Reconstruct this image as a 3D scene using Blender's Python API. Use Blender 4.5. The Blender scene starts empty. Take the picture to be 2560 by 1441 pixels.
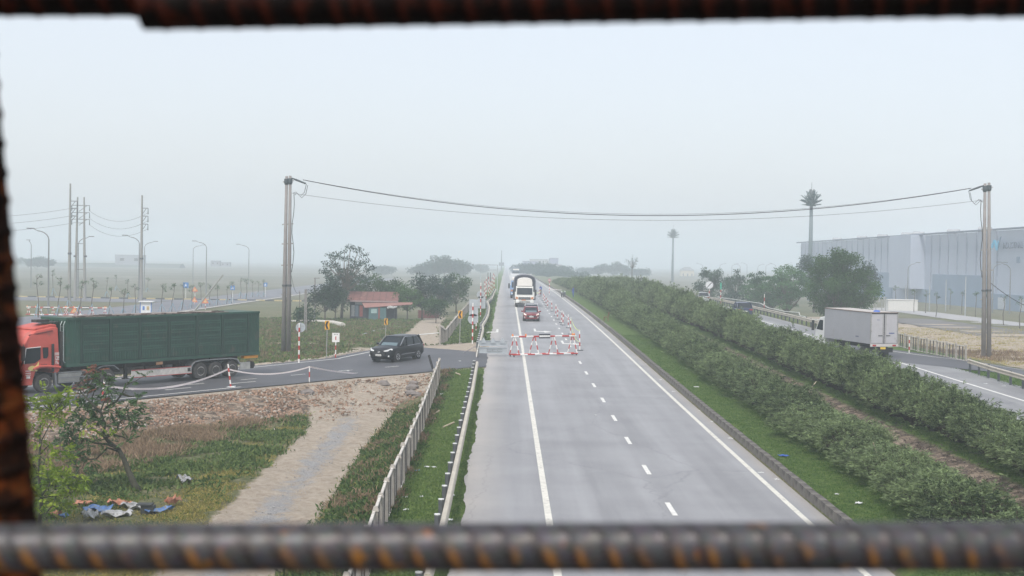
import bpy, math, random
import numpy as np
from mathutils import Vector, Matrix
R = math.radians
random.seed(7)
rng = np.random.default_rng(11)
scene = bpy.context.scene
C = scene.collection

# ---------------------------------------------------------------- camera, sky, sun, exposure
cam = bpy.data.cameras.new('camera'); cam_ob = bpy.data.objects.new('camera', cam); C.objects.link(cam_ob)
scene.camera = cam_ob
cam.sensor_width = 36; cam.lens = 48.5; cam.clip_start = .02; cam.clip_end = 20000
_yaw, _pit, _roll = math.atan(16 / 3450), math.atan(65 / 3450), R(.9)
_f = Vector((math.sin(_yaw) * math.cos(_pit), math.cos(_yaw) * math.cos(_pit), -math.sin(_pit)))
_r = Vector((math.cos(_yaw), -math.sin(_yaw), 0)); _u = _r.cross(_f)
_ex = _r * math.cos(_roll) + _u * math.sin(_roll); _eu = -_r * math.sin(_roll) + _u * math.cos(_roll)
cam_ob.matrix_world = Matrix(((_ex.x, _eu.x, -_f.x, 0), (_ex.y, _eu.y, -_f.y, 0), (_ex.z, _eu.z, -_f.z, 7.5), (0, 0, 0, 1)))
cam.dof.use_dof = True; cam.dof.focus_distance = 95; cam.dof.aperture_fstop = 12

SUN_EL, SUN_AZ = R(52), R(200)
world = bpy.data.worlds.new('World'); scene.world = world; world.use_nodes = True
wn = world.node_tree; wn.nodes.clear()
sky = wn.nodes.new('ShaderNodeTexSky'); sky.sky_type = 'NISHITA'; sky.sun_disc = False
sky.sun_elevation = SUN_EL; sky.sun_rotation = SUN_AZ; sky.dust_density = 4; sky.air_density = 1
bg1 = wn.nodes.new('ShaderNodeBackground'); bg1.inputs[1].default_value = .05
bg2 = wn.nodes.new('ShaderNodeBackground'); bg2.inputs[0].default_value = (.955, .962, 1.0, 1); bg2.inputs[1].default_value = .37
ad = wn.nodes.new('ShaderNodeAddShader'); wo = wn.nodes.new('ShaderNodeOutputWorld')
wn.links.new(sky.outputs[0], bg1.inputs[0]); wn.links.new(bg1.outputs[0], ad.inputs[0])
wn.links.new(bg2.outputs[0], ad.inputs[1]); wn.links.new(ad.outputs[0], wo.inputs[0])
sun = bpy.data.lights.new('sun', 'SUN'); sun.energy = 1.45; sun.angle = R(14); sun.color = (1, .95, .88)
sun_ob = bpy.data.objects.new('sun', sun); C.objects.link(sun_ob)
_d = Vector((math.sin(SUN_AZ) * math.cos(SUN_EL), math.cos(SUN_AZ) * math.cos(SUN_EL), math.sin(SUN_EL)))
sun_ob.rotation_euler = _d.to_track_quat('Z', 'Y').to_euler()
scene.view_settings.view_transform = 'Standard'; scene.view_settings.look = 'None'
scene.view_settings.exposure = 0.82; scene.view_settings.gamma = 1; scene.view_settings.use_curve_mapping = False
scene.render.engine = 'CYCLES'
cy = scene.cycles
cy.max_bounces = 8; cy.diffuse_bounces = 2; cy.glossy_bounces = 2; cy.transmission_bounces = 4; cy.volume_bounces = 6
cy.transparent_max_bounces = 8; cy.use_denoising = True; cy.use_adaptive_sampling = True; cy.adaptive_threshold = .02
cy.sample_clamp_indirect = 4

# ---------------------------------------------------------------- helpers
class MB:
    """collects vertices and faces, then links them as ONE mesh object"""
    def __init__(s): s.v = []; s.f = []
    def add(s, v, f):
        n = len(s.v); s.v += [tuple(p) for p in v]; s.f += [tuple(i + n for i in q) for q in f]; return s
    def box(s, c, d, rz=0, M=None):
        x, y, z = d[0] / 2, d[1] / 2, d[2] / 2
        v = [(-x, -y, -z), (x, -y, -z), (x, y, -z), (-x, y, -z), (-x, -y, z), (x, -y, z), (x, y, z), (-x, y, z)]
        if rz: v = [(a * math.cos(rz) - b * math.sin(rz), a * math.sin(rz) + b * math.cos(rz), e) for a, b, e in v]
        if M is not None: v = [M @ Vector(p) for p in v]
        v = [(p[0] + c[0], p[1] + c[1], p[2] + c[2]) for p in v]
        return s.add(v, [(3, 2, 1, 0), (4, 5, 6, 7), (0, 1, 5, 4), (1, 2, 6, 5), (2, 3, 7, 6), (3, 0, 4, 7)])
    def bar(s, a, b, w, h=None):
        """a square bar from a to b"""
        h = h or w; a, b = Vector(a), Vector(b); t = (b - a).normalized()
        side = t.cross(Vector((0, 0, 1)));
        if side.length < .01: side = Vector((1, 0, 0))
        side.normalize(); up = side.cross(t)
        v = []
        for p in (a, b):
            for i, j in ((-1, -1), (1, -1), (1, 1), (-1, 1)): v.append(p + side * i * w / 2 + up * j * h / 2)
        return s.add(v, [(0, 1, 2, 3), (7, 6, 5, 4), (0, 4, 5, 1), (1, 5, 6, 2), (2, 6, 7, 3), (3, 7, 4, 0)])
    def tube(s, pts, r, n=8, cap=True):
        pts = [Vector(p) for p in pts]; m = len(pts)
        rs = list(r) if hasattr(r, '__len__') else [r] * m
        v = []; ref = None
        for i, p in enumerate(pts):
            t = (pts[min(i + 1, m - 1)] - pts[max(i - 1, 0)]).normalized()
            if ref is None:
                ref = t.cross(Vector((.13, .31, .94)))
                if ref.length < .05: ref = t.cross(Vector((1, 0, 0)))
            a = ref - t * ref.dot(t)
            if a.length < 1e-6: a = t.orthogonal()
            a.normalize(); ref = a; b = t.cross(a)
            for k in range(n):
                w = 2 * math.pi * k / n; v.append(p + (a * math.cos(w) + b * math.sin(w)) * rs[i])
        f = []
        for i in range(m - 1):
            for k in range(n):
                k2 = (k + 1) % n; f.append((i * n + k, i * n + k2, (i + 1) * n + k2, (i + 1) * n + k))
        if cap: f += [tuple(range(n))[::-1], tuple(range((m - 1) * n, m * n))]
        return s.add(v, f)
    def disc(s, c, axis, r, th, n=20):
        c, a = Vector(c), Vector(axis).normalized()
        return s.tube([c - a * th / 2, c + a * th / 2], r, n)
    def loft(s, rings, cap=True):
        n = len(rings[0]); v = [p for r in rings for p in r]; f = []
        for i in range(len(rings) - 1):
            for k in range(n):
                k2 = (k + 1) % n; f.append((i * n + k, i * n + k2, (i + 1) * n + k2, (i + 1) * n + k))
        if cap: f += [tuple(range(n))[::-1], tuple(range((len(rings) - 1) * n, len(rings) * n))]
        return s.add(v, f)
    def prism(s, prof, axis, a, b):
        """profile polygon of 2-D points swept along axis 'x','y' or 'z' from a to b"""
        o = {'x': lambda p, t: (t, p[0], p[1]), 'y': lambda p, t: (p[0], t, p[1]), 'z': lambda p, t: (p[0], p[1], t)}[axis]
        return s.loft([[o(p, a) for p in prof], [o(p, b) for p in prof]])
    def mesh(s, name, m, smooth=False):
        me = bpy.data.meshes.new(name); me.from_pydata([tuple(p) for p in s.v], [], s.f)
        if m: me.materials.append(m)
        if smooth:
            for p in me.polygons: p.use_smooth = True
        me.update(); return me
    def build(s, name, m, parent=None, smooth=False, bevel=0, **kw):
        o = bpy.data.objects.new(name, s.mesh(name, m, smooth)); C.objects.link(o)
        if parent is not None: o.parent = parent
        if bevel:
            b = o.modifiers.new('bevel', 'BEVEL'); b.width = bevel; b.segments = 2; b.limit_method = 'ANGLE'
        tag(o, **kw); return o
def tag(o, label=None, cat=None, group=None, kind=None):
    if label: o['label'] = label
    if cat: o['category'] = cat
    if group: o['group'] = group
    if kind: o['kind'] = kind
    return o
def thing(name, label, cat, loc=(0, 0, 0), rz=0, group=None, rot=None):
    o = bpy.data.objects.new(name, None); C.objects.link(o); o.empty_display_size = .2
    o.location = loc; o.rotation_euler = rot or (0, 0, rz)
    return tag(o, label, cat, group)
_kids = {}
def copy_tree(o, parent=None, kids=None):
    c = o.copy(); C.objects.link(c)
    if parent is not None: c.parent = parent
    for ch in (kids[o.name] if kids and o.name in kids else [k for k in o.children]): copy_tree(ch, c, kids)
    return c
def kids_of(o):
    d = {}
    def go(q):
        d[q.name] = list(q.children)
        for k in d[q.name]: go(k)
    go(o); return d
def clone(o, loc, rz=0, label=None, group=None, scale=None, rot=None, kids=None):
    c = copy_tree(o, None, kids or kids_of(o)); c.location = loc; c.rotation_euler = rot or (0, 0, rz)
    if label: c['label'] = label
    if group: c['group'] = group
    if scale is not None: c.scale = scale
    return c

def rgb(h):
    h = h.lstrip('#'); v = [int(h[i:i + 2], 16) / 255 for i in (0, 2, 4)]
    return tuple(x / 12.92 if x <= .04045 else ((x + .055) / 1.055) ** 2.4 for x in v)
_mats = {}
def mat(name, col, rough=.7, metal=0, var=.25, scale=3.0, bump=0, bscale=30, emit=0, coat=0, spec=.5, dirt=None, alpha=1):
    """a procedural surface: base colour broken up by two noises, optional dirt colour and fine relief"""
    if name in _mats: return _mats[name]
    m = bpy.data.materials.new(name); m.use_nodes = True; nt = m.node_tree; N = nt.nodes; L = nt.links
    b = N['Principled BSDF']; b.inputs['Roughness'].default_value = rough; b.inputs['Metallic'].default_value = metal
    b.inputs['Specular IOR Level'].default_value = spec
    if coat: b.inputs['Coat Weight'].default_value = coat; b.inputs['Coat Roughness'].default_value = .08
    tc = N.new('ShaderNodeTexCoord')
    n1 = N.new('ShaderNodeTexNoise'); n1.inputs['Scale'].default_value = scale; n1.inputs['Detail'].default_value = 6; n1.inputs['Roughness'].default_value = .65
    L.new(tc.outputs['Object'], n1.inputs['Vector'])
    mr = N.new('ShaderNodeMapRange'); mr.inputs[1].default_value = .25; mr.inputs[2].default_value = .75
    mr.inputs[3].default_value = 1 - var; mr.inputs[4].default_value = 1 + var
    L.new(n1.outputs[0], mr.inputs[0])
    mx = N.new('ShaderNodeMix'); mx.data_type = 'RGBA'; mx.blend_type = 'MULTIPLY'; mx.inputs[0].default_value = 1
    mx.inputs[6].default_value = (*col, 1); L.new(mr.outputs[0], mx.inputs[7])
    out = mx.outputs[2]
    if dirt:
        n2 = N.new('ShaderNodeTexNoise'); n2.inputs['Scale'].default_value = dirt[1]; n2.inputs['Detail'].default_value = 8
        L.new(tc.outputs['Object'], n2.inputs['Vector'])
        r2 = N.new('ShaderNodeMapRange'); r2.inputs[1].default_value = dirt[2]; r2.inputs[2].default_value = dirt[2] + .18; L.new(n2.outputs[0], r2.inputs[0])
        m2 = N.new('ShaderNodeMix'); m2.data_type = 'RGBA'; L.new(r2.outputs[0], m2.inputs[0]); L.new(out, m2.inputs[6]); m2.inputs[7].default_value = (*dirt[0], 1)
        out = m2.outputs[2]
    L.new(out, b.inputs['Base Color'])
    if bump:
        n3 = N.new('ShaderNodeTexNoise'); n3.inputs['Scale'].default_value = bscale; n3.inputs['Detail'].default_value = 5
        L.new(tc.outputs['Object'], n3.inputs['Vector'])
        bp = N.new('ShaderNodeBump'); bp.inputs['Strength'].default_value = bump; bp.inputs['Distance'].default_value = .03
        L.new(n3.outputs[0], bp.inputs['Height']); L.new(bp.outputs[0], b.inputs['Normal'])
    if emit:
        b.inputs['Emission Color'].default_value = (*col, 1); b.inputs['Emission Strength'].default_value = emit
    _mats[name] = m; return m
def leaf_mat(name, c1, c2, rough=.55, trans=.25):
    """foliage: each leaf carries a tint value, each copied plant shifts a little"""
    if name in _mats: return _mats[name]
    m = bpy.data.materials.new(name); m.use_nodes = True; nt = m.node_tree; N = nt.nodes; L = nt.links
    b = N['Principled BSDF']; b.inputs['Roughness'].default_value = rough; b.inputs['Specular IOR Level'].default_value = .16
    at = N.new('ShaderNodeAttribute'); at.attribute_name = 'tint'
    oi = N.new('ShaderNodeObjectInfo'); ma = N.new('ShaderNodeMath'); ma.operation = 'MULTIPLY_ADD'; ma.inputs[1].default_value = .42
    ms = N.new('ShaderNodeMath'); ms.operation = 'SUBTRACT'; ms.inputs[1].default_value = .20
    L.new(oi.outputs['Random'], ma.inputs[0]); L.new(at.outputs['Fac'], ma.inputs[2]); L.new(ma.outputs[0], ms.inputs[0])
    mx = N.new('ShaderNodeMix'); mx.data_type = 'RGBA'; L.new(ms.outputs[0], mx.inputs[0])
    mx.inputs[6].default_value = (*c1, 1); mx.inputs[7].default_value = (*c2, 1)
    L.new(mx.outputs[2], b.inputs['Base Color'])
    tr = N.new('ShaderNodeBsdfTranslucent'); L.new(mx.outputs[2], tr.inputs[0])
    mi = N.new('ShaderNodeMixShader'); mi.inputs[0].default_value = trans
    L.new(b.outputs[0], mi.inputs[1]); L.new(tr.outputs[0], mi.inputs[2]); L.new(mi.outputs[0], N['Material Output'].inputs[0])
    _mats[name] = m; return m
def np_mesh(name, V, Q, m, tint=None):
    """V (n,3), Q (k,4) arrays -> mesh"""
    me = bpy.data.meshes.new(name); V = np.asarray(V, 'f4'); Q = np.asarray(Q, 'i4'); s = Q.shape[1]
    me.vertices.add(len(V)); me.vertices.foreach_set('co', V.ravel())
    me.loops.add(Q.size); me.loops.foreach_set('vertex_index', Q.ravel())
    me.polygons.add(len(Q)); me.polygons.foreach_set('loop_start', np.arange(0, Q.size, s, dtype='i4'))
    try: me.polygons.foreach_set('loop_total', np.full(len(Q), s, 'i4'))
    except Exception: pass
    if tint is not None:
        a = me.attributes.new('tint', 'FLOAT', 'POINT'); a.data.foreach_set('value', np.asarray(tint, 'f4'))
    me.materials.append(m); me.update(calc_edges=True); return me
def link(name, me, parent=None, **kw):
    o = bpy.data.objects.new(name, me); C.objects.link(o)
    if parent is not None: o.parent = parent
    return tag(o, **kw)
def unit(a): return a / np.maximum(np.linalg.norm(a, axis=-1, keepdims=True), 1e-9)
def leaves(P, D, L, W, T=None, droop=.25):
    """diamond leaf blades: base points P, directions D, lengths L, widths W -> V, Q, tint"""
    n = len(P); D = unit(D); L = np.broadcast_to(L, n)[:, None]; W = np.broadcast_to(W, n)[:, None]
    S = unit(np.cross(D, rng.normal(size=(n, 3))))
    mid = P + D * L * .5; tip = P + D * L; tip[:, 2] -= (L[:, 0] * droop)
    V = np.stack([P, mid + S * W / 2, tip, mid - S * W / 2], 1).reshape(-1, 3)
    Q = np.arange(4 * n).reshape(n, 4)
    T = rng.random(n) if T is None else T
    return V, Q, np.repeat(T, 4)
def join_np(parts):
    V, Q, T, n = [], [], [], 0
    for v, q, t in parts: V.append(v); Q.append(q + n); T.append(t); n += len(v)
    return np.concatenate(V), np.concatenate(Q), np.concatenate(T)
def text_mesh(txt, size, depth, m, name):
    cu = bpy.data.curves.new('lettering', 'FONT'); cu.body = txt; cu.size = size; cu.extrude = depth; cu.align_x = 'CENTER'; cu.align_y = 'CENTER'
    o = bpy.data.objects.new('lettering', cu); C.objects.link(o)
    bpy.context.view_layer.update()
    me = bpy.data.meshes.new_from_object(o.evaluated_get(bpy.context.evaluated_depsgraph_get()))
    bpy.data.objects.remove(o); bpy.data.curves.remove(cu); me.name = name; me.materials.clear(); me.materials.append(m); return me
def catenary(a, b, sag, n=24):
    a, b = Vector(a), Vector(b)
    return [a.lerp(b, i / n) - Vector((0, 0, sag * 4 * (i / n) * (1 - i / n))) for i in range(n + 1)]
# ---- shape of the ground (metres; highway runs along +Y, camera stands over X=0, Y=0) ----
def lerp_table(t, v):
    if v <= t[0][0]: return t[0][1]
    for (a, za), (b, zb) in zip(t, t[1:]):
        if v <= b:
            k = (v - a) / (b - a); return za + (zb - za) * k
    return t[-1][1]
ROAD_Z = [(-60, -.25), (30, -.1), (40, 0), (60, .22), (80, .48), (95, .72), (112, .98), (130, 1.22), (155, 1.5), (180, 1.7), (245, 2.05), (400, 2.2), (9000, 2.2)]
_zc = {}
def zr(y):
    k = round(y * 4)
    if k not in _zc:
        _zc[k] = sum(lerp_table(ROAD_Z, k / 4 + d) for d in (-8, -4, 0, 4, 8)) / 5
    return _zc[k]
def sm(a, b, v):
    t = min(1, max(0, (v - a) / (b - a))); return t * t * (3 - 2 * t)
# side road on the left: centre line, half width, height
SIDE = [(9.0, 112, 9.0, .85), (0.0, 101.5, 10.5, .74), (-3.0, 99.0, 9.5, .66), (-7.5, 93.6, 6.5, .5), (-13.2, 87.3, 5.4, .33), (-18.5, 80.5, 5.3, .22), (-23.2, 74.0, 5.3, .15), (-27.8, 67.5, 5.3, .1), (-36, 56, 5.3, .05), (-60, 22, 5.3, 0)]
def side_info(x, y):
    best = None
    for (x0, y0, h0, z0), (x1, y1, h1, z1) in zip(SIDE[1:], SIDE[2:]):
        dx, dy = x1 - x0, y1 - y0
        t = min(1, max(0, ((x - x0) * dx + (y - y0) * dy) / (dx * dx + dy * dy)))
        px, py = x0 + dx * t, y0 + dy * t
        d = math.hypot(x - px, y - py)
        if best is None or d < best[0]:
            L = math.hypot(dx, dy)
            s = (dx * (y - y0) - dy * (x - x0)) / L
            best = (d, h0 + (h1 - h0) * t, z0 + (z1 - z0) * t, s)
    return best  # distance, half width, height, signed side (negative = far side)
def zt(x, y):
    r = zr(y) - .06
    if x > -2.2:
        if x < 32.5:
            if 9.8 < x < 20.6:      # median: two grassy banks and a ditch
                m = r + .28
                return m - .35 * math.exp(-((x - 16.1) / 1.2) ** 2)
            return r
        f = lerp_table([(0, 0), (100, .15), (140, .1), (260, -.6), (9000, -1)], y)
        return r + (f - r) * sm(32.5, 40, x)
    far = lerp_table([(0, -1.0), (84, -.9), (100, -.45), (160, -.5), (300, -.8), (9000, -1)], y)
    z = r + (far - r) * sm(-2.2, -6.2, x)
    if x > -70 and 15 < y < 135:
        d, h, sz, s = side_info(x, y)
        e = d - h - .5
        w = 7.5 if s > 0 else 4.0
        k = 1 - sm(0, w, e) if e > 0 else 1
        top = sz + (zr(y) - sz) * sm(-6, -1.3, x) - .06
        z = z + (top - z) * k
    return z
def zside(x, y):
    d, h, sz, s = side_info(x, y)
    return sz + (zr(y) - sz) * sm(-6, -1.3, x)

# ================================================================ ground
def zones(x, y):
    """surface type weights: green grass, bare sandy soil, grey gravel, rubble slope"""
    g = d = v = rb = 0.
    if -4.2 < x < -1.0: g = 1
    elif 9.6 < x < 21 and y > 260: g = .45; d = .3
    elif 9.6 < x < 21: g = 1 - math.exp(-((x - 16.3) / 1.3) ** 4); v = .0; d = 0; rb = 1 - g
    elif 30.8 < x < 36: g = .9 * sm(140, 125, y) + .5
    side = side_info(x, y) if (x < 0 and 10 < y < 140) else (99, 1, 0, 1)
    e = side[0] - side[1]
    # dirt track on the left
    if y < 84 and x < -3:
        cx = -7.65 - .012 * (y - 44) - max(0, y - 70) * .06
        w = 1.75 + max(0, y - 66) * .06
        t = abs(x - cx)
        tr = sm(w + .35, w - .45, t)
        d = max(d, tr); v = tr * .64 * sm(1.1, .1, t) * sm(86, 66, y)
    if e < 9 and x < -3.9:
        if side[3] > 0:                         # near side: fill slope of broken stone
            k = sm(6.8, 4.6, e)
            if x > -10.5: d = max(d, k * .62); rb = max(rb, .8 * k)
            else: rb = max(rb, k)
            d = max(d, sm(1.3, .5, e))
            g *= 1 - k
        else:
            d = max(d, sm(1.5, .6, e))
    if e < 1.2 and -3.9 <= x < -1.4: d = max(d, sm(1.2, .5, e)); g *= 1 - d
    # path past the shed
    if x < -4 and 100 < y < 200:
        cx = lerp_table([(100, -9.8), (112, -9.0), (125, -8.3), (150, -9.0), (175, -9.6), (200, -10)], y)
        w = lerp_table([(100, 2.8), (112, 2.4), (130, 2.6), (150, 1.6), (200, 1.2)], y)
        d = max(d, sm(w + .9, w - .5, abs(x - cx)))
        if 116 < y < 128: d = max(d, .8 * sm(-3.9, -6, x) * sm(-16, -12, x) * sm(.0, 1., 1 - abs(y - 122) / 6))
        if -60 < x: d = max(d, .45 * sm(3.4, 0, abs(y - 128 + .05 * (x + 10))) )
    if x > 36 and 60 < y < 215: d = max(d, .75 * sm(36, 39, x) * sm(66, 60, x))
    return g, d, v, rb
def axis(segs):
    out = [segs[0][0]]
    for a, b, st in segs:
        n = max(1, round((b - a) / st)); out += [a + (b - a) * (i + 1) / n for i in range(n)]
    return out
gx = axis([(-4000, -400, 450), (-400, -120, 28), (-120, -40, 4), (-40, -24, 1.0), (-24, -1.5, .36), (-1.5, 9.6, 1.6), (9.6, 22, .4), (22, 32, 1.5), (32, 44, .7), (44, 120, 4), (120, 400, 25), (400, 4000, 450)])
gy = axis([(-30, 28, 4), (28, 100, .42), (100, 150, .9), (150, 300, 3), (300, 800, 20), (800, 9000, 400)])
V = []; ZC = []
for yy in gy:
    for xx in gx:
        z = zt(xx, yy)
        if -40 < xx < -4.3 and 28 < yy < 170 or 36 < xx < 70 and 60 < yy < 240:
            s_ = side_info(xx, yy) if xx < 0 and yy < 140 else (99, 1, 0, 1)
            if s_[0] > s_[1] + .6:
                z += .10 * math.sin(xx * 1.9 + 2 * math.sin(yy * .7)) * math.sin(yy * 1.3) + random.uniform(-.05, .05)
        V.append((xx, yy, z)); ZC.append(zones(xx, yy))
nx = len(gx); Q = [(j * nx + i, j * nx + i + 1, (j + 1) * nx + i + 1, (j + 1) * nx + i) for j in range(len(gy) - 1) for i in range(nx - 1)]
gm = bpy.data.materials.new('ground_soil_and_grass'); gm.use_nodes = True
me = np_mesh('ground', V, Q, gm)
ca = me.color_attributes.new('zone', 'FLOAT_COLOR', 'POINT'); ca.data.foreach_set('color', np.asarray(ZC, 'f4').ravel())
for p in me.polygons: p.use_smooth = True
link('ground', me, kind='structure')
def ground_shader(m):
    nt = m.node_tree; N = nt.nodes; L = nt.links; b = N['Principled BSDF']; b.inputs['Roughness'].default_value = .95; b.inputs['Specular IOR Level'].default_value = .1
    tc = N.new('ShaderNodeTexCoord')
    def noise(s, det=8, ro=.7, sx=None):
        n = N.new('ShaderNodeTexNoise'); n.inputs['Scale'].default_value = s; n.inputs['Detail'].default_value = det; n.inputs['Roughness'].default_value = ro
        if sx:
            mp = N.new('ShaderNodeMapping'); mp.inputs['Scale'].default_value = sx; L.new(tc.outputs['Object'], mp.inputs[0]); L.new(mp.outputs[0], n.inputs[0])
        else: L.new(tc.outputs['Object'], n.inputs[0])
        return n.outputs[0]
    def ramp(f, stops):
        r = N.new('ShaderNodeValToRGB'); e = r.color_ramp.elements
        e[0].position, e[0].color = stops[0][0], (*stops[0][1], 1); e[1].position, e[1].color = stops[-1][0], (*stops[-1][1], 1)
        for p, c in stops[1:-1]:
            q = e.new(p); q.color = (*c, 1)
        L.new(f, r.inputs[0]); return r.outputs[0]
    def mix(f, a, c):
        x = N.new('ShaderNodeMix'); x.data_type = 'RGBA'; L.new(f, x.inputs[0]); L.new(a, x.inputs[6]); L.new(c, x.inputs[7]); return x.outputs[2]
    def mask(ch, nz, w=.5):
        a = N.new('ShaderNodeMath'); a.operation = 'ADD'; L.new(ch, a.inputs[0])
        s = N.new('ShaderNodeMath'); s.operation = 'SUBTRACT'; s.inputs[1].default_value = .5; L.new(nz, s.inputs[0])
        k = N.new('ShaderNodeMath'); k.operation = 'MULTIPLY'; k.inputs[1].default_value = w * 2; L.new(s.outputs[0], k.inputs[0]); L.new(k.outputs[0], a.inputs[1])
        r = N.new('ShaderNodeMapRange'); r.inputs[1].default_value = .35; r.inputs[2].default_value = .65; L.new(a.outputs[0], r.inputs[0]); return r.outputs[0]
    at = N.new('ShaderNodeAttribute'); at.attribute_name = 'zone'
    sp = N.new('ShaderNodeSeparateColor'); L.new(at.outputs['Color'], sp.inputs[0])
    nb = noise(.35); nm = noise(1.3); nf = noise(3.0); nh = noise(14.0); big = noise(.03, 5)
    base = mix(mask(big, nb, .6), ramp(nf, [(.3, (.06, .075, .03)), (.5, (.12, .14, .065)), (.7, (.22, .20, .115))]), ramp(nf, [(.3, (.09, .10, .045)), (.55, (.19, .175, .105)), (.75, (.30, .26, .18))]))
    grass = ramp(nf, [(.3, (.045, .085, .024)), (.5, (.09, .15, .04)), (.68, (.16, .21, .065)), (.85, (.25, .24, .11))])
    sand = ramp(nf, [(.25, (.27, .225, .175)), (.5, (.40, .345, .28)), (.8, (.52, .47, .40))])
    gravel = ramp(nh, [(.3, (.22, .22, .225)), (.55, (.36, .36, .36)), (.8, (.52, .51, .50))])
    vo = N.new('ShaderNodeTexVoronoi'); vo.inputs['Scale'].default_value = 3.2; L.new(tc.outputs['Object'], vo.inputs[0])
    vs = N.new('ShaderNodeSeparateColor'); L.new(vo.outputs['Color'], vs.inputs[0])
    rub = ramp(vs.outputs[0], [(.0, (.09, .072, .058)), (.5, (.22, .175, .135)), (1, (.37, .30, .235))])
    far_ = N.new('ShaderNodeSeparateXYZ'); L.new(tc.outputs['Object'], far_.inputs[0]); fr = N.new('ShaderNodeMapRange'); fr.inputs[1].default_value = 170; fr.inputs[2].default_value = 330; fr.inputs[4].default_value = .75; L.new(far_.outputs[1], fr.inputs[0])
    plain = ramp(noise(.012, 6), [(.35, (.10, .115, .085)), (.5, (.17, .165, .135)), (.65, (.24, .23, .20))])   # distance haze put into the colour: far ground fades greyer
    base = mix(fr.outputs[0], base, plain)
    c = mix(mask(sp.outputs[0], nm, .62), base, grass)
    c = mix(mask(at.outputs['Alpha'], nf, .35), c, rub)
    c = mix(mask(sp.outputs[1], nm, .6), c, sand)
    c = mix(mask(sp.outputs[2], nm, .9), c, gravel)
    L.new(c, b.inputs['Base Color'])
    bp = N.new('ShaderNodeBump'); bp.inputs['Strength'].default_value = .9; bp.inputs['Distance'].default_value = .12
    ad2 = N.new('ShaderNodeMath'); ad2.operation = 'ADD'; L.new(nf, ad2.inputs[0]); L.new(nh, ad2.inputs[1]); L.new(ad2.outputs[0], bp.inputs['Height'])
    L.new(bp.outputs[0], b.inputs['Normal'])
ground_shader(gm)

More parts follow.
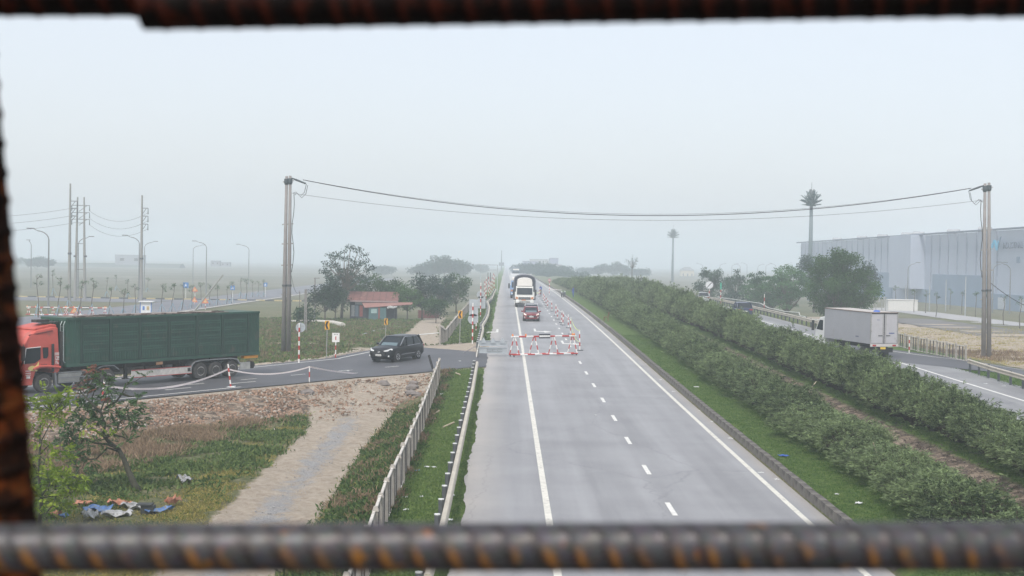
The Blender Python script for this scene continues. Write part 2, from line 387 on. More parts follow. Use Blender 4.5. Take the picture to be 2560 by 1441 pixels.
# ---------------------------------------------------------------- highway and side roads
def asphalt(name, dark, light, warm=None, streak=1.0):
    m = bpy.data.materials.new(name); m.use_nodes = True; nt = m.node_tree; N = nt.nodes; L = nt.links; b = N['Principled BSDF']
    b.inputs['Roughness'].default_value = .62; b.inputs['Specular IOR Level'].default_value = .45
    tc = N.new('ShaderNodeTexCoord')
    def noise(s, sc, det=6):
        mp = N.new('ShaderNodeMapping'); mp.inputs['Scale'].default_value = sc; L.new(tc.outputs['Object'], mp.inputs[0])
        n = N.new('ShaderNodeTexNoise'); n.inputs['Scale'].default_value = s; n.inputs['Detail'].default_value = det; n.inputs['Roughness'].default_value = .6; L.new(mp.outputs[0], n.inputs[0]); return n.outputs[0]
    a = noise(1.0, (.9 * streak, .035, 1)); c = noise(.22, (1, 1, 1)); g = noise(25, (1, 1, 1), 3); t = noise(1.0, (.02, .35, 1), 4)
    def madd(x, k, y=None):
        q = N.new('ShaderNodeMath'); q.operation = 'MULTIPLY_ADD'; L.new(x, q.inputs[0]); q.inputs[1].default_value = k
        if y is None: q.inputs[2].default_value = 0
        else: L.new(y, q.inputs[2])
        return q.outputs[0]
    f = madd(a, .42, madd(c, .30, madd(g, .12, madd(t, .10))))
    r = N.new('ShaderNodeMapRange'); r.inputs[1].default_value = .38; r.inputs[2].default_value = .54; L.new(f, r.inputs[0])
    mx = N.new('ShaderNodeMix'); mx.data_type = 'RGBA'; L.new(r.outputs[0], mx.inputs[0]); mx.inputs[6].default_value = (*dark, 1); mx.inputs[7].default_value = (*light, 1)
    out = mx.outputs[2]
    if warm:                                    # sandy dust that lies on the outer edges
        sx = N.new('ShaderNodeSeparateXYZ'); L.new(tc.outputs['Object'], sx.inputs[0])
        r1 = N.new('ShaderNodeMapRange'); r1.inputs[1].default_value = .3; r1.inputs[2].default_value = -1.3; L.new(sx.outputs[0], r1.inputs[0])
        r2 = N.new('ShaderNodeMapRange'); r2.inputs[1].default_value = 9.1; r2.inputs[2].default_value = 9.7; L.new(sx.outputs[0], r2.inputs[0])
        s = N.new('ShaderNodeMath'); s.operation = 'MAXIMUM'; L.new(r1.outputs[0], s.inputs[0]); L.new(r2.outputs[0], s.inputs[1])
        k = N.new('ShaderNodeMath'); k.operation = 'MULTIPLY'; L.new(s.outputs[0], k.inputs[0]); L.new(madd(c, 1.3), k.inputs[1])
        m2 = N.new('ShaderNodeMix'); m2.data_type = 'RGBA'; L.new(k.outputs[0], m2.inputs[0]); L.new(out, m2.inputs[6]); m2.inputs[7].default_value = (*warm, 1); out = m2.outputs[2]
    # hairline cracks, sealed joints across the lanes and faint wheel tracks
    ds = N.new('ShaderNodeTexNoise'); ds.inputs['Scale'].default_value = .8; ds.inputs['Detail'].default_value = 4; L.new(tc.outputs['Object'], ds.inputs[0])
    va = N.new('ShaderNodeVectorMath'); va.operation = 'MULTIPLY_ADD'; L.new(ds.outputs[1], va.inputs[0]); va.inputs[1].default_value = (1.2, 1.2, 0); L.new(tc.outputs['Object'], va.inputs[2])
    vm = N.new('ShaderNodeMapping'); vm.inputs['Scale'].default_value = (.16, .055, 1); L.new(va.outputs[0], vm.inputs[0])
    vr = N.new('ShaderNodeTexVoronoi'); vr.feature = 'DISTANCE_TO_EDGE'; vr.inputs['Scale'].default_value = 1.0; L.new(vm.outputs[0], vr.inputs[0])
    cr = N.new('ShaderNodeMapRange'); cr.inputs[1].default_value = .0; cr.inputs[2].default_value = .006; cr.inputs[3].default_value = .22; cr.inputs[4].default_value = 0; L.new(vr.outputs[0], cr.inputs[0])
    sp_ = N.new('ShaderNodeSeparateXYZ'); L.new(tc.outputs['Object'], sp_.inputs[0])
    wt = N.new('ShaderNodeMath'); wt.operation = 'MULTIPLY'; wt.inputs[1].default_value = 3.36; L.new(sp_.outputs[0], wt.inputs[0])
    wc = N.new('ShaderNodeMath'); wc.operation = 'COSINE'; L.new(wt.outputs[0], wc.inputs[0])
    wk = N.new('ShaderNodeMapRange'); wk.inputs[1].default_value = -1; wk.inputs[2].default_value = 1; wk.inputs[3].default_value = .0; wk.inputs[4].default_value = .16; L.new(wc.outputs[0], wk.inputs[0])
    mu = N.new('ShaderNodeMath'); mu.operation = 'MULTIPLY'; L.new(wk.outputs[0], mu.inputs[0]); L.new(a, mu.inputs[1])
    mxx = N.new('ShaderNodeMath'); mxx.operation = 'MAXIMUM'; L.new(mu.outputs[0], mxx.inputs[0]); L.new(cr.outputs[0], mxx.inputs[1])
    m3 = N.new('ShaderNodeMix'); m3.data_type = 'RGBA'; L.new(mxx.outputs[0], m3.inputs[0]); L.new(out, m3.inputs[6]); m3.inputs[7].default_value = (.05, .05, .055, 1); out = m3.outputs[2]
    L.new(out, b.inputs['Base Color'])
    bp = N.new('ShaderNodeBump'); bp.inputs['Strength'].default_value = .25; bp.inputs['Distance'].default_value = .01; L.new(g, bp.inputs['Height']); L.new(bp.outputs[0], b.inputs['Normal'])
    return m
worn = asphalt('worn_asphalt', (.205, .208, .218), (.29, .295, .308), (.40, .37, .335))
worn2 = asphalt('worn_asphalt_far_side', (.17, .172, .18), (.26, .265, .27))
newasph = asphalt('new_asphalt', (.050, .052, .060), (.085, .087, .097), None, .3)
midasph = asphalt('grey_asphalt', (.10, .10, .12), (.16, .16, .18), None, .3)
ys = axis([(-20, 20, 10), (20, 130, 2), (130, 420, 8), (420, 3000, 150)])
def strip(name, m, x0, x1, y0, y1, dz, zf=None, n=1, jag=0, **kw):
    """a sheet laid along the highway; jag makes its left edge crumble"""
    b = MB(); yy = [y0] + [y for y in ys if y0 + .01 < y < y1 - .01] + [y1]
    if jag: yy = axis([(y0, 130, .5), (130, 300, 2), (300, y1, 60)])
    for y in yy:
        for i in range(n + 1):
            x = x0 + (x1 - x0) * i / n
            if jag and i == 0: x += random.uniform(-jag, jag) * .4 + .06 * math.sin(y * .35) + .03 * math.sin(y * 1.7)
            b.v.append((x, y, zr(y) + dz))
    for j in range(len(yy) - 1):
        for i in range(n): a = j * (n + 1) + i; b.f.append((a, a + 1, a + n + 2, a + n + 1))
    return b.build(name, m, **kw)
strip('road', worn, -1.22, 9.72, -20, 3000, 0, n=4, jag=.1, kind='structure')
strip('road_far_side', worn2, 20.85, 31.0, -20, 3000, 0, n=2, kind='structure')
paint = mat('white_road_paint', (.66, .66, .63), .6, var=.16, scale=2.5, dirt=((.25, .25, .25), 9, .56))
paint2 = mat('cream_road_paint', (.60, .59, .53), .6, var=.16, scale=2.5, dirt=((.25, .25, .25), 7, .57))
strip('road_edge_line', paint2, 1.27, 1.47, 10, 900, .005, kind='structure')
strip('road_edge_line', paint2, 8.90, 9.08, 10, 900, .005, kind='structure')
strip('road_edge_line', paint, 28.1, 28.3, 10, 900, .005, kind='structure')
strip('road_edge_line', paint, 21.3, 21.5, 10, 900, .005, kind='structure')
y0 = 41.0; k = 0
DASH_Y = []
while y0 < 400:
    DASH_Y.append(y0); y0 += 7.45
for i, y in enumerate(DASH_Y):
    if not 99 < y < 103: strip('lane_dash', paint, 5.09, 5.25, y, y + 2.1, .005, kind='structure')
    strip('lane_dash', paint, 24.7, 24.86, y + 3, y + 5.1, .005, kind='structure')
# lane arrows ahead of the barricade
def poly_on_road(name, m, pts, c, rz=0, dz=.006, sc=(1, 1), zf=None, **kw):
    b = MB(); q = []
    for x, y in pts:
        x, y = x * sc[0], y * sc[1]; X = c[0] + x * math.cos(rz) - y * math.sin(rz); Y = c[1] + x * math.sin(rz) + y * math.cos(rz)
        q.append((X, Y, (zf(X, Y) if zf else zr(Y)) + dz))
    b.v = q; b.f = [tuple(range(len(q)))]; return b.build(name, m, **kw)
arrow = [(-.08, 1.9), (-.08, -.9), (-.5, -.9), (-.5, -1.5), (0, -2.6), (.1, -1.9), (.1, 1.9)]
turn = [(.12, 2.6), (-.12, 2.6), (-.12, .2), (-1.0, -.1), (-1.0, .5), (-1.9, -.5), (-1.0, -1.5), (-1.0, -.8), (.12, -.4)]
for px, sc in (((-0.697, 124.84), (1, 1.5)), ((2.785, 126.84), (-1, 1.4)), ((4.73, 111.62), (-1, 1.2))):
    poly_on_road('road_arrow', paint, [(x * .8, y) for x, y in turn][::-1] if sc[0] > 0 else [(x * .8, y) for x, y in turn], px, 0, .007, sc, kind='structure')
# side road
def side_strip(name, m, off0, off1, dz, t0=0., t1=1., step=1.0, jag=0, **kw):
    """sheet between two offsets from the side road centre line (fractions of its half width when |off|<=1)"""
    pts = []
    P = SIDE[1:]
    for (x0, y0, h0, z0), (x1, y1, h1, z1) in zip(P, P[1:]):
        L = math.hypot(x1 - x0, y1 - y0); n = max(1, int(L / step))
        for i in range(n): t = i / n; pts.append((x0 + (x1 - x0) * t, y0 + (y1 - y0) * t, h0 + (h1 - h0) * t))
    pts.append(P[-1][:3])
    cum = [0]
    for a, c in zip(pts, pts[1:]): cum.append(cum[-1] + math.hypot(c[0] - a[0], c[1] - a[1]))
    b = MB(); n = 0
    for i, (x, y, h) in enumerate(pts):
        if not (t0 <= cum[i] <= t1): continue
        a = pts[max(0, i - 2)]; c = pts[min(len(pts) - 1, i + 2)]
        dx, dy = c[0] - a[0], c[1] - a[1]; l = math.hypot(dx, dy); nx_, ny_ = -dy / l, dx / l  # to the near side (left of travel away)
        row = []
        for k in range(5):
            o = off0(h) + (off1(h) - off0(h)) * k / 4
            if jag and k in (0, 4): o += random.uniform(-jag, jag)
            X, Y = x + nx_ * o, y + ny_ * o
            row.append((X, Y, zside(X, Y) + dz))
        b.v += row; n += 1
    b.f = [(j * 5 + k, j * 5 + k + 1, j * 5 + k + 6, j * 5 + k + 5) for j in range(n - 1) for k in range(4)]
    return b.build(name, m, **kw)
side_strip('side_road', newasph, lambda h: -h, lambda h: h, -.008, .6, 999, .8, .06, kind='structure')
side_strip('side_road_line', paint, lambda h: -h + .85, lambda h: -h + 1.02, .004, 4.5, 999, .5, kind='structure')
side_strip('side_road_line', paint, lambda h: h * 0 + 1.75, lambda h: h * 0 + 1.9, .004, 44.5, 60, .5, kind='structure')
side_strip('side_road_line', paint, lambda h: h - .8, lambda h: h - .65, .004, 28, 60, .5, kind='structure')
for t in range(12, 90, 4):
    side_strip('side_road_dash', paint, lambda h: h * .28 - .07, lambda h: h * .28 + .07, .004, t, t + 1.4, .3, kind='structure')
for t in range(25, 60, 5):
    side_strip('side_road_dash', paint, lambda h: h - 2.6, lambda h: h - 2.45, .004, t, t + 2.2, .3, kind='structure')
def sheet(name, m, pts, dz, **kw):
    b = MB(); q = [(x, y, zt(x, y) + dz) for x, y in pts]; b.v = q; b.f = [tuple(range(len(q)))]; return b.build(name, m, **kw)
def ribbon(name, m, L, w0, w1, dz, n=6, step=1., **kw):
    """sheet draped on the ground along a path of points L between side offsets w0..w1"""
    P = []
    for (a, b_) in zip(L, L[1:]):
        k = max(1, int(math.hypot(b_[0] - a[0], b_[1] - a[1]) / step))
        for i in range(k): P.append((a[0] + (b_[0] - a[0]) * i / k, a[1] + (b_[1] - a[1]) * i / k))
    P.append(L[-1]); b = MB()
    for i, (x, y) in enumerate(P):
        a = P[max(0, i - 1)]; c = P[min(len(P) - 1, i + 1)]; dx, dy = c[0] - a[0], c[1] - a[1]; l = math.hypot(dx, dy) or 1
        for k in range(n + 1):
            o = w0 + (w1 - w0) * k / n; X, Y = x - dy / l * o, y + dx / l * o; b.v.append((X, Y, zt(X, Y) + dz))
    b.f = [(j * (n + 1) + k, j * (n + 1) + k + 1, (j + 1) * (n + 1) + k + 1, (j + 1) * (n + 1) + k) for j in range(len(P) - 1) for k in range(n)]
    return b.build(name, m, **kw)
# ramp on the right that leaves the far carriageway
RAMP = [(28.9, 124), (30.4, 112), (33.2, 104), (38, 96.5), (46, 88), (60, 76)]
def ramp_sheet(name, m, a, b_, dz, **kw):
    b = MB(); P = []
    for p, q in zip(RAMP, RAMP[1:]):
        for i in range(6): P.append((p[0] + (q[0] - p[0]) * i / 6, p[1] + (q[1] - p[1]) * i / 6))
    P.append(RAMP[-1])
    for i, (x, y) in enumerate(P):
        p = P[max(0, i - 1)]; q = P[min(len(P) - 1, i + 1)]; dx, dy = q[0] - p[0], q[1] - p[1]; l = math.hypot(dx, dy)
        for k in range(4):
            o = a + (b_ - a) * k / 3; X, Y = x + dy / l * o, y - dx / l * o
            b.v.append((X, Y, max(zt(X, Y) + .06, zr(Y) if X < 32.6 else -9) + dz))
    b.f = [(j * 4 + k, j * 4 + k + 1, j * 4 + k + 5, j * 4 + k + 4) for j in range(len(P) - 1) for k in range(3)]
    return b.build(name, m, **kw)
ramp_sheet('ramp_road', newasph, -.2, 7.2, .010, kind='structure')
ramp_sheet('ramp_road_line', paint, .9, 1.08, .016, kind='structure')
# outlying roads on the left and right
ribbon('service_road', midasph, [(-54.5, 150), (-54.5, 620)], -7.5, 7.0, .05, 6, 6, kind='structure')
ribbon('cross_road', midasph, [(-62, 252), (-170, 262)], -10.5, 9.5, .045, 6, 6, kind='structure')
conc = mat('pale_concrete', (.50, .48, .44), .85, var=.2, scale=1.5)
ribbon('service_road_kerb', conc, [(-47.2, 150), (-47.2, 420)], -.35, .35, .12, 2, 6, kind='structure')
ribbon('factory_road', mat('pale_grey_road', (.33, .33, .34), .8, var=.12, scale=.3), [(73.64, 277.92), (75.54, 250.89), (72.95, 215.20), (71.01, 188.39)] , -4, 3.5, .05, 4, 4, kind='structure')
ribbon('dark_strip_of_field', mat('ploughed_grey_soil', (.13, .125, .125), .9, var=.25, scale=.5), [(60.51, 213.27), (60.63, 195.60), (59.22, 171.68), (57.62, 152.80)] , -5, 5, .05, 6, 3, kind='structure')
# far levee across the left horizon
b = MB()
for x in range(-1260, -210, 30):
    yc = 1010 + .04 * (x + 600); zz = -1
    b.v += [(x, yc - 12, zz - .2), (x, yc - 3, zz + 2.9 + .35 * math.sin(x * .02)), (x, yc + 3, zz + 2.9 + .35 * math.sin(x * .02)), (x, yc + 12, zz - .2)]
n = len(b.v) // 4; b.f = [(j * 4 + k, j * 4 + k + 4, j * 4 + k + 5, j * 4 + k + 1) for j in range(n - 1) for k in range(3)]
b.build('levee', mat('levee_grass', (.07, .085, .06), .95, var=.3, scale=.1), kind='structure')
# kerbs of the median: separate concrete kerb stones
kerbm = mat('weathered_kerb_concrete', (.15, .14, .125), .9, var=.45, scale=2.2, bump=.4, bscale=12, dirt=((.055, .05, .045), 1.6, .50))
kb = MB(); kb.box((0, .49, .14), (.22, .97, .40)); kme = kb.mesh('kerb_stone', kerbm)
kerb = thing('median_kerb', 'long weathered grey kerb between the lanes and the green median grass', 'kerb', (0, 0, 0))
def kerb_stone(x, y, dz=0):
    o = bpy.data.objects.new('kerb_stone', kme); C.objects.link(o); o.parent = kerb
    sl = math.atan((zr(y + 1) - zr(y)) / 1.0)
    o.location = (x + random.uniform(-.012, .012), y, zr(y) + dz + random.uniform(-.012, .012)); o.rotation_euler = (sl, 0, random.uniform(-.006, .006))
for i in range(95): kerb_stone(9.84, 34 + i * 1.0)
def long_kerb(x, y0, y1, name):
    b = MB(); yy = axis([(y0, y1, 4)])
    for y in yy: b.v += [(x - .11, y, zr(y) - .1), (x - .11, y, zr(y) + .33), (x + .11, y, zr(y) + .33), (x + .11, y, zr(y) - .1)]
    b.f = [(j * 4 + k, j * 4 + k + 1, j * 4 + k + 5, j * 4 + k + 4) for j in range(len(yy) - 1) for k in range(3)]
    return b
k2 = long_kerb(9.84, 129, 900, ''); k2.build('kerb_run', kerbm, kerb, kind='stuff')
long_kerb(20.7, 20, 900, '').build('far_kerb', kerbm, kind='structure')

# ================================================================ fences and guardrails
steel = mat('dull_galvanised_steel', (.36, .36, .35), .5, .5, var=.25, scale=2, dirt=((.16, .11, .07), 3, .62))
beamm = mat('weathered_pale_rail', (.50, .46, .38), .55, .25, var=.2, scale=1.2, dirt=((.22, .15, .09), 2.5, .60))
postm = mat('dark_grey_post', (.10, .11, .12), .6, .3, var=.3, scale=4)
capm = mat('pale_post_cap', (.62, .64, .64), .5)
concp = mat('grey_concrete_post', (.33, .31, .28), .9, var=.3, scale=3, bump=.3, dirt=((.10, .09, .08), 2, .58))
darkup = mat('dark_upright', (.07, .065, .06), .9, var=.3)
concl = mat('pale_weathered_concrete_bar', (.52, .50, .46), .85, var=.25, scale=2.5, dirt=((.16, .14, .12), 4, .60))
meshm = mat('grey_wire_mesh', (.30, .30, .30), .6, .4, var=.2)
def mesh_bay_mesh(L, h, step=.12, r=.006):
    b = MB(); n = int(L / step)
    for i in range(1, n): b.bar((i * L / n, 0, .05), (i * L / n, 0, h - .03), r)
    for i in range(1, int(h / .13)): b.bar((.03, .004, i * .13), (L - .03, .004, i * .13), r)
    return b
_fc = {}
def fence_line(name, label, pts, h, cat='fence', bay=2.45, group=None, hs=None, mids=2):
    """posts, sloping top bars, inner uprights and wire mesh between; pts = ground line (x, y, z)"""
    root = thing(name, label, cat, pts[0], group=group)
    P = [Vector(p) for p in pts]; D = [0]
    for a, b_ in zip(P, P[1:]): D.append(D[-1] + (b_ - a).length)
    n = max(1, round(D[-1] / bay))
    def at(t):
        for i in range(len(P) - 1):
            if t <= D[i + 1] or i == len(P) - 2: return P[i].lerp(P[i + 1], (t - D[i]) / (D[i + 1] - D[i]))
    Q = [at(D[-1] * i / n) for i in range(n + 1)]; o0 = Vector(pts[0])
    pm = MB(); pm.loft([[(-.075, -.075, -.3), (.075, -.075, -.3), (.075, .075, -.3), (-.075, .075, -.3)], [(-.06, -.06, 1), (.06, -.06, 1), (.06, .06, 1), (-.06, .06, 1)]])
    pm.loft([[(-.09, -.09, 1.0), (.09, -.09, 1.0), (.09, .09, 1.0), (-.09, .09, 1.0)], [(-.05, -.05, 1.09), (.05, -.05, 1.09), (.05, .05, 1.09), (-.05, .05, 1.09)]])
    pme = pm.mesh('post', concp)
    for i, q in enumerate(Q):
        hh = h * random.uniform(.97, 1.03)
        o = link('post', pme, root); o.location = q - o0; o.scale = (1, 1, hh)
        o.rotation_euler = (random.uniform(-.02, .02), random.uniform(-.03, .03), 0)
    for a, c in zip(Q, Q[1:]):
        d = c - a; ang = math.atan2(d.y, d.x); sl = -math.atan2(d.z, math.hypot(d.x, d.y)); L = d.length
        key = (round(L, 2), h, 0)
        if key not in _fc:
            tb = MB(); tb.bar((.05, 0, h - .06), (L - .05, 0, h + .0), .075, .06)
            bb = MB(); bb.bar((.05, 0, .08), (L - .05, 0, .08), .06, .05)
            um = MB(); um.bar((0, 0, .05), (0, 0, h - .05), .065)
            _fc[key] = (tb.mesh('top_bar', concl), bb.mesh('bottom_bar', concl), mesh_bay_mesh(L, h - .05).mesh('wire_mesh', meshm), um.mesh('upright', darkup))
        for nm, me_ in zip(('top_bar', 'bottom_bar', 'wire_mesh'), _fc[key]):
            o = link(nm, me_, root); o.location = a - o0; o.rotation_euler = (0, sl, ang)
        for k in range(1, mids + 1):
            o = link('upright', _fc[key][3], root); o.location = a.lerp(c, k / (mids + 1)) - o0; o.rotation_euler = (0, 0, ang)
    return root
fl = [(-3.14, 28.07, 1.036), (-3.24, 33.76, 1.044), (-3.40, 39.97, 1.050), (-3.43, 48.89, 1.118), (-3.56, 59.00, 1.163), (-3.95, 83.42, 1.515)]
fence_line('roadside_fence', 'grey concrete post and wire mesh fence between the dirt track and the grass verge', [(x, y, zt(x, y)) for x, y, z in fl], 1.3)
fl = [(-5.25, 111.5), (-5.4, 125), (-5.5, 150), (-5.6, 175), (-5.7, 215)]
fence_line('roadside_fence', 'hazy mesh fence running past the shed, beyond the side road junction', [(x, y, zt(x, y)) for x, y in fl], 1.55, bay=2.9)
fl = [(32.89, 116.24, 0.968), (32.73, 114.37, 0.946), (32.89, 109.03, 0.866), (33.48, 104.87, 0.781), (33.89, 101.07, 0.697)]
fence_line('field_fence', 'low mesh fence at the edge of the bare brown field behind the box truck', [(x, y, zt(x, y)) for x, y, z in fl], 1.15, bay=1.7)
# stepped fence behind the far guardrail
root = thing('stepped_fence', 'thin stepped pipe fence behind the guardrail under the feathery trees', 'fence', (35, 149, 0))
st = [(35.00, 149.00, 1.659)] + [(34.54, 158.00, 1.542)] + [(34.54, 158.20, 1.731)] + [(34.44, 161.00, 1.744)] + [(34.41, 161.20, 2.110)] + [(34.28, 169.00, 1.969)] + [(34.36, 180.00, 2.046)] + [(34.65, 187.00, 2.415)] + [(35.05, 206.00, 2.328)] + [(34.95, 228.00, 2.245)]
tb = MB(); tb.tube([(x - 35, y - 149, z) for x, y, z in st], .05, 6); tb.build('top_pipe', capm, root)
pb = MB(); pb.tube([(0, 0, -.3), (0, 0, 1)], .045, 6); pme = pb.mesh('post', postm)
for (x, y, z) in st:
    o = link('post', pme, root); o.location = (x - 35, y - 149, 0); g_ = zt(x, y); o.location.z = g_; o.scale.z = max(.6, z - g_)
for (x0, y0_, z0), (x1, y1_, z1) in zip(st, st[1:]):
    if y1_ - y0_ < 1: continue
    b = MB()
    for k in range(2, int((y1_ - y0_) / .35)):
        t = k * .35 / (y1_ - y0_); x = x0 + (x1 - x0) * t; y = y0_ + (y1_ - y0_) * t
        b.bar((x - 35, y - 149, zt(x, y)), (x - 35, y - 149, z0 + (z1 - z0) * t - .03), .03)
    b.build('infill_bars', postm, root)

def w_beam(pts, h=.31, thick=False):
    """corrugated rail swept along points (x, y, z) facing +X"""
    prof = [(.13, -.3), (.13, .3), (.10, .48), (.0, .5), (-.03, .4), (-.03, -.4), (0, -.5), (.10, -.48)] if thick else [(0, -.5), (.07, -.36), (.07, -.26), (.0, -.1), (.0, .1), (.07, .26), (.07, .36), (0, .5), (-.02, .5), (.045, .36), (.045, .26), (-.025, .1), (-.025, -.1), (.045, -.26), (.045, -.36), (-.02, -.5)]
    return [[(x + px, y, z + pz * h) for px, pz in prof] for x, y, z in pts]
def guardrail(label, pts, h=.66, face=1, step=2.15, caps=True, thick=False):
    root = thing('guardrail', label, 'guardrail', pts[0]); o0 = pts[0]
    rel = [((x - o0[0]) * 1, y - o0[1], z - o0[2] + h) for x, y, z in pts]
    b = MB(); rings = w_beam([(face * x, y, z) for x, y, z in rel], thick=thick); rings = [[(face * x, y, z) for x, y, z in r] for r in rings]
    b.loft(rings); b.build('rail_beam', beamm, root)
    D = [0]; P = [Vector(p) for p in pts]
    for a, c in zip(P, P[1:]): D.append(D[-1] + (c - a).length)
    n = int(D[-1] / step)
    pm = MB(); pm.tube([(0, 0, -.3), (0, 0, h + .17)], .08, 8); pme = pm.mesh('post', postm)
    cm = MB(); cm.tube([(0, 0, h + .172), (0, 0, h + .2)], .086, 8); cme = cm.mesh('post_cap', capm)
    for i in range(n + 1):
        t = D[-1] * i / n
        k = max(j for j in range(len(D)) if D[j] <= t + 1e-6); k = min(k, len(P) - 2)
        q = P[k].lerp(P[k + 1], (t - D[k]) / (D[k + 1] - D[k])) - P[0]
        o = link('post', pme, root); o.location = (q.x - face * .14, q.y, q.z)
        if caps and i < 45:
            c = link('post_cap', cme, o)
    return root
g1 = []
for px, py in ((1060, 1441), (1101, 1317), (1118, 1244), (1148, 1110), (1180, 967), (1191, 906)): pass
gl = [(-1.650, 29.89, 0.640), (-1.579, 35.33, 0.678), (-1.582, 39.49, 0.717), (-1.605, 50.29, 0.833), (-1.644, 70.67, 1.080), (-1.731, 85.09, 1.282)]
guardrail('pale weathered guardrail on dark posts along the near left verge', [(x, y, zr(y) - .04) for x, y, z in gl], thick=True)
gl = [(-1.853, 100.06, 1.586), (-1.872, 108.37, 1.711), (-1.886, 116.11, 1.822), (-2.037, 122.03, 1.903), (-1.866, 130.14, 2.008), (-1.766, 141.69, 2.142), (-1.888, 159.34, 2.322), (-2.317, 175.71, 2.449), (-1.885, 189.46, 2.541), (-1.721, 237.89, 2.801)]
guardrail('bent pale guardrail snaking away beyond the junction on the left of the highway', [(x, y, zr(y) - .02) for x, y, z in gl], h=.72, thick=True)
guardrail('long guardrail at the outer edge of the far carriageway, behind the box truck', [(31.35, y, zr(y) - .03) for y in (131, 150, 180, 215, 260, 330, 420)], face=-1, caps=False)
gl = [(31.0, 92), (30.6, 86), (30.4, 78), (30.3, 66), (30.3, 55)]
guardrail('short guardrail on a grass strip at the right edge, beside the ramp', [(x, y, zr(y) - .03) for x, y in gl], h=.72, face=-1, caps=False)

# ================================================================ striped posts, tapes, signs
redp = mat('red_stripe_paint', (.42, .035, .03), .5, var=.15)
whitep = mat('white_stripe_paint', (.72, .72, .70), .5, var=.1)
def striped(root, p0, p1, r, n, name='stripe', first=0, seg=8, cols=None):
    """a post of alternating red and white bands, each band a part"""
    p0, p1 = Vector(p0), Vector(p1); cols = cols or (whitep, redp)
    for i in range(n):
        b = MB(); b.tube([p0.lerp(p1, i / n), p0.lerp(p1, (i + 1) / n)], r, seg)
        b.build(('white_band', 'red_band')[(i + first) % 2], cols[(i + first) % 2], root)
def delineator(x, y, h, label, group=None, base=True, bands=5, lean=(0, 0), z=None, r=.045):
    z = zr(y) if z is None else z
    t = thing('striped_post', label, 'traffic post', (x, y, z), group=group, rot=(lean[0], lean[1], random.uniform(-.4, .4)))
    striped(t, (0, 0, .03), (0, 0, h), r, bands, first=0)
    if base:
        b = MB(); b.box((0, 0, .03), (.42, .42, .06)); b.build('base_plate', postm, t, bevel=.01)
    return t
dl = [((5.71, 104.49, 0.805), 1.55, 'striped post beside the right end of the red and white barricade'), ((5.85, 123.08, 1.066), 1.5, 'striped post second in the taped line, with yellow tape tied to it'),
      ((6.08, 132.52, 1.185), 1.3, 'striped post just behind the yellow taped one in the middle of the highway'), ((5.74, 137.08, 1.238), 1.35, 'right one of two striped posts standing close together'),
      ((5.80, 141.37, 1.286), 1.3, 'left one of two striped posts standing close together'), ((5.63, 148.26, 1.364), 1.25, 'striped post in front of the red car to its right'),
      ((5.69, 155.18, 1.435), 1.35, 'striped post level with the red car'), ((5.67, 167.26, 1.538), 1.3, 'lone striped post in the line beside the cars'),
      ((5.40, 176.49, 1.609), 1.25, None), ((5.46, 185.14, 1.667), 1.3, None), ((5.59, 196.62, 1.730), 1.25, None), ((5.62, 205.12, 1.775), 1.2, None), ((5.45, 224.33, 1.878), 1.3, None), ((5.73, 228.76, 1.903), 1.3, None)]
for (p, h, lb) in dl:
    delineator(p[0], p[1], h, lb or 'hazy red and white striped post beside the tarpaulin truck', 'striped posts set out along the highway lane', lean=(random.uniform(-.04, .04), random.uniform(-.05, .05)))
def tape(label, pts, w, m, name='barrier_tape', cat='tape', group=None, twist=.5):
    """thin ribbon hanging along points, slowly twisting"""
    b = MB(); P = [Vector(p) for p in pts]; n = len(P)
    for i, p in enumerate(P):
        a = twist * math.sin(i * .45 + P[0].x); s = Vector((math.sin(a) * .7, math.sin(a) * .5, math.cos(a))) * w / 2
        q = Vector((.004, .004, 0)); b.v += [tuple(p - s - q), tuple(p + s - q), tuple(p + s + q), tuple(p - s + q)]
    b.f = [(j * 4 + k, j * 4 + (k + 1) % 4, j * 4 + 4 + (k + 1) % 4, j * 4 + 4 + k) for j in range(n - 1) for k in range(4)] + [(0, 3, 2, 1), (4 * n - 4, 4 * n - 3, 4 * n - 2, 4 * n - 1)]
    return b.build(name, m, label=label, cat=cat, group=group)
tapew = mat('white_pink_tape', (.72, .66, .66), .5, var=.15, scale=1.2)
tapey = mat('yellow_green_tape', (.62, .72, .22), .5, var=.1)
def dtop(i, k=1.0): p, h, _ = dl[i]; return (p[0], p[1], zr(p[1]) + h * k)
tape('yellow green tape hanging from the second striped post to the post by the barricade', catenary(dtop(1), dtop(0), .35, 10), .07, tapey)
tape('pale yellow tape sagging low behind the barricade end', catenary(dtop(1, .7), dtop(0, .45), .5, 10), .05, tapey)
tape('loose yellow green tape hanging down the last striped post', [(dl[0][0][0] - .05, dl[0][0][1], zr(100) + h_) for h_ in (1.6, 1.3, 1.0, .7)], .12, tapey)
tape('pink white tape between the paired striped posts and the taped post', catenary(dtop(3), dtop(1, .95), .2, 10), .05, tapew)
tape('pink white tape strung beside the red car', catenary(dtop(6), dtop(3), .3, 10), .05, tapew)
tape('faint tape strung between the hazy striped posts', catenary(dtop(9), dtop(7, .9), .3, 8), .05, tapew)

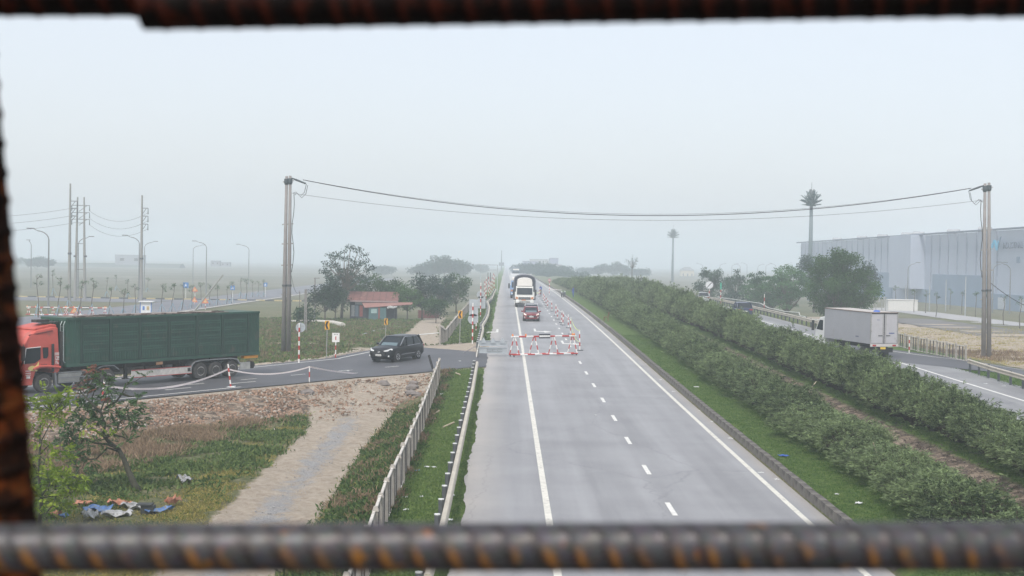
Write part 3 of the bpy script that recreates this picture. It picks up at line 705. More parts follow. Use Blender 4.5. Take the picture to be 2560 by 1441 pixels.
# posts and tape along the near side of the side road
sp = [((-20.36, 69.82, 0.079), 1.15, 'tilted red and white post behind the small tree, holding tape'), ((-15.41, 77.79, 0.157), 1.35, 'red and white post on a white base by the truck rear wheels'), ((-11.46, 81.10, 0.221), .95, 'short thin post at the dirt edge in front of the black SUV')]
for i, (p, h, lb) in enumerate(sp):
    t = thing('striped_post', lb, 'traffic post', p, rot=((0, .12, 0), (0, -.13, 0), (0, 0, 0))[i])
    if i < 2: striped(t, (0, 0, 0), (0, 0, h), .045, 6, first=1)
    else: striped(t, (0, 0, 0), (0, 0, h), .035, 3, first=0)
    if i == 1: b = MB(); b.box((0, 0, .04), (.5, .4, .08)); b.build('base_plate', capm, t, bevel=.01)
a1 = Vector(sp[0][0]) + Vector((.1, 0, .85)); a2 = Vector(sp[1][0]) + Vector((-.17, 0, 1.05)); a3 = Vector(sp[2][0]) + Vector((0, 0, .93))
e0 = Vector((-23.33, 66.00, 0.576)); e1 = Vector(gl[0]) ; e1 = Vector((-1.943, 105.00, 1.203))
tape('white tape running left from the tilted post in front of the red cab', catenary(e0, a1, .15, 16), .09, tapew, twist=.2)
tape('white tape drooping in front of the green trailer', catenary(a1, a2, .55, 24), .10, tapew, twist=.2)
tape('white tape from the post behind the trailer to the short post', catenary(a2, a3, .35, 16), .08, tapew, twist=.3)
tape('long pinkish tape swooping from the short post up to the guardrail end', catenary(a3, e1, 1.15, 30), .09, tapew, twist=.3)

# ---- A-frame barricades
orange = mat('orange_lamp_plastic', (.75, .22, .03), .4)
blackp = mat('black_board_paint', (.015, .017, .03), .5)
bl, br = Vector((0.781, 96.87, 0.688)), Vector((5.49, 100.81, 0.748))
# lower legs splay sideways as the photo shows, so the frames read as narrow triangles
def zigzag_barricade(loc, rz, L, h, label):
    t = thing('barricade', label, 'barricade', loc, rz); nb = 9
    for k, (z0, yy) in enumerate(((h, 0), (.16, -.26), (.16, .26))):
        for i in range(nb):
            b = MB(); b.tube([(-L / 2 + L * i / nb, yy, z0), (-L / 2 + L * (i + 1) / nb, yy, z0)], .062 if k == 0 else .05, 8)
            q = (i + (k == 0)) % 2; b.build(('red_band', 'white_band')[q], (redp, whitep)[q], t)
    for j in range(4):
        x = -L / 2 + .28 + (L - .56) * j / 3
        for s in (-1, 1):
            xa = x + s * .25; pts = [Vector((xa, s * -.26, .16)), Vector((x + s * .04, 0, h))]
            for k in range(4):
                q = (k + j) % 2; b = MB(); b.tube([pts[0].lerp(pts[1], k / 4), pts[0].lerp(pts[1], (k + 1) / 4)], .04, 8); b.build(('red_leg_band', 'white_leg_band')[q], (redp, whitep)[q], t)
    for x in (-L / 2 + .1, L / 2 - .1):
        for s in (-1, 1): b = MB(); b.disc((x, s * .26, .065), (1, 0, 0), .065, .05, 12); b.build('castor', postm, t)
    b = MB(); b.box((-.0, -.085, h + .02), (.92, .03, .32)); w = b.build('board', blackp, t)
    b = MB(); b.box((-.0, -.104, h + .02), (.9, .006, .13)); b.build('board_stripe', whitep, w)
    for x in (-L / 2 + .12, -L / 2 + 1.2, L / 2 - .15, L / 2 - .3):
        b = MB(); b.tube([(x, 0, h + .05), (x, 0, h + .14), (x, 0, h + .2)], [.06, .06, .03], 8); b.build('warning_lamp', orange, t)
    return t
mid = (bl + br) / 2
zigzag_barricade((mid.x - .32, mid.y + .2, zr(mid.y)), math.atan2(br.y - bl.y, br.x - bl.x) * .75, 5.45, 1.42, 'red and white steel barricade on castors across the highway lanes')
# the see-through grey sign frame beside it
gp = mat('pale_grey_sign_back', (.40, .44, .47), .5, .3, var=.12)
t = thing('barrier_sign', 'grey steel sign frame with three triangular tops left of the barricade', 'sign', (-0.835, 98.26, 0.709), .02)
pw = 2.05
for x in (-pw / 2, pw / 2): b = MB(); b.bar((x, 0, 0), (x, 0, 1.18), .05); b.build('upright', gp, t)
for z in (.28, .68, 1.15): b = MB(); b.bar((-pw / 2, 0, z), (pw / 2, 0, z), .045); b.build('crossbar', gp, t)
b = MB(); b.box((0, .035, .95), (pw - .08, .02, .36)); b.build('upper_panel', gp, t)
b = MB(); b.box((0, .035, .47), (pw - .08, .02, .36)); b.build('lower_panel', gp, t)
for x in (-.67, 0, .67):
    b = MB(); b.prism([(x - .22, .98), (x + .22, .98), (x, 1.42)], 'y', -.05, -.03); b.build('triangle_plate', gp, t)
for x in (-.25, .12, .5):
    b = MB(); b.bar((x - .16, -.035, .56), (x + .16, -.035, .56), .02); b.bar((x - .16, -.035, .40), (x + .16, -.035, .40), .02); b.bar((x - .16, -.035, .40), (x - .16, -.035, .56), .02); b.build('sign_bracket', postm, t)
b = MB(); b.bar((-pw / 2, 0, .9), (-pw / 2 - .15, -.6, 0), .05); b.build('stay', steel, t)
b = MB(); b.bar((-pw / 2 - .1, -.2, 0), (-pw / 2 - .1, -.2, .6), .16); b.build('end_post', concp, t)

# ---- signs
yel = mat('amber_sign_face', (.70, .36, .02), .45, var=.06)
for (p, h, lb) in (((-12.60, 97.61, 0.431), 2.55, 'amber chevron sign nearest the truck, behind the side road kerb'), ((-11.47, 132.62, -0.477), 2.2, 'amber chevron sign behind the black SUV, beside the dirt path'), ((-3.64, 111.40, 0.794), 2.55, 'amber chevron sign in the greenery left of the highway')):
    t = thing('chevron_sign', lb, 'road sign', p, .1)
    b = MB(); b.tube([(0, 0, 0), (.02, 0, h)], .035, 8); b.build('pole', steel, t)
    b = MB(); b.box((.02, -.05, h - .15), (.32, .02, .62)); pl = b.build('sign_panel', yel, t)
    b = MB(); b.prism([(.12, h + .12), (-.02, h + .12), (-.12, h - .15), (-.02, h - .42), (.12, h - .42), (.02, h - .15)], 'y', -.068, -.062); b.build('chevron', blackp, pl)
t = thing('marker_sign', 'white rectangular sign with a red mark on a striped post by the side road', 'road sign', (-11.99, 97.88, 0.449), .08)
striped(t, (0, 0, 0), (0, 0, 1.25), .04, 4, first=1)
b = MB(); b.box((0, -.05, 1.5), (.52, .02, .66)); pl = b.build('sign_panel', whitep, t)
b = MB(); b.box((0, -.064, 1.45), (.07, .006, .26)); b.build('red_mark', redp, pl)
for q in range(3): b = MB(); b.box((-.1 + q * .1, -.064, 1.73), (.05, .006, .05)); b.build('letter_mark', blackp, pl)
def back_sign(loc, h, plates, label, n=10, r=.055, group=None, rz=0.):
    t = thing('sign_post', label, 'road sign', loc, rz, group)
    striped(t, (0, 0, 0), (0, 0, h), r, n, first=0)
    for kind, x, z, w, hh in plates:
        b = MB()
        if kind == 'disc': b.disc((x, .09, z), (0, 1, 0), w, .02, 28)
        else: b.box((x, .09, z), (w, .02, hh))
        pl = b.build('sign_plate', gp, t); b = MB(); b.bar((x - w * .7, .07, z + .1), (x + w * .7, .07, z + .1), .03); b.build('bracket', steel, pl)
    return t
back_sign((-14.02, 94.05, 0.359), 2.75, [('disc', .07, 2.45, .33, 0)], 'tall red and white post with the back of a round sign, right of the trailer', 9)
back_sign((-2.605, 111.12, 0.859), 3.3, [('rect', .05, 2.9, .72, 1.35), ('disc', .02, 2.0, .42, 0)], 'striped post with a tall rectangular and a round sign back, left of the highway', 11)
back_sign((-2.683, 149.71, 1.304), 3.9, [('disc', -.02, 2.6, .42, 0), ('rect', .12, 1.75, .8, 1.3)], 'striped post behind the first, with a round and a square sign back', 11)
back_sign((-2.945, 209.43, 1.580), 3.6, [], 'tall thin striped post among the hazy far posts, left of the highway', 11)
for (px, h) in (((-2.752, 138.41, 1.165), 1.5), ((-2.622, 125.12, 1.045), 1.4)):
    delineator(px[0], px[1], h, 'short striped post in the verge beside the large sign backs', 'short striped posts in the left verge', base=False, z=px[2])
far_posts = [(-3.56, 233.39, 1.237), (-3.52, 244.24, 1.303), (-2.746, 222.19, 1.740), (-2.474, 232.37, 1.887), (-2.393, 244.20, 1.959), (-2.909, 252.12, 1.772), (-2.321, 259.26, 1.996), (-2.153, 266.04, 2.010)]
for p in far_posts: delineator(p[0], p[1], random.uniform(2.2, 3.6), 'striped post in the hazy cluster at the far left roadside', 'hazy striped posts at the far roadside', base=False, bands=8, z=p[2])
t = thing('gantry', 'pale steel gantry frame in the haze at the far left roadside', 'gantry', (-3.01, 248.70, 1.703))
for x in (-1.5, 1.5): b = MB(); b.bar((x, 0, 0), (x, 0, 5.2), .12); b.build('upright', gp, t)
for z in (4.3, 5.2): b = MB(); b.bar((-1.5, 0, z), (1.5, 0, z), .12); b.build('crossbar', gp, t)
for x in (-.2, .25): b = MB(); b.box((x, -.1, 3.0), (.14, .06, 1.7)); b.build('dark_panel', postm, t)
# end-of-restriction sign and its neighbour beyond the far guardrail
p = (30.44, 206.00, 2.615)
t = thing('round_sign', 'round white sign with a black diagonal bar at the start of the far guardrail', 'road sign', (p[0], p[1], zt(p[0], p[1])), -.1)
striped(t, (0, 0, 0), (0, 0, 2.6), .06, 7, first=1)
b = MB(); b.disc((0, -.1, 2.75), (0, 1, 0), .60, .03, 32); d = b.build('sign_disc', mat('white_sign_face', (.62, .64, .66), .5), t)
b = MB(); b.prism([(-.38, 2.42), (-.30, 2.34), (.38, 3.08), (.30, 3.16)], 'y', -.13, -.122); b.build('diagonal_bar', blackp, d)
b = MB(); b.tube([(math.cos(a * .262) * .57, -.125, 2.75 + math.sin(a * .262) * .57) for a in range(25)], .02, 5); b.build('rim', postm, d)
p = (32.17, 206.00, 2.642)
t = thing('striped_post', 'red and white post with a green top beyond the far guardrail', 'traffic post', (p[0], p[1], zt(p[0], p[1])))
striped(t, (0, 0, 0), (0, 0, 2.1), .06, 5, first=1)
b = MB(); b.tube([(0, 0, 2.1), (0, 0, 3.1)], .10, 8); b.build('green_top', mat('green_paint', (.03, .42, .28), .5), t)
p = (31.48, 107.12, 0.844)
delineator(p[0], p[1], 1.35, 'red and white post at the edge of the bare field behind the box truck', base=False, z=p[2], bands=5)
p = (45.92, 240.52, -0.486)
delineator(34.2, 182, 2.4, 'faint red and white post behind the far guardrail near the feathery trees', base=False, z=zt(34.2, 182), bands=5)

# ================================================================ poles and wires
pconc = mat('spun_concrete_pole', (.23, .22, .215), .85, var=.16, scale=1.5, bump=.15)
blackw = mat('black_wire', (.03, .03, .035), .6)
insul = mat('dark_insulator', (.07, .09, .10), .35)
def double_pole(label, bases, tops, wire_dir, cable_side):
    b0 = Vector(bases[0]); t = thing('utility_pole', label, 'utility pole', b0)
    for b_, tp in zip(bases, tops):
        p0 = Vector(b_) - b0; p1 = Vector(tp) - b0
        b = MB(); b.tube([p0 - Vector((0, 0, .4)), p0.lerp(p1, .5), p1], [.20, .16, .115], 14); b.build('pole', pconc, t, smooth=True)
        for k in (.38, .46):
            q = p0.lerp(p1, k); b = MB(); b.tube([q, q + Vector((0, 0, .16))], .215, 12)
            if k < .4: b.build('collar', postm, t)
        q = p0.lerp(p1, .975); b = MB(); b.tube([q - Vector((0, 0, .35)), q - Vector((0, 0, .2)), q + Vector((0, 0, .15))], [.13, .2, .2], 12); b.build('head_clamp', insul, t)
    for k in (.335, .5, .62, .73, .97):
        qa = (Vector(bases[0]) - b0).lerp(Vector(tops[0]) - b0, k); qb = (Vector(bases[1]) - b0).lerp(Vector(tops[1]) - b0, k)
        d = (qb - qa).normalized(); b = MB(); b.bar(qa - d * .3, qb + d * .3, .07, .09); b.build('tie_bar', steel, t)
    # down lead
    i = 1 if cable_side > 0 else 0
    qa = Vector(bases[i]) - b0; qb = Vector(tops[i]) - b0; off = Vector((cable_side * .28, -.05, 0))
    pts = [qa.lerp(qb, .90) + off * 1.2] + [qa.lerp(qb, .9 - k * .055) + off * (1.0 + .35 * math.sin(k * 1.3)) for k in range(1, 9)]
    b = MB(); b.tube(pts, .028, 6); b.build('down_lead', blackw, t)
    top = qb.lerp(qa, .01); wd = Vector(wire_dir)
    loop = [top + wd * 1.35 - Vector((0, 0, .5)), top + wd * 1.2 - Vector((0, 0, 1.2)), top + wd * .85 - Vector((0, 0, 1.55)), top + wd * .5 - Vector((0, 0, 1.2)), top + wd * .3 - Vector((0, 0, 1.25)), qa.lerp(qb, .90) + off * 1.2]
    for s in (0, .12): b = MB(); b.tube([p + Vector((s, 0, -s)) for p in loop], .022, 6); b.build('jumper_loop', blackw, t)
    b = MB(); b.tube([top, top + wd * .5 - Vector((0, 0, .18)), top + wd * 1.3 - Vector((0, 0, .48))], [.04, .09, .07], 8); b.build('strain_insulator', insul, t)
    return t
Yp = 115.
L0, L1 = (-18.45, 115.00, -0.283), (-18.02, 115.00, -0.277)
T0, T1 = (-18.36, 115.00, 14.34), (-18.06, 115.00, 14.38)
pl_ = lambda p: (p[0], p[1], zt(p[0], p[1]))
double_pole('twin concrete utility pole on the left, behind the truck, carrying the wires over the highway', [pl_(L0), pl_(L1)], [T0, T1], (1, .0, 0), 1)
R0, R1 = (40.03, 115.00, 0.384), (40.49, 115.00, 0.391)
U0, U1 = (39.83, 115.00, 14.67), (40.17, 115.00, 14.74)
double_pole('twin concrete utility pole on the right at the edge of the bare field', [pl_(R0), pl_(R1)], [U0, U1], (-1, .0, 0), -1)
def wire(label, a, b_, sag, r=.03, n=30, **kw):
    b = MB(); b.tube(catenary(a, b_, sag, n), r, 5); return b.build('overhead_wire', blackw, label=label, cat='wire', **kw)
A, B = (-17.01, 115.00, 14.06), (38.68, 115.00, 14.25)
greyw = mat('grey_wire', (.10, .105, .11), .6)
wire('thick overhead wire spanning the highway between the twin poles', A, B, 2.62, .033, 40)
wire('upper strand beside the thick overhead wire', (A[0], A[1], A[2] + .02), (B[0], B[1], B[2] + .02), 2.52, .012, 40)
wire('thin lower wire spanning the highway between the twin poles', (-17.99, 115.00, 12.95), (39.83, 115.00, 13.30), 1.98, .014, 40)
wire('drooping cable from the left twin pole down to the thin wooden pole', (-18.08, 115.00, 7.22), (-25.66, 172.00, 3.52), 1.2, .02, 16)
wire('cable running off the right twin pole towards the right edge', (40.49, 115.00, 6.38), (40.00, 100.00, 4.21), .4, .03, 12)
# small poles by the shed
def simple_pole(name, label, base, top, r0, r1, m, extra=None):
    t = thing(name, label, 'pole', base); d = Vector(top) - Vector(base)
    b = MB(); b.tube([(0, 0, -.2), d], [r0, r1], 8); b.build('shaft', m, t)
    return t, d
wood = mat('weathered_wood', (.12, .10, .08), .9, var=.3, scale=4)
p = (-30.43, 204.15, -0.595)
simple_pole('thin_pole', 'thin wooden pole with a drooping cable, right of the left twin pole', p, (p[0], p[1], p[2] + 3.2), .06, .05, wood)
p = (-21.73, 150.17, -0.492)
t, d = simple_pole('lattice_post', 'short lattice concrete post standing in the scrub left of the shed', p, (p[0], p[1], p[2] + 4.6), .03, .03, pconc)
for s in (-.13, .13): b = MB(); b.bar((s, 0, 0), (s * .6, 0, 4.7), .09); b.build('side_member', pconc, t)
for k in range(9): b = MB(); b.bar((-.12, 0, .3 + k * .5), (.12, 0, .3 + k * .5), .08); b.build('rung', pconc, t)
p = (-24.86, 179.92, -0.543)
t, d = simple_pole('concrete_post', 'plain concrete post with a small crossarm left of the shed', p, (p[0], p[1], p[2] + 5.6), .14, .10, pconc)
b = MB(); b.bar((-.15, 0, 5.5), (.6, 0, 5.55), .1); b.build('crossarm', pconc, t)
# tall power poles far left
palep = mat('far_pole_concrete', (.26, .26, .25), .8, var=.1)
def power_pole(label, base, h, arms, twin=False):
    t = thing('power_pole', label, 'power pole', base)
    for s in ((-.9, .9) if twin else (0,)):
        b = MB(); b.tube([(s, 0, -.3), (s * .8, 0, h * .5), (s * .65, 0, h)], [.28, .22, .13], 10); b.build('pole', palep, t)
        b = MB(); b.tube([(s, 0, h * .42), (s, 0, h * .42 + .3)], .3, 10); b.build('collar', postm, t)
    for (z, x0, x1) in arms:
        b = MB(); b.bar((x0, 0, z), (x1, 0, z), .10); b.bar((x0 * .2, 0, z - 1.1), (x1 * .7, 0, z - .05), .07); a = b.build('crossarm', postm, t)
        for x in ((x1, x0) if twin else (x1,)): b = MB(); b.tube([(x, 0, z), (x, 0, z - 1.0)], [.05, .09], 6); b.build('insulator', insul, a)
    if twin:
        for z in (h * .3, h * .55, h * .75): b = MB(); b.bar((-.8, 0, z), (.8, 0, z), .08); b.build('tie_bar', postm, t)
    return t
Yq = 225.
def gz(p): return (p[0], p[1], zt(p[0], p[1]))
q1 = gz((-70.11, 222.00, -0.977)); q2 = gz((-77.03, 250.00, -2.379)); q3 = gz((-59.64, 226.00, -0.948))
power_pole('tall single power pole with three arms at the far left', q1, 19.6, [(19.0 - 2.2, 0, 1.15), (15.6, 0, 1.15), (14.4, 0, 1.15)])
power_pole('twin leg power pole just right of the tall single one', q2, 18.7, [(17.2, -1.6, 1.6), (15.9, -1.6, 1.6), (14.7, -1.6, 1.6)], True)
power_pole('power pole with three arms rising behind the white kiosk', q3, 18.1, [(16.0, 0, 1.0), (14.7, 0, 1.0), (13.4, 0, 1.0)])
for i, (z1, z2) in enumerate(((16.8, 17.2), (15.6, 15.9), (14.4, 14.7))):
    wire('thin wire between the far left power poles', (q2[0] + 1.6, q2[1], q2[2] + z2 - 1), (q3[0] + .9, q3[1], q3[2] + (16.0, 14.7, 13.4)[i] - .8), 1.6, .022, 20, group='sagging wires of the far left power line')
    wire('thin wire running off the tall far left pole to the left', (q1[0] + 1.1, q1[1], q1[2] + z1 - 1), (q1[0] - 45, q1[1] + 4, q1[2] + z1), 2.4, .022, 20, group='wires leaving the far left power line')
# street lamps
lampm = mat('grey_lamp_steel', (.22, .23, .24), .5, .4, var=.05)
def street_lamp(label, base, h, arm, group=None):
    s = 1 if arm > 0 else -1; a = abs(arm)
    t = thing('street_lamp', label, 'street lamp', base, group=group)
    b = MB(); pts = [(0, 0, -.2), (0, 0, h * .45), (0, 0, h - 1.5)] + [(s * a * .55 * (1 - math.cos(k * .3)), 0, h - 1.5 + 1.25 * math.sin(k * .3)) for k in range(1, 6)]
    b.tube(pts, [.13, .11, .085] + [.07] * 5, 8); b.build('pole', lampm, t)
    e = pts[-1]; b = MB(); b.tube([e, (s * (a - .9), 0, h + .02)], .05, 6); b.build('arm', lampm, t)
    b = MB(); b.box((s * (a - .45), 0, h + .06), (.95, .3, .12)); b.build('lamp_head', mat('dark_lamp_head', (.10, .10, .11), .5), t)
    return t
lt = [(122, 'nearest tall street lamp at the far left, arm to the left', (-62.88, 190.00, 11.03), -3.0), (349, 'street lamp with its arm to the left, beside the pole behind the kiosk', (-63.98, 241.00, 11.05), -3.0),
      (516, 'middle street lamp with its arm to the left', (-67.23, 310.00, 11.04), -3.2), (622, 'street lamp with its arm to the left, nearest the left twin pole', (-68.70, 369.00, 11.04), -3.4),
      (361, 'street lamp with its arm to the right, just right of the pole behind the kiosk', (-88.71, 339.00, 11.13), 3.2), (483, 'street lamp with its arm to the right, in the middle of the left field', (-96.04, 424.00, 11.18), 3.6),
      (197, 'street lamp with its arm to the right, in front of the twin leg pole', (-81.10, 262.00, 11.02), 2.9), (77, 'faint street lamp half hidden by the rusty bar', (-118.54, 345.00, 11.05), -1.2)]
for _, lb, p, arm in lt:
    g_ = zt(p[0], p[1]); street_lamp(lb, (p[0], p[1], g_), p[2] - g_, arm, 'street lamps along the left service roads')
# leaning bare pole
p = (-44.53, 196.30, -0.578); t = thing('leaning_pole', 'bare grey pole leaning to the right above the green trailer', 'pole', p)
b = MB(); e = Vector((-40.20, 187.00, 5.04)) - Vector(p); b.tube([(0, 0, 0), (e.x, 0, e.z)], [.14, .10], 8); b.build('shaft', steel, t)
# communication towers dressed as palms
def palm_tower(label, base, h, rfr, dens):
    t = thing('palm_tower', label, 'antenna tower', base)
    b = MB(); b.tube([(0, 0, -.5), (0, 0, h * .5), (0, 0, h)], [.62, .5, .36], 14); b.build('trunk', mat('tower_blue_grey', (.13, .17, .19), .6, var=.08), t, smooth=True)
    b = MB(); b.tube([(0, 0, h), (0, 0, h + rfr * 1.25)], [.08, .05], 6); b.build('antenna_mast', lampm, t)
    for k in range(3): b = MB(); b.box((.55 * math.cos(k * 2.1), .55 * math.sin(k * 2.1), h + .6), (.28, .28, 1.8)); b.build('antenna_panel', lampm, t)
    fm = leaf_mat('plastic_palm_green', (.018, .06, .055), (.035, .09, .075), .6, .1)
    for k in range(dens):
        row = k % 4; az = k * 2.399; el = [.22, .58, .90, 1.22][row] + random.uniform(-.08, .08); L = rfr * [.95, 1.15, 1.35, 1.45][row] * random.uniform(.92, 1.05); P, D, Ls = [], [], []
        z0 = h - rfr * (1.0 - .05 * row)
        for s in np.linspace(.1, 1, 13):
            c = np.array([math.cos(az) * math.cos(el) * L * s, math.sin(az) * math.cos(el) * L * s, z0 + math.sin(el) * L * s - .12 * L * s * s])
            for sd in (-1, 1):
                P.append(c); D.append([math.cos(az) * math.cos(el) - math.sin(az) * sd * .8, math.sin(az) * math.cos(el) + math.cos(az) * sd * .8, math.sin(el) + .1]); Ls.append(.30 * rfr * (1.15 - .5 * s))
        V_, Q_, T_ = leaves(np.array(P), np.array(D), np.array(Ls), np.array(Ls) * .42)
        sp_ = MB(); sp_.tube([(0, 0, z0), (math.cos(az) * math.cos(el) * L, math.sin(az) * math.cos(el) * L, z0 + math.sin(el) * L)], [.07, .03], 4)
        link('frond', np_mesh('frond', V_, Q_, fm, T_), t)
p = (72.82, 330.00, 4.36); tp = (72.80, 330.00, 24.73); palm_tower('near mobile phone tower dressed as a palm tree above the big tree', (p[0], 330, -.5), tp[2] + .5 - .2, 2.5, 44)
p = (77.33, 640.00, 0.410); tp = (77.10, 640.00, 23.78); palm_tower('distant hazy phone tower dressed as a palm tree', (p[0], 640, -.5), tp[2] + .5 - 1.2, 2.7, 40)

# ================================================================ vehicles (local +x forward, +y left)
tyre = mat('tyre_rubber', (.02, .02, .022), .8, var=.3, scale=6)
dusty_tyre = mat('dusty_tyre_rubber', (.055, .052, .05), .9, var=.3, scale=5)
rimm = mat('alloy_rim', (.45, .46, .48), .35, .6)
steelrim = mat('dusty_steel_rim', (.30, .29, .28), .6, .3, var=.3, scale=8)
glassm = mat('dark_window_glass', (.010, .016, .022), .12, 0, var=.1, scale=1, spec=.4)
screenm = mat('windscreen_glass', (.09, .14, .16), .06, 0, var=.1, scale=1, spec=1)
chrome = mat('chrome_trim', (.6, .62, .64), .2, .8, var=.05)
lampw = mat('headlight_lens', (.75, .78, .78), .15, var=.05)
lamp_on = mat('lit_headlight', (1, .93, .8), .2, emit=.5, var=0)
lampr = mat('tail_light_red', (.35, .02, .02), .2)
platem = mat('white_number_plate', (.75, .76, .74), .4, var=.03)
blackpl = mat('black_plastic', (.018, .019, .021), .6)
under = mat('dirty_chassis', (.035, .033, .032), .9, var=.4, scale=4)
def wheel(parent, x, y, r, w, side, tm=tyre, rm=rimm, spokes=5):
    t = MB(); yo = y; s = side
    t.tube([(x, yo - w / 2, r), (x, yo - w * .38, r), (x, yo + w * .38, r), (x, yo + w / 2, r)], [r * .93, r, r, r * .93], 24)
    o = t.build('wheel', tm, parent, smooth=False)
    b = MB(); f = yo + s * (w / 2 + .004)
    if spokes:
        b.tube([(x, f - s * .03, r), (x, f + s * .006, r)], [r * .62, r * .62], 20)
        rr = b.build('rim', blackpl if spokes == 5 else rm, o)
        c = MB()
        for k in range(spokes):
            a = k * 2 * math.pi / spokes + .3
            c.bar((x, f + s * .012, r), (x + math.cos(a) * r * .6, f + s * .012, r + math.sin(a) * r * .6), .03, r * .22) if 0 else c.prism([(x + math.cos(a + .25) * r * .15, r + math.sin(a + .25) * r * .15), (x + math.cos(a + .18) * r * .6, r + math.sin(a + .18) * r * .6), (x + math.cos(a - .18) * r * .6, r + math.sin(a - .18) * r * .6), (x + math.cos(a - .25) * r * .15, r + math.sin(a - .25) * r * .15)], 'y', f + s * .008, f + s * .02)
        c.tube([(x + math.cos(k * .314) * r * .6, f + s * .012, r + math.sin(k * .314) * r * .6) for k in range(21)], .018, 4)
        c.build('spokes', rm, o)
    else:
        b.tube([(x, f - s * .03, r), (x, f, r), (x, f - s * .06, r)], [r * .62, r * .56, r * .3], 20); b.build('rim', rm, o)
        c = MB(); c.tube([(x, f - s * .05, r), (x, f + s * .03, r)], [r * .2, r * .14], 10)
        for k in range(8): a = k * .785; c.tube([(x + math.cos(a) * r * .4, f - s * .03, r + math.sin(a) * r * .4), (x + math.cos(a) * r * .4, f + s * .008, r + math.sin(a) * r * .4)], .035, 5)
        c.build('hub', under, o)
    return o
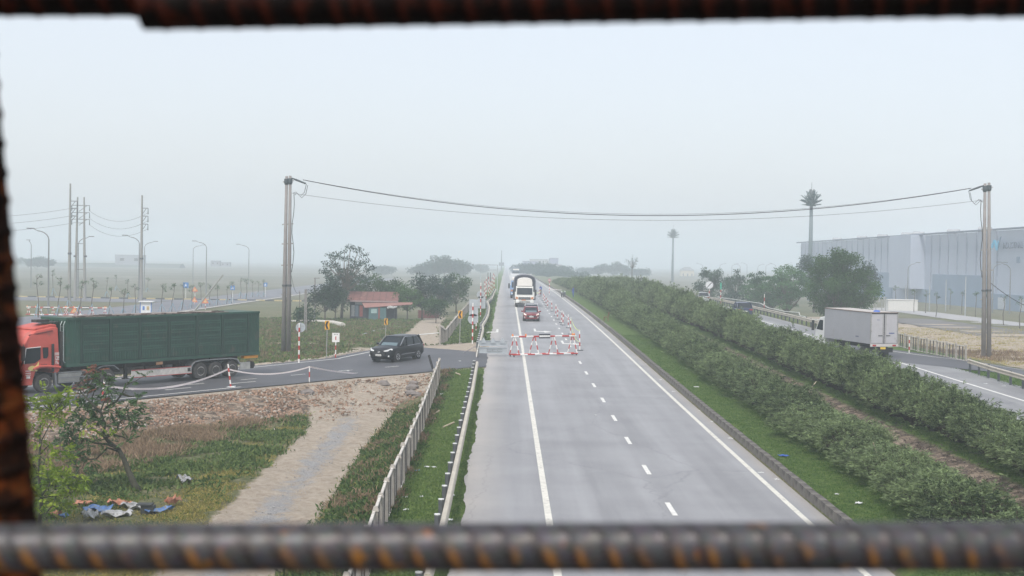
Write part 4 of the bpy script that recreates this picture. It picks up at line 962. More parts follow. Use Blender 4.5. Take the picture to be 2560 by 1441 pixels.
def car(label, loc, rz, paint_, L=4.6, W=1.86, Hh=1.68, wb=2.7, cat='car', suv=True, trim=chrome, lights=None, name='parked_car', glass=None, group=None):
    t = thing(name, label, cat, loc, rz, group)
    h = L / 2; w = W / 2; belt = Hh * .60; gz_ = .24
    k = Hh / 1.68
    st = [(h, .60, .38, .62, .70), (h - .04, .76, .28, .72, .80), (h - .22, .92, .24, .84, .90 * k), (h - .55, .98, .24, .9, .97 * k), (h - 1.0, 1, .26, .95, 1.02 * k),
          (h - 1.35, 1, .26, .96, 1.06 * k), (0, 1, .26, .97, 1.07 * k), (-h + 1.0, 1, .26, .98, 1.10 * k), (-h + .4, .98, .26, .98, 1.12 * k), (-h + .1, .93, .30, .98, 1.10 * k), (-h, .84, .42, .94, 1.04 * k)]
    rings = []
    for x, fw, zb, zs_, zt_ in st:
        a = w * fw; rings.append([(x, -a * .86, zb), (x, -a, zb + .16), (x, -a, zs_ * .8 * k), (x, -a * .97, zs_ * k), (x, -a * .84, zt_), (x, 0, zt_ + .035), (x, a * .84, zt_), (x, a * .97, zs_ * k), (x, a, zs_ * .8 * k), (x, a, zb + .16), (x, a * .86, zb)])
    b = MB(); b.loft(rings); body = b.build('body', paint_, t, smooth=True)
    for e in (body,):
        m_ = e.modifiers.new('edges', 'EDGE_SPLIT'); m_.split_angle = R(38)
    # greenhouse
    xf0, xf1 = h - 1.25, h - 2.0; xr1, xr0 = (-h + .52, -h + .15) if suv else (-h + 1.25, -h + .55); zb = 1.03 * k; zt_ = Hh - .05
    def ring(z, xf, xr, a): return [(xf, -a * .82, z), (xf, a * .82, z), (xf - .28, a, z), (xr + .2, a, z), (xr, a * .85, z), (xr, -a * .85, z), (xr + .2, -a, z), (xf - .28, -a, z)]
    b = MB(); b.loft([ring(zb, xf0, xr0, w * .9), ring((zb + zt_) / 2, (xf0 + xf1) / 2 + .03, (xr0 + xr1) / 2 - .03, w * .85), ring(zt_, xf1, xr1, w * .74)])
    cab = b.build('side_window', glass or glassm, t)
    b = MB(); b.loft([ring(zt_ - .015, xf1 + .03, xr1 - .04, w * .76), ring(zt_ + .03, xf1 - .05, xr1 - .05, w * .73), ring(zt_ + .065, xf1 - .3, xr1 + .3, w * .55)]); b.build('roof', paint_, t, smooth=True)
    b = MB(); e = .012; b.add([(xf0 + e, -w * .70, zb + .02), (xf0 + e, w * .70, zb + .02), (xf1 + .05 + e, w * .57, zt_ - .05), (xf1 + .05 + e, -w * .57, zt_ - .05), (xf0 - .03, -w * .70, zb), (xf0 - .03, w * .70, zb), (xf1 - .0, w * .57, zt_ - .07), (xf1 - .0, -w * .57, zt_ - .07)], [(0, 1, 2, 3), (7, 6, 5, 4), (0, 4, 5, 1), (1, 5, 6, 2), (2, 6, 7, 3), (3, 7, 4, 0)])
    b.build('windscreen', screenm, t)
    for s in (-1, 1):
        b = MB()
        A = [(xf0 - .22, w * .885), (xf1 - .22, w * .74)]
        b.bar((xf0 - .16, s * w * .90, zb), (xf1 - .16, s * w * .765, zt_), .07, .05)
        for xb, xt in ((-.0, -.05), (-h + 1.35, -h + 1.30)) if suv else ((0, -.05),): b.bar((xb, s * w * .91, zb), (xt, s * w * .77, zt_), .04, .09)
        b.bar((xr0 + .15, s * w * .90, zb), (xr1 + .15, s * w * .76, zt_), .05, .22)
        b.build('pillar', paint_, t)
        if trim:
            b = MB(); b.tube([(xf0 - .1, s * w * .93, zb + .02), (xf0 - .75, s * w * .84, zt_ - .03), (0, s * w * .80, zt_ + .01), (xr1 + .4, s * w * .80, zt_ - .03), (xr0 + .35, s * w * .90, zb + .12), (xr0 + .5, s * w * .94, zb + .02), (0, s * w * .95, zb - .005)], .018, 5); b.build('window_trim', trim, t)
            b = MB(); b.bar((wb / 2 - .5, s * (w + .004), .48), (-wb / 2 + .45, s * (w + .004), .50), .02, .04); b.build('sill_trim', trim, t)
        b = MB(); b.bar((h - .9, s * (w + .002), .36), (-h + .8, s * (w + .002), .36), .03, .14); b.build('lower_cladding', blackpl, t)
        b = MB(); b.loft([[(xf0 - .28, s * (w * .95), zb + .02), (xf0 - .38, s * (w * .95), zb + .02), (xf0 - .38, s * (w * .95), zb + .14), (xf0 - .28, s * (w * .95), zb + .14)][::s], [(xf0 - .24, s * (w + .2), zb + .03), (xf0 - .38, s * (w + .2), zb + .03), (xf0 - .38, s * (w + .2), zb + .19), (xf0 - .24, s * (w + .2), zb + .19)][::s]]); b.build('wing_mirror', paint_ if paint_ else blackpl, t)
        b = MB(); b.loft([[(h - .02, s * w * .40, .74 * k), (h - .02, s * w * .70, .76 * k), (h - .02, s * w * .70, .84 * k), (h - .02, s * w * .42, .80 * k)][::s], [(h - .33, s * w * .80, .80 * k), (h - .36, s * w * .965, .84 * k), (h - .36, s * w * .93, .93 * k), (h - .33, s * w * .8, .93 * k)][::s]]); b.build('headlight', lights or lampw, t)
        b = MB(); b.box((-h + .02, s * w * .72, .93 * k), (.09, .36, .12)); b.build('tail_light', lampr, t)
        b = MB(); b.box((h - .12, s * w * .72, .45), (.14, .22, .10)); b.build('fog_light', lampw, t)
        for x in (wb / 2, -wb / 2):
            b = MB(); b.tube([(x, s * (w - .3), .36), (x, s * (w + .006), .36)], .42, 22); b.build('wheel_arch', blackpl, t)
            wheel(t, x, s * (w - .10), .355, .235, s)
    b = MB(); b.loft([[(h - .12, -w * .55, .44), (h - .12, w * .55, .44), (h - .12, w * .62, .74 * k), (h - .12, -w * .62, .74 * k)], [(h + .018, -w * .50, .46), (h + .018, w * .50, .46), (h + .012, w * .58, .73 * k), (h + .012, -w * .58, .73 * k)]]); g = b.build('grille', blackpl, t)
    b = MB(); b.tube([(h + .03, math.cos(a * .314) * .085, .68 * k + math.sin(a * .314) * .05) for a in range(21)], .012, 4); b.bar((h + .03, -.04, .66 * k), (h + .03, .04, .70 * k), .02); b.build('badge', chrome, g)
    b = MB(); b.box((h + .035, 0, .50), (.015, .44, .12)); p = b.build('number_plate', platem, t)
    b = MB()
    for q in range(7): b.box((h + .045, -.16 + q * .053, .50), (.004, .03, .06))
    b.build('plate_characters', blackpl, p)
    b = MB(); b.box((-h - .01, 0, .80), (.02, .5, .14)); b.build('rear_plate', platem, t)
    b = MB(); b.box((0, 0, .26), (L - .7, W - .4, .14)); b.build('underbody', under, t)
    return t
blackpaint = mat('black_car_paint', (.004, .005, .008), .35, 0, var=.1, coat=.15, spec=.3)
redpaint = mat('dark_red_car_paint', (.20, .012, .02), .3, .2, var=.1, coat=.6)
silver = mat('silver_car_paint', (.42, .44, .46), .35, .4, var=.05, coat=.5)
bluepaint = mat('dark_blue_car_paint', (.02, .035, .09), .3, .2, var=.1, coat=.6)
A_ = Vector((-7.35, 94.48, 0.458)); B_ = Vector((-6.05, 96.97, 0.520)); dcar = (A_ - B_).normalized(); ang = math.atan2(dcar.y, dcar.x)
mid_ = (A_ + B_) / 2 ; nrm = Vector((-dcar.y, dcar.x, 0)); ctr = mid_ - nrm * .93
sl_ = math.atan2((zside(A_.x, A_.y) - zside(B_.x, B_.y)), (A_ - B_).length)
cz = zside(ctr.x, ctr.y) + .012
car('black SUV with chrome window trim driving along the side road', (ctr.x, ctr.y, cz), ang, blackpaint, 4.6, 1.88, 1.70, 2.68, trim=chrome, lights=lampw, name='black_suv', cat='SUV')
bpy.data.objects['black_suv'].rotation_euler = (0, -sl_, ang)
p = (2.663, 142.70, 1.303)
sr = lambda y: math.atan((zr(y + 2) - zr(y - 2)) / 4)
def on_road(o, y, rz): o.rotation_euler = (0, (sr(y) if rz < 0 else -sr(y)), rz)
o = car('dark red car leading the queue towards the barricade', (p[0] + .05, p[1] + 2.1, zr(p[1] + 2.1)), R(-90), redpaint, 4.1, 1.68, 1.46, 2.5, trim=None, lights=lamp_on, name='red_car'); on_road(o, p[1], R(-90))
o = car('silver car close behind the red one in the queue', (p[0] + .22, p[1] + 9.6, zr(p[1] + 9.6)), R(-90), silver, 4.3, 1.74, 1.45, 2.6, trim=None, lights=lamp_on, suv=False, name='silver_car'); on_road(o, p[1] + 10, R(-90))
p = (27.26, 157.00, 1.333)
o = car('dark blue SUV seen from behind on the far carriageway', (p[0], 159, zr(159)), R(90), bluepaint, 4.7, 1.9, 1.78, 2.8, trim=None, name='blue_suv', cat='SUV'); on_road(o, 159, R(90))
p = (30.19, 205.00, 1.923)
o = car('small white car far up the far carriageway below the round sign', (p[0] - .8, 206, zr(206)), R(90), mat('white_car_paint', (.34, .36, .38), .35, var=.05), 4.2, 1.7, 1.6, 2.5, trim=None, name='white_car'); on_road(o, 206, R(90))

# ---------------------------------------------------------------- red tractor with long green box trailer
redcab = mat('faded_red_cab_paint', (.50, .085, .062), .5, var=.12, scale=1.5, dirt=((.32, .12, .09), 2.2, .60))
greenb = mat('green_box_paint', (.024, .080, .056), .6, var=.3, scale=1.3, dirt=((.075, .09, .07), 1.6, .56))
greend = mat('green_rib_paint', (.014, .046, .034), .6, var=.2, scale=2.0)  # darker green: shade between the ribs painted into the panels; posts share it
greyst = mat('grey_mudguard_metal', (.26, .27, .28), .5, .4, var=.2, scale=3)
W0 = Vector((-24.52, 73.56, 0.083)); W1 = Vector((-16.47, 83.45, 0.206)); dt = (W0 - W1); dt.z = 0; dt.normalize(); ang_t = math.atan2(dt.y, dt.x)
nrm = Vector((-dt.y, dt.x, 0)); c0 = W0 - nrm * 1.22
slope_t = math.atan2(zside(W0.x, W0.y) - zside(W1.x, W1.y), (W0 - W1).length)
T = thing('semi_truck', 'red tractor cab pulling a long green ribbed box trailer on the side road', 'truck', (c0.x, c0.y, zside(W0.x, W0.y) + .013), 0)
T.rotation_euler = (0, -slope_t, ang_t)
# x = -s (front axle at 0)
cx0, cx1 = 1.42, -.95
b = MB()
prof = [(cx0 + .0, .75), (cx0 + .03, 1.3), (cx0 - .02, 1.75), (cx0 - .22, 2.55), (cx0 - .55, 3.0), (cx0 - 1.05, 3.32), (cx1 + .35, 3.46), (cx1, 3.42), (cx1, 1.12), (cx1 + .1, 1.02), (.62 - 1.35, .98), (-.60, .98), (-.52, 1.12), (-.3, 1.26), (0, 1.30), (.3, 1.26), (.52, 1.1), (.62, .75)]
half = [1.14, 1.20, 1.22, 1.20, 1.16, 1.08, 1.04, 1.04, 1.22, 1.22, 1.22, 1.22, 1.22, 1.22, 1.22, 1.22, 1.22, 1.2]
# the cab shell: outline in side view, bulged sides
nP = len(prof); v = []; 
for s in (-1, 1):
    for (x, z), hw in zip(prof, half): v.append((x, s * hw, z))
b.v = v; b.f = [tuple(range(nP))[::-1] if 0 else tuple(range(nP)), tuple(range(nP, 2 * nP))[::-1]] + [(i, i + nP, (i + 1) % nP + nP, (i + 1) % nP) for i in range(nP)]
cabm = b.build('cab', redcab, T, bevel=.05)
ys_ = 1.225
b = MB(); b.prism([(cx0 - .02, .45), (cx0 + .12, .50), (cx0 + .16, 1.0), (cx0 + .06, 1.25), (cx0 - .12, 1.25), (.64, .74), (.70, .42)], 'y', -1.2, 1.2); b.build('front_bumper', redcab, T, bevel=.03)
b = MB(); b.add([(cx0 - .01, -1.0, 1.75), (cx0 - .01, 1.0, 1.75), (cx0 - .20, .98, 2.55), (cx0 - .20, -.98, 2.55), (cx0 - .06, -1.0, 1.75), (cx0 - .06, 1.0, 1.75), (cx0 - .28, .98, 2.55), (cx0 - .28, -.98, 2.55)], [(0, 1, 2, 3), (7, 6, 5, 4), (0, 4, 5, 1), (1, 5, 6, 2), (2, 6, 7, 3), (3, 7, 4, 0)]); b.build('windscreen', screenm, T)
for s in (-1, 1):
    y1, y2 = (ys_ - .03, ys_ + .012); y1, y2 = (min(s * y1, s * y2), max(s * y1, s * y2))
    b = MB(); b.prism([(cx0 - .22, 1.58), (cx0 - .32, 2.30), (cx0 - .42, 2.42), (.22, 2.42), (.22, 1.80), (.55, 1.60)], 'y', y1, y2); b.build('door_window', glassm, T)
    b = MB(); b.tube([(cx0 - .22, s * (ys_ + .02), 1.58), (cx0 - .34, s * (ys_ + .02), 2.40), (.22, s * (ys_ + .02), 2.44)], .025, 5); b.build('window_frame', whitep, T)
    b = MB(); b.prism([(.08, 2.40), (-.24, 2.40), (-.24, 1.95), (-.16, 1.82), (.04, 1.82)], 'y', y1, y2); b.build('rear_window', glassm, T)
    b = MB(); b.box((-.52, s * (ys_ + .005), 1.82), (.15, .03, 1.5)); b.build('side_grille', under, T)
    for k in range(9): b = MB(); b.box((-.52, s * (ys_ + .03), 1.2 + k * .155), (.13, .02, .03)); b.build('grille_slat', blackpl, T)
    b = MB(); b.box((-.0, s * (ys_ + .006), 1.42), (.34, .02, .2)); b.build('side_vent', mat('dull_red_vent', (.26, .05, .04), .6), T)
    b = MB(); b.box((.35, s * (ys_ + .02), 1.36), (.22, .04, .06)); b.build('door_handle', blackpl, T)
    b = MB(); b.tube([(.66, s * 1.30, 1.25), (.60, s * 1.30, 1.31), (.34, s * 1.30, 1.40), (-.1, s * 1.3, 1.40), (-.6, s * 1.3, 1.34), (-.93, s * 1.3, 1.30)], .07, 8); b.build('wheel_arch_lip', redcab, T)
    b = MB(); b.box((cx0 - .05, s * 1.42, 2.15), (.12, .28, .75)); b.build('mirror', blackpl, T, bevel=.03)
    b = MB(); b.bar((cx0 - .2, s * 1.2, 2.6), (cx0 - .05, s * 1.45, 2.55), .05); b.bar((cx0 - .1, s * 1.2, 1.5), (cx0 - .05, s * 1.42, 1.8), .05); b.build('mirror_arm', blackpl, T)
    b = MB(); b.loft([[(cx0 + .165, s * .75, .70), (cx0 + .165, s * 1.1, .70), (cx0 + .12, s * 1.1, .95), (cx0 + .12, s * .75, .95)][::s], [(cx0 - .1, s * .75, .70), (cx0 - .1, s * 1.215, .72), (cx0 - .1, s * 1.215, .95), (cx0 - .1, s * .75, .95)][::s]]); b.build('headlight', lampw, T)
    b = MB(); b.prism([(-.62, 1.04), (-.72, 1.05), (-.80, .35), (-.70, .30)], 'y', min(s * .95, s * 1.22), max(s * .95, s * 1.22)); b.build('mudguard', greyst, T)
b = MB(); b.prism([(cx0 - 1.0, 3.33), (cx0 - 1.05, 3.45), (cx1 + .3, 3.62), (cx1 + .05, 3.58), (cx1 + .02, 3.40)], 'y', -.96, .96); b.build('roof_fairing', redcab, T, bevel=.04)
b = MB(); b.prism([(.85, 3.10), (-.55, 3.30), (-.62, 3.24), (.80, 3.02)], 'y', 1.075, 1.12); b.build('roof_seam', mat('dark_red_seam', (.16, .03, .025), .6), T)
b = MB(); b.box((-.35, .3, 3.78), (.8, .5, .14)); b.box((-.75, .3, 3.70), (1.0, 1.0, .04)); b.build('roof_gear', under, T, bevel=.03)
# emblem on the door: a yellow bird, and white characters on the cab rear edge
yb = mat('pale_yellow_decal', (.72, .60, .22), .5, var=.1)
yy = ys_ + .022
b = MB(); b.prism([(.98, 1.30), (.90, 1.42), (.72, 1.47), (.55, 1.42), (.42, 1.52), (.34, 1.66), (.33, 1.48), (.42, 1.33), (.50, 1.24), (.40, 1.20), (.46, 1.16), (.62, 1.18), (.80, 1.20)], 'y', yy - .02, yy + .004); b.build('bird_emblem', yb, T)
wd = mat('white_decal', (.72, .70, .68), .5)
for (z0, strokes) in ((2.02, [(-.14, 0, .03, .16), (-.05, 0, .03, .16), (.04, 0, .03, .16), (.13, 0, .03, .16)]), (1.80, [(-.09, 0, .03, .18), (-.03, .08, .09, .03), (-.03, -.08, .09, .03), (.04, 0, .03, .18), (.13, .05, .03, .08), (.11, -.08, .08, .03), (.11, .08, .08, .03), (.11, 0, .08, .03)]), (1.58, [(-.08, 0, .03, .16), (.0, .05, .03, .07), (.04, -.05, .03, .09), (.1, -.06, .06, .03)])):
    b = MB()
    for dx, dz, sx, sz in strokes: b.box((-.76 - dx * .8, yy, z0 + dz), (sx, .016, sz))
    b.build('white_characters', wd, T)
b = MB()
for z0 in (.98, 1.08, 1.2): b.box((.95, ys_ + .008, z0), (.3, .012, .035))
b.box((.95, ys_ + .008, .86), (.22, .012, .12)); b.build('small_white_lettering', wd, T)
for s in (-1, 1): wheel(T, 0, s * 1.05, .50, .33, s, dusty_tyre, steelrim, 0)
for x in (-2.65, -4.0):
    for s in (-1, 1): wheel(T, x, s * .93, .50, .58, s, dusty_tyre, steelrim, 0)
for s in (-1, 1): b = MB(); b.prism([(-3.35, 1.12), (-3.7, 1.22), (-4.4, 1.2), (-4.75, .95), (-4.72, .92), (-4.38, 1.15), (-3.7, 1.17), (-3.35, 1.07)], 'y', min(s * .7, s * 1.2), max(s * .7, s * 1.2)); b.build('mudguard', greyst, T)
b = MB(); b.box((-2.3, 0, .85), (6.0, .9, .25)); b.box((-2.6, 0, 1.1), (2.2, 1.0, .12)); b.build('chassis', under, T)
tankm = mat('dusty_aluminium', (.34, .34, .32), .5, .5, var=.25, scale=3)
for s in (-1, 1): b = MB(); b.box((-1.65, s * .98, .68), (1.55, .42, .55)); o = b.build('fuel_tank', tankm, T, bevel=.1)
for z in (1.0, .72, .45): b = MB(); b.box((-1.65, 1.215, z), (1.6, .03, .05)); b.build('tank_strap', greyst, T)
b = MB(); b.tube([(-1.18, 1.0, 1.15), (-1.18, 1.0, 3.2)], .09, 8); b.build('air_pipe', under, T)
# trailer box
bx0, bx1, zb_, zt_ = -1.34, -14.9, 1.28, 3.92
b = MB(); b.box(((bx0 + bx1) / 2, 0, (zb_ + zt_) / 2), (bx0 - bx1, 2.36, zt_ - zb_)); box_ = b.build('box_body', greenb, T)
xs_ = [1.34, 2.27, 4.15, 6.1, 8.1, 10.1, 12.0, 14.0, 14.9]
for x in xs_[1:-1]:
    for s in (-1, 1): b = MB(); b.box((-x, s * 1.205, (zb_ + zt_) / 2), (.13, .07, zt_ - zb_)); b.build('side_post', greend, T)
for i in range(1, 7):
    xa, xb = -xs_[i] - .07, -xs_[i + 1] + .07; L_ = xa - xb; xm = (xa + xb) / 2
    for s in (-1, 1):
        pn = MB(); pn.box((xm, s * 1.188, 2.65), (L_ - .03, .02, 2.45)); P_ = pn.build('side_panel', greend, T)
        r_ = MB()
        for z in (2.02, 2.14, 2.44, 2.58, 2.88, 3.02, 3.34, 3.46): r_.box((xm, s * 1.212, z), (L_ - .10, .045, .075))
        for x in (xa - .07, xb + .07): r_.box((x, s * 1.206, 2.72), (.05, .032, 1.6))
        r_.build('horizontal_rib', greenb, P_)
        r_ = MB()
        n = 15
        for k in range(n): r_.box((xa - .12 - (L_ - .24) * k / (n - 1), s * 1.208, 1.72), (.06, .045, .46))
        r_.build('lower_corrugation', greenb, P_)
        r_ = MB()
        for k in range(16): r_.box((xa - .1 - (L_ - .2) * k / 15, s * 1.2, 2.72), (.035, .018, 1.5))
        r_.build('upper_corrugation', greenb, P_)
for (xa, xb) in ((bx0, -xs_[1]), (-xs_[7], bx1)):
    b = MB()
    for k in range(6): b.box((xa + (xb - xa) * (k + .5) / 6, 1.19, 2.6), (.05, .03, 2.4)); 
    b.build('end_corrugation', greenb, T)
for s in (-1, 1):
    for z, hh in ((zb_ + .06, .16), (zt_ - .05, .12)): b = MB(); b.box(((bx0 + bx1) / 2, s * 1.222, z), (bx0 - bx1, .05, hh)); b.build('side_rail', greenb, T)
b = MB()
for k in range(9): b.box((bx0 + .02, -1.0 + k * .25, 2.6), (.05, .06, 2.4))
b.build('front_wall_rib', greend, T)
lad = mat('pale_ladder_steel', (.30, .36, .36), .5, .4)
b = MB()
for y in (.86, 1.14): b.tube([(bx0 + .02, y, 1.5), (bx0 + .12, y, 1.6), (bx0 + .12, y, 3.55), (bx0 + .02, y, 3.75)], .028, 6)
for k in range(8): b.bar((bx0 + .12, .86, 1.7 + k * .25), (bx0 + .12, 1.14, 1.7 + k * .25), .022)
b.build('ladder', lad, T)
# load edge: folded tarpaulin and bars along the roof
b = MB(); rr = random.Random(4)
x = bx0 - .6
while x > bx1 + 2.6:
    L_ = rr.uniform(.15, .4); b.box((x - L_ / 2, 1.0 + rr.uniform(-.1, .1), zt_ + .04 + rr.uniform(-.02, .03)), (L_, .22, rr.uniform(.05, .12)), rr.uniform(-.2, .2)); x -= L_ + rr.uniform(-.02, .1)
b.build('folded_cover', mat('rolled_dirty_tarpaulin', (.10, .075, .065), .9, var=.5, scale=6), T)
b = MB(); b.box(((bx0 + bx1) / 2 + .8, .2, zt_ + .02), (bx0 - bx1 - 3, 1.8, .05)); b.build('cover_sheet', mat('dusty_cover', (.22, .19, .17), .9, var=.3, scale=3), T)
# trailer running gear
for x in (-10.4, -11.53, -12.75):
    for s in (-1, 1): wheel(T, x, s * .93, .50, .58, s, dusty_tyre, steelrim, 0)
for s in (-1, 1):
    b = MB()
    pf = [(-9.65, .55), (-9.72, .9), (-9.95, 1.10), (-10.4, 1.17), (-12.75, 1.17), (-13.2, 1.08), (-13.42, .75), (-13.36, .72), (-13.12, 1.02), (-12.75, 1.11), (-10.4, 1.11), (-9.98, 1.04), (-9.78, .86), (-9.7, .55)]
    b.prism(pf, 'y', min(s * .62, s * 1.235), max(s * .62, s * 1.235)); b.build('mudguard', greyst, T)
    sg = MB(); sg.box((-7.65, s * 1.17, .62), (4.2, .04, .40)); g_ = sg.build('side_guard', mat('white_dirty_guard', (.52, .50, .47), .6, var=.3, scale=3), T)
    sg = MB()
    for z in (.83, .42): sg.box((-7.65, s * 1.198, z), (4.2, .012, .03))
    sg.build('red_edge', redp, g_)
    sg = MB(); sg.box((-9.55, s * 1.196, .64), (.2, .012, .2)); sg.build('black_square', blackpl, g_)
    b = MB(); b.box((-13.85, s * 1.1, .62), (.8, .04, .45)); b.build('rear_flap', mat('grey_flap', (.40, .40, .38), .7, var=.3), T)
b = MB(); b.box((-8.0, 0, 1.08), (11.6, .9, .30)); b.build('trailer_frame', under, T)
b = MB()
for x in (-11.2, -9.0, -6.4, -7.6): b.bar((x, 1.0, 1.2), (x - .5, .6, .8), .06)
b.build('frame_brace', under, T)
for s in (-1, 1): b = MB(); b.box((-5.45, s * .75, .78), (.16, .16, .8)); b.box((-5.45, s * .75, .36), (.3, .3, .05)); b.build('landing_leg', under, T)
b = MB(); b.box((-14.25, 1.05, 1.14), (1.1, .3, .15)); b.build('rear_bumper', mat('orange_bumper_paint', (.62, .26, .03), .6, var=.2), T)
b = MB(); b.box((-7.45, 1.19, 1.14), (.45, .04, .16)); b.build('side_marker', mat('dull_orange_plate', (.40, .22, .12), .7), T)
b = MB(); b.tube([(-14.5, .6, .62), (-14.5, 1.0, .62)], .22, 12); b.build('rear_bracket', under, T)

# ---------------------------------------------------------------- beige truck with black tarpaulin hood
cream = mat('cream_cab_paint', (.70, .71, .68), .45, var=.12, scale=2)
tarp = mat('dark_blue_grey_tarpaulin', (.03, .036, .055), .75, var=.2, scale=1.5)
p = (2.464, 177.88, 1.620)
def box_truck_front(name, label, loc, paint_, cover, W=2.45, H=4.15, L=8.5, dome=True, boxm=None, detail=True):
    t = thing(name, label, 'truck', loc, 0); on_road(t, loc[1], R(-90))
    # local: +x forward. cab
    b = MB(); b.prism([(0, .55), (.05, 1.3), (-.02, 1.62), (-.25, 2.62), (-.45, 2.72), (-1.7, 2.72), (-1.7, .55)], 'y', -W / 2 + .12, W / 2 - .12); b.build('cab', paint_, t, bevel=.06)
    b = MB(); b.add([(.06, -1.0, 1.66), (.06, 1.0, 1.66), (-.13, .98, 2.5), (-.13, -.98, 2.5), (-.1, -1.0, 1.66), (-.1, 1.0, 1.66), (-.3, .98, 2.5), (-.3, -.98, 2.5)], [(0, 1, 2, 3), (7, 6, 5, 4), (0, 4, 5, 1), (1, 5, 6, 2), (2, 6, 7, 3), (3, 7, 4, 0)]); b.build('windscreen', glassm, t)
    if detail:
        b = MB(); b.box((.13, 0, .44), (.2, W - .3, .22)); b.build('lower_bumper', blackpl, t)
        b = MB(); b.box((.08, 0, 1.16), (.06, 1.55, .34)); g = b.build('grille', blackpl, t)
        for k in range(4): b = MB(); b.box((.115, 0, 1.08 + k * .07), (.015, 1.46, .02)); b.build('grille_bar', chrome, g)
        b = MB(); b.box((.08, 0, .75), (.22, W - .1, .38)); b.build('bumper', paint_, t, bevel=.04)
        for z in (.62, .80): b = MB(); b.box((.20, 0, z), (.02, 1.5, .08)); b.build('bumper_slot', blackpl, t)
        b = MB(); b.box((.215, .0, .52), (.02, .45, .13)); b.build('number_plate', platem, t)
        b = MB(); b.box((.22, -.1, .95), (.02, .5, .08)); b.build('orange_mark', orange, t)
        for s in (-1, 1):
            b = MB(); b.loft([[(.10, s * .82, 1.05), (.10, s * 1.13, 1.08), (.10, s * 1.13, 1.38), (.10, s * .86, 1.32)][::s], [(-.1, s * .82, 1.05), (-.1, s * 1.15, 1.08), (-.1, s * 1.15, 1.38), (-.1, s * .86, 1.32)][::s]]); hl = b.build('headlight', mat('amber_lens', (.5, .2, .08), .3), t)
            b = MB(); b.box((.18, s * .85, .74), (.06, .4, .16)); b.build('lower_lamp', lampw, t)
            b = MB(); b.box((-.1, s * 1.42, 2.0), (.1, .24, .6)); b.box((.0, s * 1.42, 1.62), (.1, .24, .2)); b.build('mirror', blackpl, t)
            b = MB(); b.box((-.05, s * 1.18, 1.55), (.04, .16, .9)); b.build('corner_panel', paint_, t)
    fm = mat('front_fairing_white', (.72, .70, .66), .5, var=.06, scale=2)
    if dome:
        b = MB()
        for i, x in enumerate((-.25, -1.25)):
            ring = [(x - .0, W / 2 * .80 * c, 2.74 + 1.0 * s_) for c, s_ in ((1, 0), (1, .45), (.93, .78), (.7, .92), (.35, 1.0), (0, 1.02), (-.35, 1.0), (-.7, .92), (-.93, .78), (-1, .45), (-1, 0))]
            if i: ring = [(a, b_, c_ + .08) for a, b_, c_ in ring]
            b.v += ring
        n = 11; b.f = [(k, (k + 1) % n, (k + 1) % n + n, k + n) for k in range(n)] + [tuple(range(n))[::-1], tuple(range(n, 2 * n))]
        b.build('roof_fairing', fm, t)
        arch = [(W / 2 + .16, .9), (W / 2 + .16, H - .75), (W / 2 + .02, H - .33), (W / 2 - .4, H - .1), (.4, H), (-.4, H), (-W / 2 + .4, H - .1), (-W / 2 - .02, H - .33), (-W / 2 - .16, H - .75), (-W / 2 - .16, .9)]
        b = MB(); b.prism(arch, 'x', -L, -1.35); b.build('tarpaulin_hood', cover, t)
        b = MB(); b.tube([(-1.33, y, z) for y, z in arch], .07, 6); b.build('hood_hem', mat('pale_hem', (.14, .15, .18), .7), t)
        b = MB(); b.bar((-1.9, .2, H + .05), (-1.8, .95, H + .12), .08); b.build('roof_bar', capm, t)
    else:
        b = MB(); b.box((-L / 2 - .95, 0, 2.35), (L - 1.9, W, 2.7)); b.build('cargo_box', boxm, t)
        b = MB(); b.box((-.7, 0, 3.0), (1.2, 1.9, .5)); b.build('roof_fairing', fm, t, bevel=.15)
    b = MB(); b.box((-L / 2, 0, .75), (L - .4, .9, .3)); b.build('chassis', under, t)
    for x in (-.95, -L + 1.6, -L + 2.9):
        for s in (-1, 1): wheel(t, x, s * (W / 2 - .2), .50, .32, s, tyre, steelrim, 0)
    return t
box_truck_front('tarpaulin_truck', 'cream truck with a black tarpaulin hood behind the two cars', (p[0], p[1], zr(p[1])), cream, tarp)
bluecab = mat('blue_white_cab', (.16, .28, .48), .5, var=.1)
p = (2.232, 205.31, 1.776)
box_truck_front('following_truck', 'pale blue truck mostly hidden behind the tarpaulin truck', (1.95, 214, zr(214)), bluecab, tarp, dome=False, boxm=mat('white_cargo_box', (.62, .64, .66), .6, var=.05), L=9, H=4)
p = (3.09, 400.00, 2.361)
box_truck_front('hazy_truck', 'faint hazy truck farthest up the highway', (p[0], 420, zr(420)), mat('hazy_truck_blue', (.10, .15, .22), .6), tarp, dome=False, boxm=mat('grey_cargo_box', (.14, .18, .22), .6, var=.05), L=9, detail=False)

# ---------------------------------------------------------------- grey box truck on the right, seen from behind
boxw = mat('pale_grey_box_sides', (.31, .32, .345), .6, .1, var=.07, scale=.8, dirt=((.27, .26, .24), 1.2, .62))
doorw = mat('off_white_doors', (.41, .41, .43), .6, var=.08, scale=1.2, dirt=((.27, .25, .23), 1.4, .60))
pr = (29.16, 108.00, 0.656)
t = thing('box_truck', 'grey box truck with closed double rear doors on the far carriageway', 'truck', (27.95, 101.6, zr(101.6) - .02), 0)
t.rotation_euler = (0, -.012, R(105))
Lb, Wb, z0, z1 = 7.0, 2.25, 1.08, 3.36
b = MB(); b.box((Lb / 2, 0, (z0 + z1) / 2), (Lb, Wb, z1 - z0)); b.build('cargo_box', boxw, t)
b = MB(); b.box((Lb / 2, 0, z1 + .03), (Lb + .05, Wb + .05, .06)); b.build('roof_edge', mat('brown_roof_edge', (.16, .12, .10), .7, var=.3), t)
